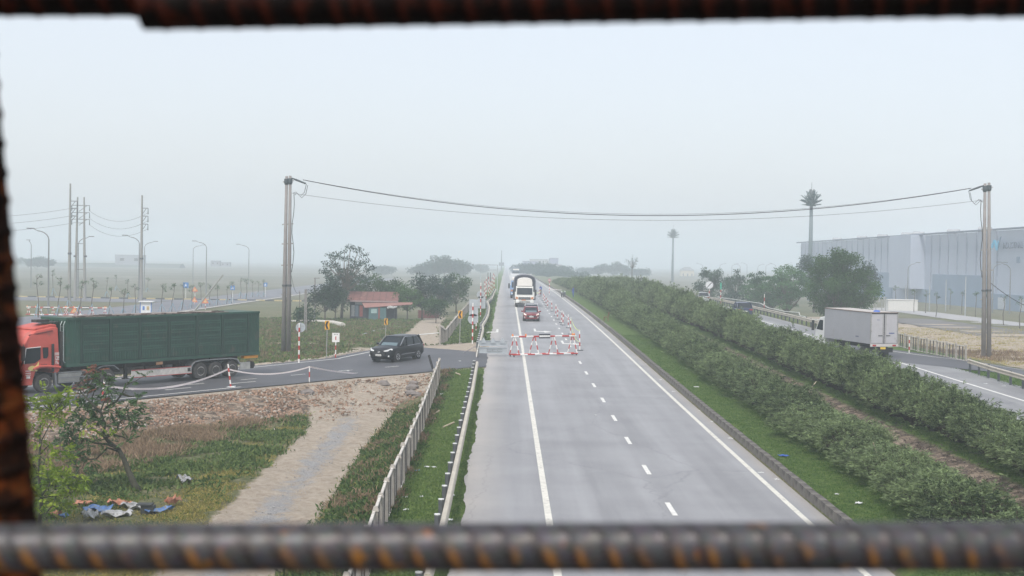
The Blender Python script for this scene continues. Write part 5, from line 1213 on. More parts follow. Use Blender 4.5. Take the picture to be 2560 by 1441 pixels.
b = MB(); b.box((Lb / 2, 0, z1 + .065), (Lb - .1, Wb - .1, .02)); b.build('roof_panel', mat('dusty_roof', (.42, .40, .38), .8), t)
for s in (-1, 1):
    b = MB(); b.box((-.02, s * Wb * .245, (z0 + z1) / 2), (.05, Wb * .46, z1 - z0 - .14)); d = b.build('rear_door', doorw, t, bevel=.01)
    b = MB(); b.tube([(-.07, s * .12, z0 + .1), (-.07, s * .12, z1 - .1)], .022, 6); b.build('lock_rod', steel, d)
    b = MB(); b.box((-.06, s * .32, z0 + .62), (.03, .34, .05)); b.build('door_handle', blackpl, d)
    b = MB(); b.box((-.05, s * .62, z0 + (.80)), (.006, .44, .09)) if s < 0 else b.box((-.05, s * .5, z1 - .5), (.006, .24, .04)); b.build('door_lettering', mat('blue_grey_lettering', (.10, .13, .26), .6, var=.5, scale=40), d)
    for z in (z0 + .25, z0 + .95, z1 - .85, z1 - .2): b = MB(); b.box((-.06, s * (Wb / 2 - .07), z), (.03, .1, .06)); b.build('hinge', steel, d)
    b = MB(); b.box((-.03, s * (Wb / 2 - .02), (z0 + z1) / 2), (.07, .06, z1 - z0)); b.build('corner_post', steel, t)
    b = MB(); b.box((-.10, s * .82, .98), (.05, .28, .11)); b.build('tail_light', lampr, t)
b = MB(); b.box((-.03, 0, (z0 + z1) / 2), (.06, .05, z1 - z0 - .1)); b.box((-.03, 0, z1 - .03), (.06, Wb, .07)); b.build('door_frame', blackpl, t)
b = MB(); b.box((-.06, 0, .99), (.08, Wb, .2)); b.build('rear_bumper', mat('pale_bumper', (.5, .48, .46), .6, var=.1), t)
b = MB(); b.box((-.10, .1, .78), (.03, .42, .15)); b.build('number_plate', mat('yellow_number_plate', (.68, .48, .05), .5), t)
b = MB(); b.box((1.9, Wb / 2 + .004, 1.52), (.45, .006, .1)); b.build('side_lettering', mat('dark_side_lettering', (.10, .11, .16), .6, var=.6, scale=50), t)
b = MB(); b.tube([(.5, .35, z1 + .08), (.5, .35, z1 + .16), (.5, .35, z1 + .2)], [.25, .22, .1], 14); b.build('roof_vent', mat('blue_vent', (.04, .12, .50), .5), t)
b = MB(); b.box((3.4, 0, .82), (6.6, .8, .25)); b.box((1.2, 0, .62), (.4, 1.6, .25)); b.build('chassis', under, t)
b = MB(); b.box((.15, 0, .62), (.06, 1.7, .35)); b.build('mud_flap', blackpl, t)
b = MB(); b.prism([(Lb + .15, .55), (Lb + .15, 2.62), (Lb + .45, 2.72), (Lb + 1.05, 2.62), (Lb + 1.75, 1.62), (Lb + 1.85, .9), (Lb + 1.85, .55)], 'y', -.98, .98); b.build('cab', mat('white_cab_paint', (.66, .68, .68), .4, var=.06), t, bevel=.06)
for s in (-1, 1):
    y1, y2 = sorted((s * .97, s * .995)); b = MB(); b.prism([(Lb + .5, 1.62), (Lb + .5, 2.42), (Lb + 1.05, 2.42), (Lb + 1.55, 1.66)], 'y', y1, y2); b.build('door_window', glassm, t)
    b = MB(); b.box((Lb + 1.75, s * 1.2, 1.95), (.1, .2, .8)); b.build('mirror', blackpl, t)
    for x, w_, yo in ((1.35, .5, .78), (7.6, .24, .86)): wheel(t, x, s * yo, .40, w_, s, tyre, steelrim, 0)
b = MB(); b.add([(Lb + 1.78, -.85, 1.66), (Lb + 1.78, .85, 1.66), (Lb + 1.12, .8, 2.58), (Lb + 1.12, -.8, 2.58), (Lb + 1.7, -.85, 1.6), (Lb + 1.7, .85, 1.6), (Lb + 1.02, .8, 2.55), (Lb + 1.02, -.8, 2.55)], [(0, 1, 2, 3), (7, 6, 5, 4), (0, 4, 5, 1), (1, 5, 6, 2), (2, 6, 7, 3), (3, 7, 4, 0)]); b.build('windscreen', screenm, t)

# ---------------------------------------------------------------- motorcycle, workers and stands near the median
def motorcycle(loc, rz, label):
    t = thing('motorcycle', label, 'motorcycle', loc, rz)
    for x in (-.62, .62):
        b = MB(); b.tube([(x + math.cos(a * .3142) * .27, 0, .30 + math.sin(a * .3142) * .27) for a in range(21)], .05, 6); w = b.build('wheel', tyre, t)
        b = MB(); b.disc((x, 0, .30), (0, 1, 0), .06, .1, 8)
        for a in range(5): b.bar((x, 0, .3), (x + math.cos(a * 1.257) * .25, 0, .3 + math.sin(a * 1.257) * .25), .02)
        b.build('rim', rimm, w)
    b = MB(); b.loft([[(-.62, -.04, .42), (-.62, .04, .42), (-.62, .04, .5), (-.62, -.04, .5)], [(-.2, -.13, .3), (-.2, .13, .3), (-.2, .12, .7), (-.2, -.12, .7)], [(.25, -.08, .35), (.25, .08, .35), (.25, .08, .62), (.25, -.08, .62)], [(.5, -.12, .5), (.5, .12, .5), (.42, .10, .95), (.42, -.10, .95)]]); b.build('body', blackpaint, t)
    b = MB(); b.loft([[(-.75, -.10, .74), (-.75, .10, .74), (-.75, .08, .80), (-.75, -.08, .80)], [(-.1, -.14, .68), (-.1, .14, .68), (-.1, .12, .78), (-.1, -.12, .78)], [(.15, -.06, .66), (.15, .06, .66), (.15, .06, .72), (.15, -.06, .72)]]); b.build('seat', blackpl, t)
    b = MB(); b.bar((.62, 0, .3), (.42, 0, 1.0), .06); b.bar((.40, -.35, 1.06), (.40, .35, 1.06), .03); b.build('handlebar', chrome, t)
    b = MB(); b.tube([(.50, 0, .90), (.60, 0, .90)], [.10, .07], 12); b.build('headlight', lampw, t)
    for s in (-1, 1): b = MB(); b.bar((.4, s * .28, 1.06), (.36, s * .34, 1.25), .015); b.disc((.36, s * .34, 1.3), (1, 0, 0), .06, .02, 10); b.build('mirror', chrome, t)
    return t
motorcycle((9.05, 222, zr(222)), R(-95), 'dark parked motorcycle on the highway beside the median kerb')
motorcycle((9.65 - .05, 225.2, zr(225)), R(-80), 'second motorcycle half behind the first, closer to the median hedge')
def person(loc, rz, label, shirt, trousers, skin, lean=0, helmet=None, h=1.68):
    t = thing('person', label, 'person', loc, rz)
    def sk(edges_v, rad, name, m):
        me = bpy.data.meshes.new(name); me.from_pydata([v for v in edges_v[0]], edges_v[1], []); o = link(name, me, t); me.materials.append(m)
        md = o.modifiers.new('skin', 'SKIN')
        for i, r in enumerate(rad): me.skin_vertices[0].data[i].radius = (r, r)
        me.skin_vertices[0].data[0].use_root = True
        s = o.modifiers.new('sub', 'SUBSURF'); s.levels = 1; s.render_levels = 1; return o
    k = h / 1.68
    V_ = [(0, 0, .92), (0, 0, 1.15), (0, 0, 1.38), (.01, 0, 1.46), (.02, 0, 1.56), (0, .10, .88), (.04, .11, .48), (0, .12, .07), (.12, .13, .04), (0, -.10, .88), (-.06, -.11, .48), (-.1, -.12, .07), (.02, -.13, .04), (0, .19, 1.38), (.0, .25, 1.12), (.14, .24, .92), (0, -.19, 1.38), (.0, -.25, 1.12), (.14, -.24, .92)]
    E_ = [(0, 1), (1, 2), (2, 3), (3, 4), (0, 5), (5, 6), (6, 7), (7, 8), (0, 9), (9, 10), (10, 11), (11, 12), (2, 13), (13, 14), (14, 15), (2, 16), (16, 17), (17, 18)]
    sk(([(x * k, y * k, z * k) for x, y, z in V_], E_), [q * k for q in [.13, .13, .15, .06, .10, .09, .065, .045, .04, .09, .065, .045, .04, .06, .048, .035, .06, .048, .035]], 'body', shirt)
    b = MB()
    for s in (-1, 1):
        b.tube([(0, s * .10 * k, .96 * k), (.04 * s * 1.0, s * .11 * k, .48 * k), (-.05 + .05 * s, s * .12 * k, .10 * k)], [.115 * k, .085 * k, .065 * k], 8)
    b.build('trousers', trousers, t, smooth=True)
    b = MB(); b.tube([(.02 * k, 0, (1.47 + d) * k) for d in (0, .03, .1, .17, .2)], [.05, .09, .11, .09, .03], 10); b.build('head', skin, t, smooth=True)
    b = MB(); b.tube([(.01 * k, 0, (1.58 + d) * k) for d in (0, .06, .12, .15)], [.125, .13, .09, .02], 10); b.build('helmet', helmet or blackpl, t, smooth=True)
    return t
skin = mat('skin_tone', (.30, .17, .11), .6)
cloth_b = mat('blue_work_shirt', (.03, .07, .28), .8); cloth_d = mat('dark_trousers', (.03, .035, .05), .85)
person((10.6, 216, zr(216) + .2), R(200), 'person in a blue shirt standing on the grass beside the parked motorcycles', cloth_b, cloth_b, skin, helmet=mat('dark_hair', (.015, .012, .01), .8))
person((5.9, 232, zr(232)), R(230), 'person in a dark blue jacket standing by the far end of the striped posts', cloth_b, cloth_d, skin, helmet=mat('pale_helmet', (.5, .5, .5), .4))
t = thing('no_entry_stand', 'red topped sign stand in the haze at the far end of the striped posts', 'road sign', (4.3, 226, zr(226)))
striped(t, (0, 0, 0), (0, 0, 1.4), .05, 5); b = MB(); b.disc((0, -.06, 1.75), (0, 1, 0), .26, .03, 20); d = b.build('sign_disc', redp, t); b = MB(); b.box((0, -.085, 1.75), (.34, .01, .09)); b.build('white_bar', whitep, d)
t = thing('no_entry_stand', 'red topped sign post beside the median, far from the camera', 'road sign', (7.5, 236, zr(236)))
striped(t, (0, 0, 0), (0, 0, 2.2), .06, 8); b = MB(); b.disc((0, -.06, 2.5), (0, 1, 0), .28, .03, 20); d = b.build('sign_disc', mat('faded_red_disc', (.36, .15, .16), .5), t); b = MB(); b.box((0, -.085, 2.5), (.36, .01, .1)); b.build('white_bar', whitep, d)
tape('yellow tape in the haze by the far stands', catenary((4.4, 226, zr(226) + 1.2), (5.8, 224, zr(224) + 1.1), .6, 8), .10, tapey)
tape('reddish tape stretched from the far sign post to the motorcycles', catenary((7.5, 236, zr(236) + 1.1), (9.4, 230, zr(230) + 1.0), .1, 6), .10, tapew)
t = thing('chair', 'small brown wooden chair standing on the median grass beside the kerb', 'chair', (10.34, 141.28, 1.566), 0)
brownw = mat('red_brown_chair_wood', (.16, .055, .03), .7)
for x in (-.18, .18):
    for y in (-.18, .18): b = MB(); b.bar((x * 1.2, y, 0), (x, y, .45), .05); b.build('leg', brownw, t)
b = MB(); b.box((0, 0, .46), (.44, .42, .05)); b.build('seat', brownw, t)
b = MB(); b.bar((.20, -.18, .46), (.30, -.18, .95), .045); b.bar((.20, .18, .46), (.30, .18, .95), .045); b.bar((.29, -.18, .9), (.29, .18, .9), .08); b.bar((.25, -.18, .68), (.25, .18, .68), .06); b.build('backrest', brownw, t)

# ================================================================ plants
barkm = mat('grey_brown_bark', (.10, .085, .065), .9, var=.35, scale=5, bump=.4)
twigm = mat('dark_twigs', (.055, .042, .034), .9, var=.3, scale=6)
oleander = leaf_mat('oleander_leaves', (.022, .042, .018), (.265, .35, .165), .5)
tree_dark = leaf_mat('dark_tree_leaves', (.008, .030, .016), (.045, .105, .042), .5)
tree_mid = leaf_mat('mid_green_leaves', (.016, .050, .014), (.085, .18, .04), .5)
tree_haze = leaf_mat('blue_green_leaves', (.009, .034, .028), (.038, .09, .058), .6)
bright = leaf_mat('bright_yellow_green_leaves', (.12, .22, .022), (.38, .46, .06), .45, .4)
redl = leaf_mat('reddish_young_leaves', (.14, .055, .04), (.27, .13, .09), .5)
feather = leaf_mat('feathery_leaves', (.020, .062, .028), (.10, .21, .08), .6)
dryl = leaf_mat('dry_brown_weeds', (.13, .085, .055), (.32, .24, .16), .8, .1)
greenw = leaf_mat('green_weeds', (.035, .080, .022), (.18, .24, .08), .7)
yellowg = leaf_mat('yellowing_grass', (.14, .15, .035), (.46, .38, .13), .8)
grassl = leaf_mat('short_green_grass', (.040, .11, .020), (.20, .27, .085), .7)

def rosette_shrub(seed, rx, ry, h, nros, nleaf, L0, L1, w=.2):
    """stems fanning up from the ground, each twig ending in a whorl of narrow leaves"""
    r = np.random.default_rng(seed)
    u = r.normal(size=(nros, 3)); u[:, 2] = np.abs(u[:, 2]) * 1.0 - .25; u = unit(u)
    rad = r.uniform(.62, 1.02, nros) ** .6
    lump = 1 + .16 * np.sin(u[:, 0] * 5 + seed) * np.cos(u[:, 1] * 4 + seed * 2) + .10 * r.normal(size=nros)
    c = np.stack([u[:, 0] * rx, u[:, 1] * ry, u[:, 2] * h * .58], 1) * (rad * lump)[:, None]; c[:, 2] += h * .44
    c[:, 2] = np.maximum(c[:, 2], .18 + .25 * r.random(nros))
    ax = unit(u * .8 + np.array([0, 0, .9]) + r.normal(size=(nros, 3)) * .25)
    P = np.repeat(c, nleaf, 0); A = np.repeat(ax, nleaf, 0); rd = unit(np.cross(A, r.normal(size=A.shape)))
    el = r.uniform(.25, 1.25, len(P))[:, None]; D = A * np.sin(el) + rd * np.cos(el)
    D = A * np.cos(el) + rd * np.sin(el)
    P = P + A * r.uniform(-.10, .08, len(P))[:, None]
    L = r.uniform(L0, L1, len(P)); T = np.clip(np.repeat(r.uniform(.1, .75, nros), nleaf) + r.uniform(-.2, .25, len(P)), 0, 1)
    return c, leaves(P, D, L, L * w, T, .15)
def stem_mesh(seed, c, n, h, r0=.022):
    r = random.Random(seed); b = MB(); idx = r.sample(range(len(c)), min(n, len(c)))
    for i in idx:
        e = Vector(c[i]); a = Vector((e.x * .16 + r.uniform(-.12, .12), e.y * .16 + r.uniform(-.12, .12), 0)); m_ = a.lerp(e, .5) + Vector((e.x * -.05, e.y * -.05, h * .08))
        b.tube([a, m_, e], [r0, r0 * .7, r0 * .3], 4, cap=False)
    return b
shr = []
for k in range(8):
    c_, (V_, Q_, T_) = rosette_shrub(100 + k, 1.42 if k < 6 else 1.15, 1.25 if k < 6 else .95, 2.3, (640, 690, 600, 660, 560, 620, 300, 360)[k], 10, .13, .23, .20)
    fm = np_mesh('foliage', V_, Q_, oleander, T_); sm_ = stem_mesh(k, c_, 95, 2.3).mesh('stems', twigm)
    shr.append((fm, sm_))
def shrub(x, y, k, s, name, label, group, rz=0):
    t = thing(name, label, 'shrub', (x, y, zt(x, y)), rz, group); t.scale = s
    link('foliage', shr[k][0], t); link('stems', shr[k][1], t); return t
rs = random.Random(5)
HT1 = [(30, 1.35), (45, 1.35), (60, 1.42), (85, 1.6), (107, 1.75), (133, 2.2), (160, 2.95), (195, 3.1), (235, 2.9), (262, 2.3), (300, 1.7), (345, 1.2)]
HT2 = [(44, 1.8), (55, 1.95), (65, 2.2), (85, 2.4), (105, 2.4), (134, 2.75), (150, 3.0), (203, 3.25), (240, 2.8), (262, 2.5), (300, 1.9), (345, 1.3)]
for row, (xc, y0_, y1_) in enumerate(((12.95, 31.5, 342), (18.8, 42, 335))):
    y = y0_
    lab = ('grey green oleander shrub in the near hedge row beside the highway', 'grey green oleander shrub in the far hedge row beside the other carriageway')[row]
    while y < y1_:
        hk = lerp_table((HT1, HT2)[row], y) / 2.5 * rs.uniform(.84, 1.18)
        wk = rs.uniform(.86, 1.12)
        shrub(xc + rs.uniform(-.22, .22), y, rs.choice((0, 1, 2, 3, 4, 5, 0, 1, 2, 3, 4, 5, 6, 7)), (wk * 1.02, wk * 1.02, hk), 'oleander_shrub', lab, ('near row of the median hedge', 'far row of the median hedge')[row], rs.choice((0, math.pi)) + rs.uniform(-.3, .3))
        y += rs.uniform(1.45, 1.9) if y < 120 else (1.95 if y < 200 else 2.7)

def leaf_clumps(centres, radii, n, L0, L1, wr, seed, flat=.8, bias=.5):
    r = np.random.default_rng(seed); P, D, T = [], [], []
    for c, rad in zip(centres, radii):
        k = max(6, int(n * rad ** 2)); u = r.normal(size=(k, 3)); u = unit(u) * (r.random((k, 1)) ** .45); u[:, 2] *= flat
        P.append(np.array(c) + u * rad); D.append(u + r.normal(size=(k, 3)) * .6 + [0, 0, .1]); T.append(np.clip(r.uniform(.1, .7) + r.uniform(-.22, .25, k) + .0 * u[:, 2], 0, 1))
    P = np.concatenate(P); D = np.concatenate(D); T = np.concatenate(T); L = r.uniform(L0, L1, len(P))
    return leaves(P, D, L, L * wr, T, .2)
def make_tree(name, label, loc, h, rx, trunk_h, lm, seed, nclump=38, cr=(.7, 1.3), dens=90, leaf=(.22, .42), cat='tree', group=None, lean=(0, 0), flat=.8, shape='round', zlow=.25, gap=0., bark=None, ry=None, r0=None):
    """trunk and limbs reach towards leaf clumps spread through an uneven crown"""
    r = random.Random(seed); t = thing(name, label, cat, loc, group=group); ry = ry or rx
    zc = trunk_h + (h - trunk_h) * .5; hz_ = (h - trunk_h) * .5; cs, rd = [], []
    tries = 0
    while len(cs) < nclump and tries < 5000:
        tries += 1
        u = Vector((r.gauss(0, 1), r.gauss(0, 1), r.gauss(0, 1))).normalized() * (r.random() ** .33)
        if shape == 'cone': k = 1 - .55 * (u.z * .5 + .5)
        elif shape == 'umbrella': k = .55 + .5 * (u.z * .5 + .5)
        else: k = 1
        lump = 1 + .18 * math.sin(3 * math.atan2(u.y, u.x) + seed) + .12 * math.sin(5 * u.z + seed)
        c = (u.x * rx * k * lump + lean[0] * (u.z + 1), u.y * ry * k * lump, zc + u.z * hz_ * .88)
        if gap and any((Vector(c) - Vector(q)).length < gap for q in cs): continue
        cs.append(c); rd.append(r.uniform(*cr))
    V_, Q_, T_ = leaf_clumps(cs, rd, dens, leaf[0], leaf[1], .5, seed, flat)
    link('crown', np_mesh('crown', V_, Q_, lm, T_), t)
    r0 = r0 or h * .022; top = Vector((lean[0] * .6, 0, trunk_h)); b = MB()
    b.tube([(0, 0, -.3), (lean[0] * .2, .05, trunk_h * .5), top, top + Vector((lean[0] * .3, 0, (h - trunk_h) * .35))], [r0, r0 * .8, r0 * .65, r0 * .35], 9)
    b.build('trunk', bark or barkm, t, smooth=True)
    b = MB()
    for c, q in zip(cs, rd):
        s_ = top.lerp(top + Vector((lean[0] * .3, 0, (h - trunk_h) * .35)), r.random() * (0 if c[2] < zc else 1)); e = Vector(c)
        b.tube([s_, s_.lerp(e, .5) + Vector((0, 0, -.06 * (e - s_).length)), e], [r0 * .35, r0 * .2, r0 * .07], 5, cap=False)
    b.build('limbs', bark or barkm, t); return t
def ground_at(q): return (q[0], q[1], zt(q[0], q[1]))
# left group round the shed
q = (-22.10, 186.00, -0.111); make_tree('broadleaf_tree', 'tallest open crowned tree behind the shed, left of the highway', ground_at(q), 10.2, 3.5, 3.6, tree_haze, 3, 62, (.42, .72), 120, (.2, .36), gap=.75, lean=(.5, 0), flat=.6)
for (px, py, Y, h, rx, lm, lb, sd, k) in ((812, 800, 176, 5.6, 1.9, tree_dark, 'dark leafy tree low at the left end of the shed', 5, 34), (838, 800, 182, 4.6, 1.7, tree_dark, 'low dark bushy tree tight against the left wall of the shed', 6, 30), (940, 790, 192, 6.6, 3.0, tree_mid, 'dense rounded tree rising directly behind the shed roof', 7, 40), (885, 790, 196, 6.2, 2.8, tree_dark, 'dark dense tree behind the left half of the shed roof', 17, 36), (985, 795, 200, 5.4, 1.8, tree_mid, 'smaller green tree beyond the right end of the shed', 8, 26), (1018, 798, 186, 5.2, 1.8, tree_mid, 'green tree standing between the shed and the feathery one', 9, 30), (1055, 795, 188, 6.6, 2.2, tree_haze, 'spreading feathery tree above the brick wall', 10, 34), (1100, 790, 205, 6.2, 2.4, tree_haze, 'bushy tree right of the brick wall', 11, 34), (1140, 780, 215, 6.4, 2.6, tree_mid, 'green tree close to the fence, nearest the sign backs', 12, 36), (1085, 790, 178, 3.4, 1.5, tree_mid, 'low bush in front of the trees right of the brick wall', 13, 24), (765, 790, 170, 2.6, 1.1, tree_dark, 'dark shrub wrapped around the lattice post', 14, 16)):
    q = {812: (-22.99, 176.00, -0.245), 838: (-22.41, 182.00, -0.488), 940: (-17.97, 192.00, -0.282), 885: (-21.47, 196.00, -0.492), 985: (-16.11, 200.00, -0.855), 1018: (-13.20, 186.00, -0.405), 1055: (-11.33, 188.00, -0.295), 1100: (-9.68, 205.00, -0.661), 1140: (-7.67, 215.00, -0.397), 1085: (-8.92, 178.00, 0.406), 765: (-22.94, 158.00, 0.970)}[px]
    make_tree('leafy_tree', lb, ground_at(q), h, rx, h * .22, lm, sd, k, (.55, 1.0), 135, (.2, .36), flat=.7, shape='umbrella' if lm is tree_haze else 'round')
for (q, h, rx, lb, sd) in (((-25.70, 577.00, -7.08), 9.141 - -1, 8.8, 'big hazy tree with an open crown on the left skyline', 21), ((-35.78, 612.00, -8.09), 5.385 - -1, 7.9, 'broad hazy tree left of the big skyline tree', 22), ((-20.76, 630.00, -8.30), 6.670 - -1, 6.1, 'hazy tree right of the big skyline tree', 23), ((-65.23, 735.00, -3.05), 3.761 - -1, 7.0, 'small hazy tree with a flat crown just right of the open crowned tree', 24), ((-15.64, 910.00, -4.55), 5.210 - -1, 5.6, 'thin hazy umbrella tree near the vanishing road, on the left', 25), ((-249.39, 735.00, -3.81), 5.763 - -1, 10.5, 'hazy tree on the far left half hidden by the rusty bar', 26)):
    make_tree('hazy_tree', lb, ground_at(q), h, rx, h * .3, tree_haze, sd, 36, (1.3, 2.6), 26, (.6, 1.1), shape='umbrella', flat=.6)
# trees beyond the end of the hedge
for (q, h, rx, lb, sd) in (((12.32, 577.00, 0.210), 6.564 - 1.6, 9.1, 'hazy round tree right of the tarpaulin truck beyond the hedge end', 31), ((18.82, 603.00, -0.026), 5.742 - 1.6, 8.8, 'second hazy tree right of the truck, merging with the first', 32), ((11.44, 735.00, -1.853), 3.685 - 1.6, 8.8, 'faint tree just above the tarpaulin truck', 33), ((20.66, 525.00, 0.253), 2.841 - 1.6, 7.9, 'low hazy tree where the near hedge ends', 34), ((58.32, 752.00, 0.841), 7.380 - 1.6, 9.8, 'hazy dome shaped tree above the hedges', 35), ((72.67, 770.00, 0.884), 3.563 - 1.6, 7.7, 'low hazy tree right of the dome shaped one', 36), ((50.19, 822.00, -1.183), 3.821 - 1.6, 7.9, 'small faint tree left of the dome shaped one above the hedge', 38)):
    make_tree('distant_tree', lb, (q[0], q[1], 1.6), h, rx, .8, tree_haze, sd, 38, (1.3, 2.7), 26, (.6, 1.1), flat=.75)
q = (36.59, 400.00, 4.05); make_tree('sparse_tree', 'thin nearly leafless tree sticking up above the hazy dome shaped tree', (q[0], q[1], 1.6), 9.0, 1.8, 4.5, tree_haze, 37, 26, (.25, .5), 30, (.25, .4))
# trees on the right
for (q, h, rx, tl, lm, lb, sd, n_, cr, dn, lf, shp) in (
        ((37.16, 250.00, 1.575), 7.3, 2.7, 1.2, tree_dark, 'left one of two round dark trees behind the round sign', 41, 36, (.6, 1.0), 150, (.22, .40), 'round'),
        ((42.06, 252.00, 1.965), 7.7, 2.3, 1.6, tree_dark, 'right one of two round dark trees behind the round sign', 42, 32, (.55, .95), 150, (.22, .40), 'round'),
        ((39.32, 235.00, 0.634), 4.2, 3.2, .3, tree_haze, 'pale low bush below the two round trees', 43, 26, (.6, 1.0), 60, (.25, .4), 'round'),
        ((41.31, 215.00, -0.259), 8.0, 3.8, .6, feather, 'left feathery acacia with flat layers of foliage', 44, 52, (.7, 1.3), 110, (.22, .4), 'umbrella'),
        ((41.95, 205.00, 0.141), 8.6, 3.8, .8, feather, 'right feathery acacia, next to the big tree', 45, 56, (.7, 1.3), 110, (.22, .4), 'umbrella'),
        ((40.93, 225.00, -0.002), 6.6, 3.0, .4, feather, 'lower feathery acacia at the left of the group', 46, 36, (.6, 1.1), 110, (.22, .4), 'umbrella'),
        ((63.78, 245.00, 0.341), 9.2, 2.4, 2.6, tree_haze, 'blue grey tree showing behind the right side of the big tree', 48, 30, (.7, 1.1), 120, (.25, .42), 'round'),
        ((53.74, 240.00, 1.048), 10.6, 2.8, 3.0, tree_haze, 'blue grey tree showing behind the left side of the big tree', 49, 34, (.7, 1.1), 120, (.25, .42), 'round')):
    make_tree('roadside_tree', lb, ground_at(q), h, rx, tl, lm, sd, n_, cr, dn, lf, flat=.32 if lm is feather else .75, shape=shp, gap=.5 if lm is feather else 0)
q = (40.44, 168.00, 1.076); make_tree('big_tree', 'big dense round tree rising above the box truck', ground_at(q), 10.0, 3.9, 1.2, tree_mid, 47, 130, (.7, 1.15), 250, (.17, .30), flat=.75, shape='round', gap=.3)
q = (43.30, 172.00, 0.952); make_tree('leafy_tree', 'lower leafy tree filling the right foot of the big tree', ground_at(q), 5.4, 2.5, .3, tree_mid, 50, 44, (.5, .9), 100, (.17, .32))
# saplings: bare leaning stems held by blue props
propm = mat('pale_blue_prop', (.22, .36, .46), .7); saplm = mat('sapling_bark', (.10, .085, .07), .9)
def sapling(base, top, label, group, props=True, leafy=.5, seed=0):
    r = random.Random(seed); b0 = Vector(base); d = Vector(top) - b0; t = thing('sapling', label, 'sapling', b0, group=group)
    side = Vector((r.uniform(-.15, .15), 0, 0)); pts = [Vector((0, 0, 0)), d * .4 + side, d * .75 - side * .5, d]; b = MB(); b.tube(pts, [.07, .06, .045, .03], 6)
    cs = []
    for k in range(r.randint(3, 5)):
        s_ = r.uniform(.55, .95); p = pts[1].lerp(pts[3], s_); e = p + Vector((r.uniform(-.5, .5), r.uniform(-.3, .3), r.uniform(.2, .5))); b.tube([p, e], [.03, .012], 4); cs.append(e)
    b.build('trunk', saplm, t)
    if leafy:
        cs = [c for c in cs if r.random() < leafy + .3] + [d]
        V_, Q_, T_ = leaf_clumps([tuple(c) for c in cs], [r.uniform(.12, .32) for _ in cs], 420, .10, .2, .5, seed + 1); link('leaves', np_mesh('leaves', V_, Q_, tree_mid, T_), t)
    if props:
        hh = d.length * .33
        for a in (0, 2.1, 4.2): b = MB(); b.tube([(math.cos(a + .5) * .75, math.sin(a + .5) * .75, 0), (d.x * .33, d.y * .33, hh)], .035, 5); b.build('prop', propm, t)
    return t
SB = [(-59.34, 175.48, -0.533), (-56.39, 174.05, -0.530), (-56.05, 180.91, -0.545), (-55.57, 185.41, -0.554), (-54.62, 190.32, -0.565), (-50.75, 183.11, -0.550), (-51.37, 191.74, -0.568), (-78.80, 272.54, -0.741), (-92.79, 329.43, -0.801), (-72.92, 266.61, -0.728), (-82.79, 319.15, -0.800), (-90.08, 275.22, -0.747), (-68.83, 217.65, -0.624), (-49.57, 198.97, -0.584), (-48.58, 201.10, -0.588), (-49.15, 209.70, -0.606), (-49.76, 219.07, -0.627), (-49.63, 225.37, -0.640), (-49.67, 231.95, -0.654), (-48.95, 234.62, -0.660), (-48.85, 241.83, -0.675), (-48.48, 244.52, -0.681), (-53.61, 278.92, -0.755), (-50.46, 268.21, -0.732), (-53.06, 289.56, -0.778), (-52.01, 290.26, -0.779), (-50.96, 290.95, -0.781)]
SH = [105, 101, 87, 86, 66, 65, 74, 48, 38, 45, 36, 63, 51, 67, 68, 68, 56, 55, 50, 49, 45, 53, 51, 51, 39, 38, 39]
SL = [-4, 7, 14, 5, 6, 5, -1, 3, -2, 0, 2, -3, -3, 3, 6, 5, 1, -2, 1, 0, 2, 2, 2, 3, -1, 1, -1]
SN = ['leftmost sapling on props, next to the rusty bar', 'dark sapling with a tuft halfway up, second large one from the left', 'sapling leaning right behind the middle of the left barricades', 'leafy sapling before the right end of the left barricades',
      'short sapling just right of the left barricades', 'bare leaning sapling between the left barricades and the kiosk', 'bare stick like sapling just left of the kiosk', 'taller back row sapling with a forked tuft, left of the kiosk',
      'thin small back row sapling left of the kiosk', 'bare straight back row sapling near the left side of the kiosk', 'leafy back row sapling beside the power pole behind the kiosk', 'tall faint sapling behind the nearest street lamp',
      'sapling at the foot of the tall single power pole', 'first propped sapling right of the kiosk', 'second propped sapling right of the kiosk, with a side tuft', 'propped sapling just left of the largest blue sign',
      'propped sapling at the foot of the leaning pole', 'forked propped sapling just right of the leaning pole foot', 'propped sapling right of the orange triangle at the kerb', 'thin propped sapling halfway between leaning pole and parking sign',
      'propped sapling just left of the blue parking style sign', 'propped sapling just right of the blue parking style sign', 'tufted sapling left of the street lamp nearest the left twin pole', 'second tufted sapling beside the street lamp nearest the left twin pole',
      'small dark tufted sapling left of the pedestrian sign', 'spreading small sapling just left of the pedestrian sign', 'last bare sapling, behind the blue pedestrian sign']
for i, (p, h_, l_) in enumerate(zip(SB, SH, SL)):
    k = p[1] / 3450.; lb = SN[i]
    sapling(p, (p[0] + l_ * k, p[1], p[2] + h_ * k), lb, 'saplings on props beyond the left roads', True, .75 if i in (0, 1, 2, 3, 4, 10, 11, 12, 14, 22, 23, 25) else .25, i)
SB = [(74.25, 250.25, -0.543), (75.08, 246.04, -0.519), (70.39, 225.04, -0.396), (88.05, 272.74, -0.601), (81.88, 247.11, -0.525), (78.85, 230.86, -0.430), (68.90, 190.31, -0.193), (67.03, 179.22, -0.129), (83.61, 295.51, -0.602), (74.67, 214.21, -0.333)]
YN = ['young tree in front of the right end of the white container office', 'young tree just right of the white container office', 'young tree left of the second slim pale pole', 'young tree far back on the grass before the projecting wall', 'young tree left of the tallest slim pale pole', 'young tree right of the tallest slim pale pole', 'young tree just right of the right twin pole', 'young tree at the right edge of the view', 'young tree in front of the left half of the white container office', 'young tree directly behind the right twin pole']
for i, p in enumerate(SB): sapling(p, (p[0] + .1, p[1], p[2] + 3.9), YN[i], 'young trees before the factory', False, .8, 60 + i)

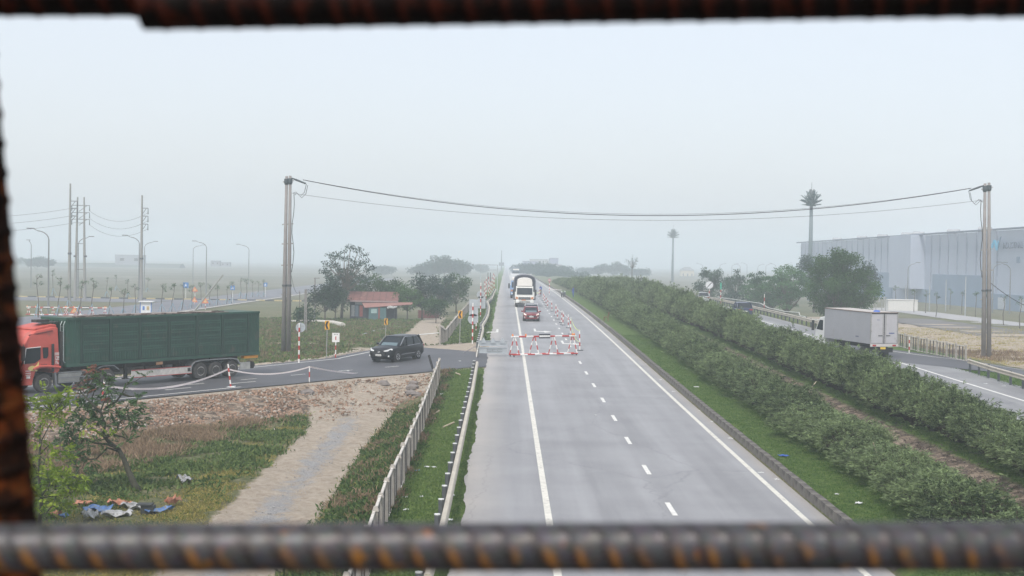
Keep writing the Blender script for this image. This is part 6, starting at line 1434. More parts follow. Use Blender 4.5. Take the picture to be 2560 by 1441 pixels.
# ---------------------------------------------------------------- the small crooked trees at the lower left, near
def crooked_tree(label, base, trunk, limbs, clumps, lm, seed, r0=.11, n=260, extra=None):
    """trunk and limbs as point lists, leaf sprays (pinnate) at the clumps"""
    b0 = Vector(base); t = thing('crooked_tree', label, 'tree', b0)
    b = MB(); P = [Vector(p) - b0 for p in trunk]; b.tube(P, [r0 * (1 - .6 * i / (len(P) - 1)) for i in range(len(P))], 9); b.build('trunk', barkm2, t, smooth=True)
    for l_ in limbs:
        b = MB(); Q_ = [Vector(p) - b0 for p in l_]; m = len(Q_); b.tube(Q_, [r0 * .40 * (1 - .75 * i / (m - 1)) for i in range(m)], 6); b.build('limb', barkm2, t, smooth=True)
    r = np.random.default_rng(seed)
    def sprays(cl, mtl, nm):
        Ps, Ds, Ls, Ts = [], [], [], []
        for (x, y, z, rad) in cl:
            c = np.array([x, y, z]) - np.array(b0); k = max(3, int(n * rad * rad * .5)); rad *= .95; tb = r.uniform(.2, .75)
            for _ in range(k):
                u = unit(r.normal(size=3)) * (r.random() ** .5) * rad; o = c + u * [1, 1, .75]; d = unit(u * 1.0 + r.normal(size=3) * rad * .7 + [0, 0, .12]); LL = r.uniform(.22, .36); sd = unit(np.cross(d, [0, 0, 1]) + r.normal(size=3) * .3)
                tt = tb + r.uniform(-.2, .25)
                for s_ in np.linspace(.1, 1, 6):
                    for q in (-1, 1): Ps.append(o + d * LL * s_ - [0, 0, .08 * s_ * s_]); Ds.append(sd * q + d * .55); Ls.append(.135 * (1.1 - .4 * abs(s_ - .5))); Ts.append(tt + r.uniform(-.08, .08))
        Ps, Ds, Ls, Ts = map(np.array, (Ps, Ds, Ls, Ts))
        V_, Qq, T_ = leaves(Ps, Ds, Ls, Ls * .42, np.clip(Ts, 0, 1), .2); link(nm, np_mesh(nm, V_, Qq, mtl, T_), t)
        tw = MB()
        for (x, y, z, rad) in cl:
            c = Vector((x, y, z)) - b0; near = min((v for l_ in ([Vector(p) - b0 for p in q_] for q_ in limbs + [trunk]) for v in l_), key=lambda v: (v - c).length)
            if (near - c).length < 2.5: tw.tube([near, near.lerp(c, .5) + Vector((0, 0, -.05)), c], [.022, .014, .006], 4, cap=False)
            for k in range(5 if rad > .12 else 0): u = Vector(r.normal(size=3)).normalized() * rad * .8; tw.tube([c, c + u], [.008, .004], 3, cap=False)
        if tw.v: tw.build('twigs', barkm2, t, kind='stuff')
    sprays(clumps, lm, 'leaves')
    for cl, mtl, nm in (extra or ()): sprays(cl, mtl, nm)
    return t
barkm2 = mat('mossy_dark_bark', (.055, .055, .038), .9, var=.4, scale=8, bump=.5)
base = (-12.91, 49.20, -0.941)
def YP(L, Y): return L
crooked_tree('small crooked dark green tree with reddish tips at the lower left', base,
    [(-12.94, 49.30, -1.017), (-13.17, 49.30, -0.676), (-13.38, 49.30, -0.219), (-13.55, 49.30, 0.208), (-13.76, 49.30, 0.593), (-14.10, 49.30, 0.831), (-14.30, 49.30, 1.057)],
    [[(-13.73, 49.20, 0.607), (-14.10, 49.20, 0.758), (-14.59, 49.20, 0.808), (-15.03, 49.20, 0.973), (-15.39, 49.20, 1.082)], [(-13.78, 49.60, 0.450), (-14.24, 49.60, 0.588), (-14.64, 49.60, 0.178), (-15.04, 49.60, 0.143)], [(-14.22, 49.00, 1.097), (-14.16, 49.00, 1.525), (-14.34, 49.00, 1.949), (-14.17, 49.00, 2.379), (-14.09, 49.00, 2.807), (-13.96, 49.00, 3.24)],
     [(-14.31, 49.50, 1.464), (-14.63, 49.50, 1.661), (-14.80, 49.50, 2.032), (-14.75, 49.50, 2.464), (-14.64, 49.50, 2.897)], [(-14.16, 48.80, 1.123), (-14.53, 48.80, 1.373), (-14.92, 48.80, 1.821), (-15.16, 48.80, 2.030)], [(-14.13, 48.90, 1.040), (-13.74, 48.90, 1.259), (-13.60, 48.90, 1.616), (-13.35, 48.90, 1.833)],
     [(-14.23, 49.30, 2.062), (-13.86, 49.30, 2.282), (-13.65, 49.30, 2.572), (-13.47, 49.30, 2.933)], [(-13.91, 49.20, 1.105), (-13.62, 49.20, 1.052), (-13.39, 49.20, 0.941)], [(-14.25, 48.70, 1.983), (-14.62, 48.70, 2.332), (-14.89, 48.70, 2.610), (-15.11, 48.70, 2.961)], [(-13.68, 49.40, 2.562), (-13.39, 49.40, 2.466), (-13.10, 49.40, 2.499)]],
    [(*p, r_) for p, r_ in zip([(-14.12, 49.10, 2.769), (-14.52, 49.10, 3.15), (-14.73, 49.10, 2.860), (-14.20, 49.10, 1.941), (-13.23, 49.10, 1.813), (-13.35, 49.10, 2.096), (-13.08, 49.10, 1.530), (-13.66, 49.10, 1.878), (-13.94, 49.10, 1.302), (-13.43, 49.10, 0.953), (-14.44, 49.10, 2.365), (-14.87, 49.10, 2.358), (-15.08, 49.10, 2.070), (-14.68, 49.10, 1.648), (-14.36, 49.10, 1.482), (-13.38, 49.10, 2.980), (-12.82, 49.10, 3.25), (-12.92, 49.10, 2.531), (-13.81, 49.10, 2.589), (-15.22, 49.10, 1.497), (-15.43, 49.10, 1.066), (-15.00, 49.10, 0.715), (-14.85, 49.10, 0.289), (-15.21, 49.10, 0.355), (-14.57, 49.10, 0.936), (-14.07, 49.10, 0.943), (-15.57, 49.10, 1.492), (-15.78, 49.10, 0.918), (-15.35, 49.10, 0.638), (-14.99, 49.10, -0.070), (-13.09, 49.10, 2.243), (-14.57, 49.10, 2.049), (-14.21, 49.10, 3.08), (-13.51, 49.10, 1.523)], [.42, .36, .36, .30, .5, .42, .4, .3, .3, .3, .36, .4, .45, .4, .32, .2, .14, .14, .25, .45, .45, .36, .4, .4, .3, .24, .4, .45, .45, .4, .3, .35, .3, .3])],
    leaf_mat('dark_pinnate_leaves', (.030, .075, .028), (.095, .17, .065), .45, .3), 5, .13, 170,
    [([(*p, r_) for p, r_ in zip([(-14.50, 49.00, 3.43), (-14.67, 49.00, 3.34), (-14.99, 49.00, 2.907), (-14.91, 49.00, 2.581), (-15.09, 49.00, 2.721), (-14.17, 49.00, 2.308)], [.26, .24, .24, .26, .2, .1])], redl, 'red_leaves'), ([(*p, r_) for p, r_ in zip([(-14.67, 48.60, 1.310), (-14.81, 48.60, 1.449), (-13.93, 48.60, 1.152)], [.22, .18, .12])], bright, 'yellow_leaves')])
base = (-14.45, 43.00, -0.777)
crooked_tree('bright yellow green young tree beside the rusty bar at the lower left', (base[0], base[1], zt(base[0], base[1])),
    [(base[0], base[1], zt(base[0], base[1]) - .1)] + [(-14.38, 43.00, -0.150), (-14.48, 43.00, 0.599), (-14.46, 43.00, 1.225), (-14.45, 43.00, 1.976)],
    [[(-14.46, 43.00, 1.275), (-14.39, 43.00, 1.727), (-14.10, 43.00, 2.294), (-14.05, 43.00, 2.607)], [(-14.53, 43.20, 1.221), (-14.26, 43.20, 1.514), (-13.88, 43.20, 1.709), (-13.51, 43.20, 1.840)], [(-14.31, 42.80, 0.010), (-14.05, 42.80, 0.388), (-13.75, 42.80, 0.579), (-13.56, 42.80, 0.769)], [(-14.07, 42.70, -0.430), (-13.93, 42.70, -0.241), (-13.83, 42.70, 0.034)], [(-14.48, 43.00, 0.599), (-14.69, 43.00, 0.972), (-14.81, 43.00, 1.470)], [(-14.38, 43.00, -0.087), (-13.93, 43.00, -0.018), (-13.49, 43.00, 0.051)]],
    [(*p, r_) for p, r_ in zip([(-14.14, 43.00, 2.855), (-13.83, 43.00, 2.985), (-13.52, 43.00, 2.865), (-14.20, 43.00, 2.480), (-13.83, 43.00, 2.610), (-13.61, 43.00, 3.18), (-14.48, 43.00, 2.975), (-14.27, 43.00, 3.17), (-13.82, 43.00, 1.360), (-13.50, 43.00, 1.115), (-14.19, 43.00, 1.104), (-13.75, 43.00, 0.611), (-13.37, 43.00, 0.616), (-13.18, 43.00, 0.369), (-13.56, 43.00, 0.300), (-13.93, 43.00, 0.295), (-13.31, 43.00, 0.054), (-13.68, 43.00, -0.077), (-14.18, 43.00, 0.479), (-14.45, 43.00, 2.226), (-14.63, 43.00, 1.723), (-14.59, 43.00, 0.911), (-14.55, 43.00, 0.160), (-14.05, 43.00, -0.270), (-14.30, 43.00, -0.587), (-13.80, 43.00, -0.455), (-13.12, 43.00, 0.495), (-14.83, 43.00, 2.845), (-14.76, 43.00, 2.221), (-14.81, 43.00, 0.469), (-14.30, 43.00, -0.024)], [.36, .34, .32, .36, .36, .18, .3, .25, .36, .32, .34, .4, .34, .26, .4, .36, .28, .34, .36, .26, .3, .3, .34, .34, .3, .26, .24, .4, .3, .4, .3])],
    bright, 9, .06, 190)

# ---------------------------------------------------------------- ground cover
def scatter(name, label, n, region, mtl, L0, L1, wr, up=1.2, blades=7, spread=.12, jitter=1.0, accept=None, seed=1, patch=.0):
    r = np.random.default_rng(seed); pts = []; x0, x1, y0, y1 = region
    tries = 0
    while len(pts) < n and tries < n * 40:
        tries += 1; k = r.random(); y = y0 + (y1 - y0) * k ** 1.35; x = r.uniform(x0, x1)
        if patch and math.sin(x * 1.7 + 2.1 * math.sin(y * .9)) + math.cos(y * 1.3 + seed) + r.normal() * .5 < patch: continue
        if accept and not accept(x, y, r): continue
        pts.append((x, y, zt(x, y) - .01))
    c = np.array(pts); P = np.repeat(c, blades, 0); k = len(P); off = r.normal(size=(k, 3)) * [spread, spread, 0]; P = P + off
    D = r.normal(size=(k, 3)) * [.6, .6, .2] + [0, 0, up]; L = r.uniform(L0, L1, k); T = np.clip(np.repeat(r.uniform(.1, .8, len(c)), blades) + r.uniform(-.2, .2, k), 0, 1)
    V_, Q_, T_ = leaves(P, D, L, L * wr, T, .25); return link(name, np_mesh(name, V_, Q_, mtl, T_), label=label, cat='ground cover', kind='stuff')
def zo(x, y): return zones(x, y)
scatter('verge_grass', 'short green grass on the strip between fence and guardrail', 9000, (-3.6, -1.35, 30, 92), grassl, .06, .17, .16, 1.0, 8, .12, seed=2, accept=lambda x, y, r: side_info(x, y)[0] > side_info(x, y)[1] + .4)
scatter('median_grass', 'bright short grass between the kerb and the first hedge', 9000, (9.98, 12.2, 31, 120), grassl, .05, .13, .16, .8, 8, .13, seed=3)
scatter('median_grass', 'grass along the foot of the second hedge', 2600, (17.7, 18.6, 40, 120), grassl, .05, .14, .16, .8, 8, .13, seed=4)
scatter('verge_weeds', 'leafy weeds along the foot of the roadside fence', 2600, (-4.3, -3.2, 30, 94), greenw, .10, .32, .3, 1.0, 9, .14, patch=-.4, seed=5, accept=lambda x, y, r: side_info(x, y)[0] > side_info(x, y)[1] + .4)
scatter('dry_weeds', 'dry reddish brown weeds along the foot of the roadside fence', 600, (-4.2, -3.3, 30, 92), dryl, .2, .5, .07, 1.6, 12, .12, patch=.4, seed=6, accept=lambda x, y, r: side_info(x, y)[0] > side_info(x, y)[1] + .6)
def off_track(x, y, r):
    cx = -7.65 - .012 * (y - 44) - max(0, y - 70) * .06; s = side_info(x, y)
    return abs(x - cx) > 1.9 + max(0, y - 66) * .06 + r.normal() * .12 and s[0] > s[1] + (6.0 if x < -9 else 4.5)
scatter('yellow_grass', 'yellowing grass edging the dirt track', 8500, (-12.6, -4.3, 31, 76), yellowg, .06, .2, .14, .9, 8, .15, seed=7, accept=lambda x, y, r: off_track(x, y, r) and abs(x + 7.65) < 2.8 + abs(r.normal()) * 1.2)
scatter('bank_weeds', 'green brown weeds between the dirt track and the roadside fence', 3000, (-6.3, -3.9, 31, 76), greenw, .12, .36, .22, 1.1, 10, .16, seed=8, accept=off_track)
scatter('bank_dry_weeds', 'dry brown weeds between the dirt track and the fence', 450, (-6.0, -4.0, 31, 76), dryl, .2, .5, .07, 1.5, 12, .15, patch=.5, seed=9, accept=off_track)
def foot(x, y, r):
    s = side_info(x, y); e = s[0] - s[1]; return off_track(x, y, r) and 5.6 + .9 * math.sin(x * .9) + r.normal() * .7 < e < 17 + r.normal() * 1.5
scatter('slope_foot_weeds', 'mixed green weeds at the foot of the stony slope', 5200, (-24, -9.6, 36, 76), greenw, .12, .4, .22, 1.1, 10, .22, patch=-.3, seed=10, accept=foot)
scatter('slope_foot_dry_weeds', 'rusty brown dead weeds at the foot of the stony slope', 3600, (-24, -10.2, 40, 74), dryl, .2, .6, .06, 1.5, 12, .25, patch=.1, seed=11, accept=lambda x, y, r: foot(x, y, r) and side_info(x, y)[0] - side_info(x, y)[1] < 9.5 + 2.5 * math.sin(x * .7) + r.normal() * 1.2 - max(0, x + 14) * .7)
scatter('rough_grass', 'short rough grass in front of the crooked tree', 6500, (-19, -9.4, 31, 56), yellowg, .06, .2, .15, .8, 8, .18, seed=12, accept=lambda x, y, r: off_track(x, y, r) and side_info(x, y)[0] - side_info(x, y)[1] > 10)
scatter('green_grass_patches', 'fresh green grass patches in front of the crooked tree', 2600, (-19, -9.4, 31, 60), grassl, .08, .2, .18, .9, 8, .16, patch=.3, seed=13, accept=lambda x, y, r: off_track(x, y, r) and side_info(x, y)[0] - side_info(x, y)[1] > 9)
def beyond(x, y, r):
    s = side_info(x, y); z_ = zones(x, y); return s[0] > s[1] + 1.3 and s[3] < 0 and z_[1] < .35
scatter('field_weeds', 'scrubby weeds on the waste ground beyond the side road', 7000, (-32, -5.6, 92, 185), greenw, .18, .55, .25, 1.0, 9, .25, patch=-.2, seed=14, accept=beyond)
scatter('field_dry_weeds', 'dry weeds on the waste ground beyond the side road', 3500, (-32, -5.6, 92, 180), dryl, .2, .6, .08, 1.4, 10, .25, patch=.3, seed=15, accept=beyond)
scatter('bank_greenery', 'dense low greenery between the far fence and the guardrail', 6500, (-5.3, -1.9, 112, 225), greenw, .15, .42, .35, .9, 9, .2, seed=16, accept=lambda x, y, r: side_info(x, y)[0] > side_info(x, y)[1] + 1.0 or y > 125)
scatter('right_field_stubble', 'dry stubble on the bare field at the right', 5000, (36, 66, 104, 175), yellowg, .12, .35, .10, .8, 8, .25, patch=-.3, seed=17)
scatter('right_field_stubble', 'brown weeds round the right twin pole', 1800, (36, 60, 98, 122), dryl, .2, .6, .07, 1.4, 12, .25, patch=.2, seed=18, accept=lambda x, y, r: zt(x, y) < 5 and y > 107 - (x - 36) * .55 + 3)
scatter('ramp_grass', 'grass strip under the short guardrail at the right', 1800, (30.6, 34.5, 60, 95), grassl, .08, .22, .16, .8, 8, .14, seed=19, accept=lambda x, y, r: y < 104 - (x - 30) * 1.1 - 9 - 0)
scatter('ditch_debris', 'dry twigs and dead leaves lying in the median ditch', 3000, (14.6, 17.6, 40, 140), leaf_mat('dead_grey_litter', (.07, .06, .055), (.22, .19, .17), .9, .1), .08, .3, .12, .3, 8, .2, seed=20)
# rubble: stones big enough to see, joined as one mass
def stones(name, label, n, accept, region, s0, s1, m, seed):
    r = np.random.default_rng(seed); rr = random.Random(seed); base = np.array([(1, 0, 0), (-1, 0, 0), (0, 1, 0), (0, -1, 0), (0, 0, 1), (0, 0, -1)], float)
    F = np.array([(0, 2, 4), (2, 1, 4), (1, 3, 4), (3, 0, 4), (2, 0, 5), (1, 2, 5), (3, 1, 5), (0, 3, 5)]); V_, Q_ = [], []; k = 0; tries = 0
    while k < n and tries < n * 40:
        tries += 1; x = r.uniform(region[0], region[1]); y = r.uniform(region[2], region[3])
        if not accept(x, y, r): continue
        s = s0 + (s1 - s0) * r.random() ** 4; v = base * s * r.uniform(.5, 1.2, (6, 1)) + r.normal(size=(6, 3)) * s * .18
        a = r.uniform(0, 6.28); c_, s_ = math.cos(a), math.sin(a); v = v @ np.array([[c_, s_, 0], [-s_, c_, 0], [0, 0, .75]])
        v += [x, y, zt(x, y) + s * .25]; V_.append(v); Q_.append(F + 6 * k); k += 1
    return link(name, np_mesh(name, np.concatenate(V_), np.concatenate(Q_), m), label=label, cat='stones', kind='stuff')
stonem = mat('brown_broken_stone', (.28, .185, .13), .95, var=.55, scale=.9)
stonep = mat('pale_grey_stone', (.34, .31, .27), .95, var=.35, scale=1.2)
def slope(x, y, r):
    s = side_info(x, y); e = s[0] - s[1]; return s[3] > 0 and .9 < e < 6.9 + r.normal() * .4 and (x < -10.2 or r.random() < .3) and x < -4.5
stones('slope_stones', 'broken brown stones covering the slope below the side road', 24000, slope, (-34, -4.3, 44, 92), .03, .13, stonem, 1)
stones('slope_stones', 'paler stones mixed into the slope below the side road', 5000, slope, (-34, -4.3, 44, 92), .03, .14, stonep, 2)
stones('edge_stones', 'loose stones along the far edge of the side road', 1600, lambda x, y, r: (lambda s: s[3] < 0 and .2 < s[0] - s[1] < 1.1)(side_info(x, y)), (-34, -3, 64, 116), .04, .14, stonep, 3)
stones('track_gravel', 'grey gravel down the middle of the dirt track', 1800, lambda x, y, r: abs(x + 7.65 + .012 * (y - 44)) < .75, (-9.5, -6, 31, 74), .015, .05, mat('blue_grey_gravel', (.32, .32, .32), .9, var=.4, scale=9), 4)
stones('field_rubble', 'scattered rubble on the bare field at the right', 2500, lambda x, y, r: r.random() < .9 and y > 110 - (x - 36) * .5, (36.5, 66, 96, 160), .05, .2, mat('tan_rubble', (.38, .31, .24), .95, var=.3), 5)
for (p, s_, lb) in (((-5.48, 82.02, -0.125), .42, 'largest grey boulder in the pile beside the fence'), ((-5.49, 80.87, -0.325), .36, 'grey boulder at the left foot of the boulder pile'), ((-5.12, 80.31, -0.383), .34, 'boulder at the right foot of the pile, closest to the fence'), ((-5.46, 83.14, 0.062), .28, 'small boulder on top of the pile beside the fence'), ((-7.21, 82.22, 0.069), .40, 'purplish boulder on the dirt left of the boulder pile'), ((-10.96, 77.09, -0.047), .4, 'purplish boulder near the top of the dirt track')):
    b = MB(); r = random.Random(int(p[0] * 100)); rings = []
    for k, (rz_, zz) in enumerate(((.5, -.4), (.95, 0), (.9, .35), (.5, .62))): rings.append([(math.cos(a * .785) * s_ * rz_ * r.uniform(.8, 1.2), math.sin(a * .785) * s_ * rz_ * r.uniform(.8, 1.2), zz * s_ * r.uniform(.9, 1.1)) for a in range(8)])
    b.loft(rings); o = b.build('boulder', mat('grey_boulder', (.19, .17, .16), .95, var=.4, scale=3, bump=.5), label=lb, cat='boulder'); o.location = p

# ================================================================ buildings and far objects
panelm = mat('pale_blue_grey_cladding', (.40, .45, .54), .55, .1, var=.05, scale=.15)
darkseam = mat('cladding_seam', (.26, .30, .38), .6)
rec = mat('dark_blue_bay', (.20, .27, .36), .7, var=.08, scale=.2)
t = thing('warehouse', 'huge pale blue factory hall with ribbed cladding and lettering on the right', 'building', (99, 300, -.6))
def wx(px, Y): return px
gf = -.6
def block(x0, y0, x1, y1, z0, z1, m, nm='wall'):
    b = MB(); b.box(((x0 + x1) / 2 - 99, (y0 + y1) / 2 - 300, (z0 + z1) / 2 + .6), (abs(x1 - x0), abs(y1 - y0), z1 - z0)); return b.build(nm, m, t)
ZT = 15.4
block(100, 205, 175, 468, gf, ZT, panelm)
def face_panel(x, y0, y1, z0, z1, m, nm, dx=.12): return block(x - dx, y0, x + .02, y1, z0, z1, m, nm)
# two dark loading bays, lower dark band, protruding bay
face_panel(100, 205, 334, gf, 2.6, rec, 'lower_band', .5)
bay1 = (102.45, 392.00, 4.02); 
face_panel(100, 356, 398, gf, 6.3, rec, 'loading_bay', .3)
face_panel(100, 284, 322, 2.6, 6.2, rec, 'loading_bay', .3)
o = block(96.5, 329, 100, 347, 2.6, ZT + .1, panelm, 'projecting_wall')
y = 212.
while y < 468:
    if not (327 < y < 349) and y > 279:
        z0 = 6.3 if (356 < y < 398 or 284 < y < 322) else 2.6
        face_panel(100, y, y + .35, z0, ZT, darkseam, 'cladding_seam', .22)
    y += 6.2
b = MB(); b.box((-.1, 36.5, ZT + .8), (.8, 263.5, .35)); b.build('parapet', mat('slate_parapet', (.16, .19, .25), .6), t)
for (px, Y) in ((2100, 425), (2170, 395), (2225, 372), (2272, 352), (2298, 345), (2362, 322), (2440, 303)):
    p = None
for Y, s in ((430, .8), (400, .9), (378, .9), (355, 1), (345, 1.1), (318, 1.2), (297, 1.3)):
    b = MB(); b.box((5.5, Y - 300, ZT + .9), (1.5, 1.5, 1.2)); b.tube([(5.5, Y - 300, ZT + 1.2), (3.2, Y - 298.5, ZT + 1.3)], [.65, .65], 10); b.build('roof_vent', mat('pale_duct_metal', (.34, .36, .38), .5, .3), t)
for Y in (214, 226, 238, 250, 262, 274): face_panel(100, Y, Y + 4, gf + .2, 1.9, mat('pale_roller_door', (.42, .46, .50), .6), 'roller_door', .6)
wz_ = 9.470; face_panel(100, 268.2, 269.6, wz_ - .6, wz_ + .6, rec, 'small_window', .15)
# lettering: a cyan mark with a dark swoosh, then the word
txtm = mat('grey_letters', (.13, .16, .22), .6); cyan = mat('cyan_logo', (.10, .42, .62), .5); navy = mat('slate_swoosh', (.08, .15, .24), .5)
def on_wall(me, y, z, nm, m=None):
    o = bpy.data.objects.new(nm, me); C.objects.link(o); o.parent = t
    o.matrix_local = Matrix(((0, 0, -1, .72 - .95 + .0), (-1, 0, 0, y - 300), (0, 1, 0, z + .6), (0, 0, 0, 1))); return o
lz = 12.227
# the visible wall runs toward the camera, so letters read from far (left) to near (right)
for i, ch in enumerate('INDUSTRIAL'):
    me = text_mesh(ch, 1.75, .05, txtm, 'letter'); on_wall(me, 273.9 - [0, .95, 2.2, 3.5, 4.75, 5.9, 7.0, 8.0, 8.9, 10.1][i], lz, 'letter')
def plate(pts, m, nm, zo=0):
    b = MB(); b.prism([(x * .60, y * .60) for x, y in pts], 'z', 0, .08); me = b.mesh(nm, m); return on_wall(me, 277.4, lz, nm)
plate([(-5.2, -1.3), (-3.9, -1.3), (-2.4, 1.5), (-1.6, -.3), (-.6, -1.4), (.6, -1.4), (1.9, 1.3), (.9, 1.9), (.1, .2), (-1.1, 2.0), (-3.0, 2.2), (-4.2, 1.0), (-5.0, .8)], cyan, 'logo_mark')
plate([(.9, -.3), (1.6, .7), (2.6, 2.6), (4.1, 3.2), (3.2, 2.2), (2.6, .6), (1.7, -.6)], navy, 'logo_swoosh')
# pale container office in front of it
def hut(name, label, cat, loc, rz, dims, wallm, roofm, windows=3, hip=False):
    t = thing(name, label, cat, loc, rz); L, W_, H_ = dims
    b = MB(); b.box((0, 0, H_ / 2), (L, W_, H_)); b.build('wall', wallm, t)
    b = MB()
    if hip: b.loft([[(-L / 2 - .5, -W_ / 2 - .5, H_), (L / 2 + .5, -W_ / 2 - .5, H_), (L / 2 + .5, W_ / 2 + .5, H_), (-L / 2 - .5, W_ / 2 + .5, H_)], [(-L * .2, -.1, H_ * 1.35), (L * .2, -.1, H_ * 1.35), (L * .2, .1, H_ * 1.35), (-L * .2, .1, H_ * 1.35)]])
    else: b.box((0, 0, H_ + .08), (L + .2, W_ + .2, .14))
    b.build('roof', roofm, t)
    for i in range(windows):
        x = -L / 2 + L * (i + .5) / windows; b = MB(); b.box((x, -W_ / 2 - .02, H_ * .55), (L / windows * .35, .06, H_ * .35)); w = b.build('window', mat('hut_window_frame', (.3, .3, .3), .6), t)
        b = MB(); b.box((x, -W_ / 2 - .056, H_ * .55), (L / windows * .28, .012, H_ * .28)); b.build('pane', glassm, w)
    return t
cw = mat('white_container_wall', (.58, .58, .55), .7, var=.08)
p = (75.26, 262.00, 0.943); hut('site_office', 'long white container office in front of the factory hall', 'hut', (p[0], 262, zt(p[0], 262)), 0, (5.6, 2.6, 2.0), cw, cw, 0)
p = (131.28, 1000.00, -3.41); hut('yellow_house', 'small hazy yellow house with a hip roof beside the distant tower', 'house', (p[0], 1000, -4), 0, (9.4, 8, (5.864 + 4) / 1.35), mat('pale_yellow_wall', (.55, .48, .34), .8), mat('grey_roof', (.2, .2, .2), .7), 3, True)
p = (62.92, 232.00, -0.790)
t = thing('notice_board', 'blue grey roadside board on four legs behind the box truck', 'board', (p[0], p[1], zt(p[0], p[1])))
for x in (-1.0, -.5, .5, 1.1): b = MB(); b.bar((x, 0, 0), (x, 0, 2.9), .12); b.build('leg', steel, t)
b = MB(); b.box((0, 0, 2.95), (2.5, .5, .12)); b.build('top_beam', steel, t)
b = MB(); b.box((-.2, .0, 3.6), (2.0, .12, 1.3)); b.build('board_panel', mat('blue_grey_board', (.18, .26, .38), .6), t)
# white kiosk at the left junction
p = (-47.54, 183.00, -0.442)
t = thing('kiosk', 'small white guard kiosk with blue corners beyond the trailer', 'kiosk', (p[0], p[1], zt(p[0], p[1])), .1)
kw = mat('kiosk_white', (.68, .70, .72), .6, var=.05); kb = mat('kiosk_blue', (.06, .18, .50), .5)
b = MB(); b.box((0, 0, 1.0), (1.4, 1.4, 2.0)); b.build('wall', kw, t); b = MB(); b.box((.05, -.1, 2.06), (1.9, 1.8, .12)); b.build('roof', kw, t)
for x in (-.7, .7): b = MB(); b.box((x, -.72, 1.0), (.09, .06, 2.0)); b.build('corner_strip', kb, t)
for x, m_, w_ in ((-.28, kb, .26), (.28, mat('kiosk_tan', (.42, .32, .16), .6), .32)): b = MB(); b.box((x, -.72, 1.2), (w_, .05, .5)); b.build('window', m_, t)
# barricades on the left cross road
zigzag_barricade((-60.37, 181.93, -0.547), .02, 5.4, 1.12, 'left one of two hazy red and white barricades in front of the saplings')
zigzag_barricade((-55.46, 182.57, -0.548), .02, 5.6, 1.12, 'right one of two hazy red and white barricades, behind the trailer')
tri = mat('orange_red_triangle', (.62, .16, .06), .5); trc = mat('triangle_centre', (.62, .42, .2), .5)
for (px, py, z_, h_, lb) in ((186, 790, .3, 1.0, 'orange warning triangle standing among the left barricades'), (487, 750, 2.0, .9, 'upper orange warning triangle on the left service road'), (486, 757, .6, .9, 'lower orange warning triangle on the left service road'), (513, 774, 1.0, .9, 'orange warning triangle at the kerb right of the leaning pole')):
    q = G_ = {(186, 790): (-57.16, 183.28, -0.550), (487, 750): (-55.80, 248.12, -0.689), (486, 757): (-51.95, 230.75, -0.652), (513, 774): (-46.27, 212.94, -0.613)}[(px, py)]
    t = thing('warning_triangle', lb, 'road sign', q)
    striped(t, (0, 0, 0), (0, 0, z_ + .2), .05, 4); b = MB(); b.prism([(-h_ * .62, z_), (h_ * .62, z_), (0, z_ + h_)], 'y', -.09, -.06); d = b.build('triangle_plate', tri, t)
    b = MB(); b.prism([(-h_ * .35, z_ + .14), (h_ * .35, z_ + .14), (0, z_ + h_ * .72)], 'y', -.10, -.091); b.build('centre', trc, d)
bluesg = mat('blue_sign_face', (.05, .18, .45), .5)
for q, w_, lb in (((-62.53, 270.03, -0.736), .8, 'largest blue square sign above the left service road'), ((-49.73, 251.58, -0.696), .6, 'blue parking style sign among the middle saplings'), ((-50.66, 291.15, -0.781), .6, 'blue pedestrian sign nearest the left twin pole')):
    t = thing('blue_sign', lb, 'road sign', q); b = MB(); b.tube([(0, 0, 0), (0, 0, 2.6)], .05, 6); b.build('pole', whitep, t)
    b = MB(); b.box((0, -.06, 2.7), (w_ * 1.35, .04, w_ * 1.35)); d = b.build('sign_panel', bluesg, t); b = MB(); b.prism([(-.2, 2.5), (.2, 2.5), (0, 3.0)], 'y', -.09, -.084); b.build('white_symbol', whitep, d)
# yellow and black kerb blocks on the cross road
ky = mat('yellow_kerb_paint', (.46, .38, .20), .6); kk = mat('black_kerb_paint', (.05, .055, .06), .7)
kt = thing('striped_kerb', 'yellow and black painted kerb along the far side of the left roads', 'kerb', (-60, 265, zt(-60, 265)))
for i in range(46):
    b = MB(); b.box((-43 + i * 1.75, 0, .12), (1.72, .3, .26)); o = b.build('kerb_block', (ky, kk)[i % 2], kt)
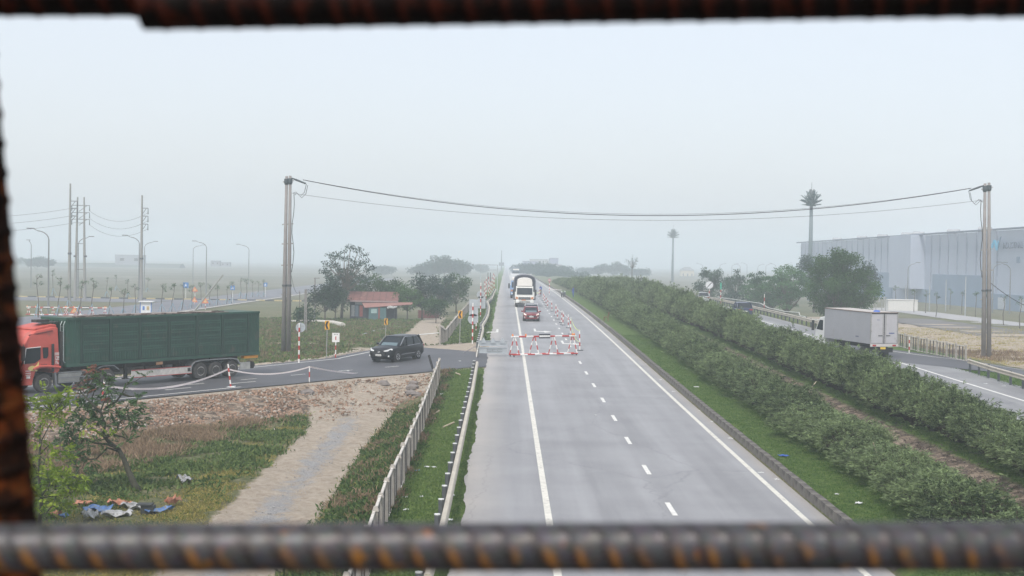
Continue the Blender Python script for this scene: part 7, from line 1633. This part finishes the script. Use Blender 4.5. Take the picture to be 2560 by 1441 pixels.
# shed
rust = mat('rusty_red_roof', (.17, .075, .065), .8, var=.25, scale=1.5, dirt=((.30, .17, .13), 1.2, .58))
tealw = mat('teal_sheet_wall', (.06, .13, .14), .7, var=.15, scale=2); redw = mat('red_sheet_wall', (.22, .06, .055), .7, var=.2); darkw = mat('dark_shed_wall', (.05, .055, .07), .9, var=.3)
p = (-17.75, 181.34, -0.546)
sx, sy, sz = p
t = thing('shed', 'small shed with a rusty red roof and patched teal and red walls under the trees', 'shed', (sx, sy + 5, sz))
b = MB(); b.box((0, 0, 1.25), (6.0, 4.0, 2.5)); b.build('wall', darkw, t)
for k in range(8):
    b = MB(); x0 = -3.4 + k * .86; b.add([(x0, -2.4, 2.62), (x0 + .84, -2.4, 2.62), (x0 + .84, .3, 3.75), (x0, .3, 3.75), (x0, -2.4, 2.56), (x0 + .84, -2.4, 2.56), (x0 + .84, .3, 3.69), (x0, .3, 3.69)], [(0, 1, 2, 3), (7, 6, 5, 4), (0, 4, 5, 1), (1, 5, 6, 2), (2, 6, 7, 3), (3, 7, 4, 0)]); b.build('roof_sheet', rust, t)
    b = MB(); b.add([(x0, .3, 3.75), (x0 + .84, .3, 3.75), (x0 + .84, 2.4, 2.8), (x0, 2.4, 2.8)], [(0, 1, 2, 3)]); b.build('roof_sheet', rust, t)
    b = MB(); b.bar((x0 + .85, -2.4, 2.66), (x0 + .85, .3, 3.79), .04); b.build('roof_batten', mat('dark_batten', (.08, .03, .03), .8), t)
b = MB(); b.box((0, -2.42, 2.5), (6.9, .05, .2)); b.build('fascia', mat('pink_grey_fascia', (.30, .22, .22), .8), t)
# lean-to in front
b = MB(); b.add([(-.9, -3.6, 1.72), (5.4, -3.3, 2.25), (5.4, -2.3, 2.45), (-1.4, -2.2, 2.35), (-.9, -3.6, 1.66), (5.4, -3.3, 2.19), (5.4, -2.3, 2.39), (-1.4, -2.2, 2.29)], [(0, 1, 2, 3), (7, 6, 5, 4), (0, 4, 5, 1), (1, 5, 6, 2), (2, 6, 7, 3), (3, 7, 4, 0)]); b.build('lean_to_roof', mat('pink_red_roof', (.27, .14, .12), .8, var=.2), t)
lx = -.35
for k, (w_, m_) in enumerate(((.42, tealw), (.42, tealw), (.42, tealw), (.22, redw), (.42, tealw), (.42, tealw))):
    b = MB(); b.box((lx + w_ / 2, -3.45 + k * .01, .85), (w_ - .02, .06, 1.72)); b.build('wall_sheet', m_, t); lx += w_
b = MB(); b.box((.35, -3.50, 1.25), (.75, .03, .55)); b.build('shutter', mat('pale_teal_shutter', (.30, .42, .42), .7), t)
for x, m_ in ((-2.6, mat('grey_sheet', (.28, .30, .32), .7)), (-2.1, mat('slate_sheet', (.10, .14, .18), .7)), (-1.5, redw)): b = MB(); b.box((x, -2.03, 1.2), (.42, .05, 1.5)); b.build('wall_sheet', m_, t)
b = MB(); b.box((-1.1, -2.1, 2.2), (2.4, .1, .3)); b.build('tarp_strip', mat('pale_tarp_strip', (.32, .34, .36), .7, var=.3, scale=4), t)
b = MB(); b.tube([(2.1, -3.3, 1.7), (2.5, -3.35, 1.85), (2.9, -3.3, 1.75), (3.4, -3.3, 1.9)], [.15, .2, .16, .08], 6); b.build('hanging_cloth', mat('white_rag', (.55, .57, .58), .8, var=.3, scale=5), t)
p = (-10.72, 193.69, -0.572)
t = thing('brick_wall', 'short dark red brick wall at the end of the dirt path', 'wall', (p[0], p[1], p[2]))
bm_ = MB(); bm_.box((0, 0, 0), (.33, .15, .105)); bme = bm_.mesh('brick', mat('dark_red_brick', (.16, .05, .045), .9, var=.3, scale=3))
b = MB(); b.box((0, .03, .55), (3.0, .1, 1.1)); b.build('mortar_core', mat('mortar', (.20, .17, .15), .95), t)
for r_ in range(9):
    for k in range(8):
        o = link('brick', bme, t); o.location = (-1.3 + k * .36 + (.09 if r_ % 2 else -.09), -.01, .08 + r_ * .12)
# pipes and stuff on the ground by the shed
def lying(name, label, cat, pts, r, m, n=10):
    b = MB(); b.tube(pts, r, n); return b.build(name, m, label=label, cat=cat)
lying('drain_pipe', 'pale concrete pipe lying in the scrub left of the shed', 'pipe', [(x, y, z + .25) for x, y, z in [(-26.62, 171.84, -0.525), (-23.69, 172.92, -0.528), (-20.98, 168.13, -0.517), (-19.08, 162.32, -0.505)]], [.12, .16, .3, .32], conc)
lying('barrier_pole', 'grey pipe lying along the dirt path near the shed', 'pipe', [(x, y, z + .12) for x, y, z in [(-14.94, 144.73, -0.487), (-14.41, 154.22, -0.495), (-12.97, 161.31, -0.503), (-11.52, 163.86, -0.508)]], .09, steel)
p0, p1 = (-8.97, 141.80, -0.485), (-6.73, 142.43, -0.485)
lying('gate_bar', 'horizontal pale bar across the dirt path entrance beside the fence end', 'gate', [(p0[0], p0[1], p0[2] + .35), (p1[0], p1[1], p1[2] + .55)], .05, capm)
t = thing('gate_post', 'leaning black stump post at the fence end by the side road', 'post', (-4.55, 89.18, 0.449)); b = MB(); b.bar((0, 0, -.2), (-.35, 0, .95), .14); b.build('shaft', mat('black_timber', (.03, .03, .032), .9, var=.3), t)
# far side lamps on the right
for (px, top, Y, arm, lb) in ((2271, 657, 300, 2.6, 'hazy street lamp in front of the factory hall, arm to the right'), (2485, 657, 255, 2.6, 'left one of two street lamps with facing arms before the hall lettering'), (2528, 657, 255, -2.6, 'right one of two street lamps with facing arms before the hall lettering')):
    q = {2271: (87.56, 300.00, 8.72), 2485: (90.21, 255.00, 8.79), 2528: (91.57, 250.00, 8.81)}[px]
    g_ = zt(q[0], q[1]); street_lamp(lb, (q[0], q[1], g_), q[2] - g_, arm, 'street lamps before the factory')
for pn_, q in zip(('slim pale pole right of the white container office', 'tallest slim pale pole, left of the right twin pole', 'faint slim pale pole behind the notice board', 'slim pale pole behind the white container office', 'slim pale pole between the container office and the tallest slim pole'), ((80.67, 262.00, 4.30), (78.48, 235.00, 6.16), (89.63, 330.00, 3.28), (87.14, 300.00, 3.75), (83.77, 262.00, 5.41))):
    g_ = zt(q[0], q[1]); t = thing('thin_white_pole', pn_, 'pole', (q[0], q[1], g_), group='slim pale poles before the factory'); b = MB(); b.tube([(0, 0, 0), (0, 0, q[2] - g_)], [.11, .08], 6); b.build('shaft', mat('pale_pole_grey', (.34, .36, .38), .6), t)
for i, (x_, q) in enumerate(zip((1757, 1800, 1830, 1868, 1895, 1915, 1940, 1965, 1990, 1890), [(91.31, 640.00, 8.24), (102.39, 660.00, 8.39), (104.87, 640.00, 8.27), (120.66, 690.00, 8.85), (118.77, 650.00, 8.28), (126.31, 670.00, 8.56), (125.29, 640.00, 8.77), (133.99, 660.00, 9.08), (134.58, 640.00, 8.92), (118.97, 700.00, 8.20)])):
    street_lamp('faint lamp in the distant row between the towers', (q[0], q[1], -1), q[2] + 1, 3.0 if i % 3 else -3.0, 'distant row of street lamps')
# far roofs and mast over the vanishing road
t = thing('lattice_mast', 'faint mast in the haze above the end of the highway', 'mast', ((-2.953) - 0, 900, 2)); b = MB(); b.tube([(0, 0, 0), (0, 0, 13)], [.5, .2], 6); b.build('shaft', postm, t); b = MB(); b.box((0, 0, 4), (3.4, 1, 2.2)); b.build('crossarm', postm, t)
for i, (q, w_, h_) in enumerate((((12.83, 700.00, 4.30), 9, 7), ((17.79, 720.00, 4.29), 11, 8), ((22.12, 640.00, 4.74), 4, 8.5), ((18.03, 620.00, 3.70), 14, 5.5))):
    hut('far_building', ('hazy block above the far end of the highway', 'second hazy block with a flat roof above the far highway', 'narrow pale blue tower block in the haze', 'low wide hazy building behind the median trees')[i], 'building', (q[0], q[1], 1), 0, (w_, 6, h_), mat('far_wall_blue_%d' % (i % 2), ((.30, .33, .42), (.42, .44, .46))[i % 2], .8), mat('far_roof', (.25, .25, .28), .8), 3)
for i, q in enumerate(((-214.68, 780.00, 3.06), (-161.67, 760.00, 1.276), (-156.18, 760.00, 1.362))):
    hut('far_hut', ('pale block on the far left skyline', 'small hut on the far left levee', 'second small hut on the far left levee, to the right')[i], 'building', (q[0], q[1] + 10, 2.5), 0, ((16, 6, 5.5), (5, 4, 3), (5, 4, 2.2))[i], mat('far_wall_grey', (.30, .32, .36), .8), mat('far_roof', (.25, .25, .28), .8), 2)
# litter and rubble
blue_tarp = mat('crumpled_blue_tarpaulin', (.10, .20, .42), .6, var=.45, scale=5, dirt=((.20, .20, .17), 6, .5)); orange_tarp = mat('crumpled_orange_tarpaulin', (.42, .19, .12), .7, var=.4, scale=5); grey_tarp = mat('crumpled_grey_sheet', (.34, .35, .36), .7, var=.45, scale=5, dirt=((.16, .15, .12), 7, .5))
def crumple(name, label, cat, loc, w, d, m, amp=.12, seed=1, rz=0.):
    r_ = random.Random(seed); n = 9; b = MB()
    for lay in (0, -.012):
        for j in range(n):
            for i in range(n):
                u, v = i / (n - 1) - .5, j / (n - 1) - .5
                r_2 = random.Random(seed * 997 + i * 31 + j)
                X, Y = w * u + r_2.uniform(-.06, .06) * w, d * v + r_2.uniform(-.06, .06) * d
                b.v.append((X, Y, .06 + amp * (.5 + .5 * math.sin(u * 9 + seed) * math.cos(v * 7 + seed)) + r_2.uniform(0, amp * .5) + lay))
    f = [(j * n + i, j * n + i + 1, (j + 1) * n + i + 1, (j + 1) * n + i) for j in range(n - 1) for i in range(n - 1)]
    b.f = f + [tuple(k + n * n for k in q[::-1]) for q in f]
    b_o = b.build(name, m, label=label, cat=cat); b_o.location = loc; b_o.rotation_euler.z = rz; return b_o
tp_ = [((-13.28, 45.19, -0.946), 1.5, 1.1, blue_tarp, 'blue crumpled tarpaulin at the bottom left, in the middle of the rubbish', .1), ((-12.38, 44.28, -0.947), 1.5, .8, grey_tarp, 'crumpled pale grey sheet in front of the blue tarpaulin', .14), ((-14.07, 46.22, -0.945), .9, .7, orange_tarp, 'orange crumpled sheet left of the blue tarpaulin', .1), ((-12.88, 46.32, -0.945), 1.3, .5, orange_tarp, 'thin orange sheet behind the rubbish heap', .12), ((-11.23, 45.21, -0.946), .5, 1.5, blue_tarp, 'narrow blue strip at the right of the rubbish heap', .1), ((-11.11, 46.47, -0.945), .35, .9, orange_tarp, 'narrow orange strip sticking out to the right of the rubbish heap', .2), ((-12.32, 45.85, -0.945), 1.7, .6, grey_tarp, 'flat grey sheet behind the small black box', .1), ((-14.38, 44.25, -0.947), .6, .5, orange_tarp, 'small orange scrap at the far left of the rubbish', .1), ((-13.97, 43.95, -0.948), .5, .4, blue_tarp, 'small blue scrap beside the left orange scrap', .1), ((-13.16, 44.01, -0.948), 1.2, .7, grey_tarp, 'grey torn sheet at the front edge of the rubbish', .15)]
for i, (p, w_, d_, m_, lb, am) in enumerate(tp_): crumple('tarpaulin_scrap', lb, 'rubbish', p, w_ * .6, d_ * .7, m_, am * 1.3, i + 3, -.6 if i in (4, 5) else .2 - .15 * i)
b = MB(); b.box((0, 0, .16), (.42, .3, .3)); b.box((-.1, 0, .34), (.5, .4, .04)); o = b.build('black_box', mat('dark_bin', (.04, .045, .045), .8), label='small black box standing among the tarpaulin scraps', cat='box'); o.location = (-11.58, 45.04, -0.946)
crumple('plastic_sheet', 'pale blue grey plastic bag caught in the grass left of the dirt track', 'rubbish', (-11.80, 51.06, -0.939), .35, 1.0, grey_tarp, .25, 5, .5)
wl = mat('white_litter', (.68, .70, .70), .6); bl_ = mat('sky_blue_litter', (.18, .42, .62), .6); dbl = mat('deep_blue_litter', (.03, .10, .40), .6)
lit = [((1043,1180), bl_, .32, 'light blue scrap on the verge between fence and guardrail'), ((1068,1171), wl, .24, 'white scrap beside the light blue one on the left verge'), ((1085,1172), wl, .18, None), ((1105,988), wl, .32, 'largest white scrap on the left verge near the fence top'), ((1012,1248), wl, .22, None), ((1130,1243), wl, .22, None), ((1054,1246), wl, .14, None), ((1122,1304), wl, .3, None), ((1015,1279), wl, .2, None), ((1960,1143), dbl, .5, 'dark blue scrap on the median grass'), ((1741,970), wl, .35, 'white scrap on the median grass near the first hedge'), ((2147,1262), wl, .3, None), ((2093,1240), wl, .14, None), ((1620,912), wl, .34, 'white scrap in the gutter far up the kerb'), ((1652,952), wl, .25, None), ((1684,982), wl, .25, None), ((1750,1030), wl, .2, None), ((1781,1058), wl, .25, None), ((1827,1100), wl, .28, None), ((1902,1186), wl, .22, None), ((1942,1203), wl, .25, 'white scrap in the gutter beside the near kerb'), ((1489,1041), wl, .1, None), ((2040,915), wl, .3, None), ((2465,962), wl, .35, 'white mark on the shoulder of the far carriageway'), ((2510,968), wl, .25, None), ((1150,905), wl, .2, None), ((1225,880), wl, .2, None), ((870,930), wl, .2, None), ((958,958), wl, .3, None)]
litpos = [(-3.07, 49.37, -0.076), (-2.732, 49.77, -0.001), (-2.472, 49.49, 0.031), (-3.42, 76.20, 0.087), (-3.12, 44.07, -0.141), (-1.604, 43.86, -0.018), (-2.561, 43.68, -0.039), (-1.543, 39.94, -0.058), (-2.916, 41.75, -0.116), (10.54, 51.60, 0.347), (10.71, 76.65, 0.661), (10.91, 42.06, 0.244), (10.60, 43.53, 0.259), (9.80, 94.04, 0.645), (9.47, 83.24, 0.475), (9.44, 76.61, 0.378), (9.68, 67.87, 0.261), (9.65, 63.60, 0.208), (9.61, 58.09, 0.141), (9.24, 49.25, 0.042), (9.54, 47.85, 0.025), (4.37, 65.47, 0.233), (21.52, 95.12, 0.661), (29.37, 83.87, 0.483), (30.00, 82.56, 0.464), (-3.04, 94.43, 0.610), (-1.089, 102.82, 0.778), (-9.98, 88.07, 0.325), (-7.24, 82.55, 0.135)]
for i, ((_, m_, s_, lb), p) in enumerate(zip(lit, litpos)):
    o = crumple('litter', lb or 'small white scrap of litter lying beside the road', 'litter', (p[0], p[1], p[2] - .02), s_ * .62, s_ * .8, m_, .03, i + 20, i * 1.1)
    if lb is None: o['group'] = 'white scraps along the road edges'
# sticks and logs
stick = mat('bleached_stick', (.42, .36, .26), .9)
for a_, b_, r_, lb in (((-3.37, 66.62, 0.006), (-3.15, 67.32, 0.088), .04, 'pale stick on the verge by the fence, upper one'), ((-3.29, 64.12, 0.006), (-3.15, 64.20, 0.055), .03, 'short pale stick below the upper one on the left verge'), ((-2.645, 60.53, 0.133), (-2.213, 61.63, 0.186), .04, 'long pale stick on the left verge beside the guardrail'), ((-3.01, 85.85, 0.459), (-2.710, 84.46, 0.454), .05, 'pale stick at the top of the left verge')):
    lying('stick', lb, 'stick', [(a_[0], a_[1], a_[2] + .07), (b_[0], b_[1], b_[2] + .1)], r_, stick, 6)
lying('bare_branch', 'bleached broken branch leaning out of the first hedge', 'branch', [(13.0, 47.6, .2), (12.95, 47.4, .9), (12.7, 47.2, 1.5)], [.035, .03, .015], stick, 6)
lying('bare_branch', 'pale broken branch on top of the first hedge near the ditch', 'branch', [(14.6, 66, 1.5), (15.1, 66.6, 1.95)], [.03, .015], stick, 6)

# ================================================================ rusty reinforcing bars in front of the lens
def rust_mat(name, base, rustc, amt, rough=.55, metal=0):
    m = bpy.data.materials.new(name); m.use_nodes = True; nt = m.node_tree; N = nt.nodes; L = nt.links; b = N['Principled BSDF']; b.inputs['Roughness'].default_value = rough
    tc = N.new('ShaderNodeTexCoord'); n = N.new('ShaderNodeTexNoise'); n.inputs['Scale'].default_value = 75; n.inputs['Detail'].default_value = 4; L.new(tc.outputs['Object'], n.inputs[0])
    r = N.new('ShaderNodeMapRange'); r.inputs[1].default_value = amt; r.inputs[2].default_value = amt + .10; L.new(n.outputs[0], r.inputs[0])
    n2 = N.new('ShaderNodeTexNoise'); n2.inputs['Scale'].default_value = 300; L.new(tc.outputs['Object'], n2.inputs[0])
    x = N.new('ShaderNodeMix'); x.data_type = 'RGBA'; L.new(r.outputs[0], x.inputs[0]); x.inputs[6].default_value = (*base, 1); x.inputs[7].default_value = (*rustc, 1)
    y = N.new('ShaderNodeMix'); y.data_type = 'RGBA'; y.blend_type = 'MULTIPLY'; y.inputs[0].default_value = .6; L.new(x.outputs[2], y.inputs[6]); L.new(n2.outputs[1], y.inputs[7])
    at = N.new('ShaderNodeAttribute'); at.attribute_name = 'rib'
    mm = N.new('ShaderNodeMath'); mm.operation = 'MULTIPLY'; L.new(at.outputs['Fac'], mm.inputs[0]); r3 = N.new('ShaderNodeMapRange'); r3.inputs[1].default_value = amt - .30; r3.inputs[2].default_value = amt - .12; L.new(n.outputs[0], r3.inputs[0]); L.new(r3.outputs[0], mm.inputs[1])
    z = N.new('ShaderNodeMix'); z.data_type = 'RGBA'; L.new(mm.outputs[0], z.inputs[0]); L.new(y.outputs[2], z.inputs[6]); z.inputs[7].default_value = (*rustc, 1)
    w_ = N.new('ShaderNodeMix'); w_.data_type = 'RGBA'; w_.blend_type = 'MULTIPLY'; at2 = N.new('ShaderNodeAttribute'); at2.attribute_name = 'crest'; L.new(at2.outputs['Fac'], w_.inputs[0]); L.new(z.outputs[2], w_.inputs[6]); w_.inputs[7].default_value = (.28, .21, .18, 1)
    L.new(w_.outputs[2], b.inputs['Base Color']); b.inputs['Metallic'].default_value = metal; b.inputs['Specular IOR Level'].default_value = .5 if metal else .12; return m
def rebar(label, a, b_, r, m, pitch=.0128, tilt=.95, amp=.13):
    """ribbed bar: two facing rows of slanting ribs, smooth spine between them"""
    a, b_ = Vector(a), Vector(b_); L = (b_ - a).length; nu = 28; nv = int(L / .0014)
    V_ = np.zeros((nv + 1, nu, 3)); s = np.linspace(0, L, nv + 1)[:, None]; th = np.linspace(0, 2 * np.pi, nu, endpoint=False)[None, :]
    tw = (th + np.pi) % (2 * np.pi) - np.pi                     # 0 faces the camera, +90 degrees is up
    tm = np.where(np.abs(tw) <= np.pi / 2, tw, np.sign(tw) * np.pi - tw)
    wob = .04 * np.sin(s * 310.) + .03 * np.sin(s * 131.)
    ph = (s / pitch + tilt * tm / (2 * np.pi) + wob) % 1.0
    ribs = np.exp(-((ph - .5) / .13) ** 2) * np.clip(np.abs(np.cos(th)) ** .35, 0, 1)
    spine = np.exp(-((np.abs(np.sin(th)) - 1) / .02) ** 2)
    rr = r * (1 + amp * ribs + .06 * spine)
    d = (b_ - a).normalized(); e = d.cross(Vector((0, 1, 0))).normalized(); f = d.cross(e)
    V_ = np.array(a)[None, None, :] + s[..., None] * np.array(d) + (rr * np.sin(th))[..., None] * np.array(e) + (rr * np.cos(th))[..., None] * np.array(f)
    i = np.arange(nv)[:, None] * nu; k = np.arange(nu)[None, :]; k2 = (k + 1) % nu
    Q = np.stack([i + k, i + k2, i + nu + k2, i + nu + k], -1).reshape(-1, 4)
    me = np_mesh('rebar', V_.reshape(-1, 3), Q, m); me.polygons.foreach_set('use_smooth', [True] * len(me.polygons))
    groove = np.exp(-((((ph - .70) + .5) % 1 - .5) / .13) ** 2) * np.clip(.55 - np.sin(th) * 1.5, 0, 1) * np.ones_like(rr)
    a_ = me.attributes.new('rib', 'FLOAT', 'POINT'); a_.data.foreach_set('value', groove.astype('f4').ravel())
    a2 = me.attributes.new('crest', 'FLOAT', 'POINT'); a2.data.foreach_set('value', (np.exp(-((ph - .48) / .10) ** 2) * np.ones_like(rr)).astype('f4').ravel())
    o = link('rebar', me, label=label, cat='steel bar')
    c = MB(); c.tube([a - d * .0004, a + d * .0004], r * .98, 20); c.tube([b_ - d * .0004, b_ + d * .0004], r * .98, 20); c.build('cut_end', m, o)
    return o
grey_rust = rust_mat('grey_steel_with_rust', (.075, .074, .080), (.32, .135, .018), .66, .42, .2)
dark_rust = rust_mat('dark_rusty_steel', (.007, .005, .0045), (.045, .009, .004), .52)
orange_rust = rust_mat('orange_rusty_steel', (.016, .006, .003), (.13, .036, .008), .48, .85)
rebar('grey rusty ribbed bar running across the bottom of the view', (-0.4391, 0.5500, 7.3785), (0.4409, 0.5500, 7.3933), .0093, grey_rust, tilt=1.7, amp=.075)
rebar('dark ribbed bar running along the top edge of the view, full width', (-0.4392, 0.5500, 7.6006), (0.4341, 0.5500, 7.6141), .0096, dark_rust, tilt=.9, amp=.16)
rebar('dark reddish ribbed bar whose cut end hangs at the upper left', (-0.1403, 0.5300, 7.5961), (0.4182, 0.5300, 7.6139), .0092, dark_rust, tilt=.9, amp=.16)
rebar('orange rusty ribbed bar leaning down the left edge of the view', (-0.2509, 0.6000, 7.7295), (-0.2034, 0.6000, 7.2440), .0135, orange_rust)

# unseen deck block added below the lens to keep the bars' undersides dark
dk = MB(); dk.box((0, -3.1, 6.55), (90, 9.6, 1.0)); dk.build('unseen_shade_deck', mat('shade_deck_dark', (.10, .095, .09), .8), kind='structure')
# ================================================================ hazy air
hz = MB(); hz.box((0, 1400, 21.5), (2600, 3200, 51)); ho = hz.build('haze', None, kind='stuff')
hm = bpy.data.materials.new('haze'); hm.use_nodes = True; hn = hm.node_tree; hn.nodes.clear()
pv = hn.nodes.new('ShaderNodeVolumePrincipled'); pv.inputs['Density'].default_value = .00112; pv.inputs['Color'].default_value = (.85, .95, 1, 1)
pv.inputs['Anisotropy'].default_value = 0
oo = hn.nodes.new('ShaderNodeOutputMaterial'); hn.links.new(pv.outputs[0], oo.inputs['Volume']); ho.data.materials.append(hm)
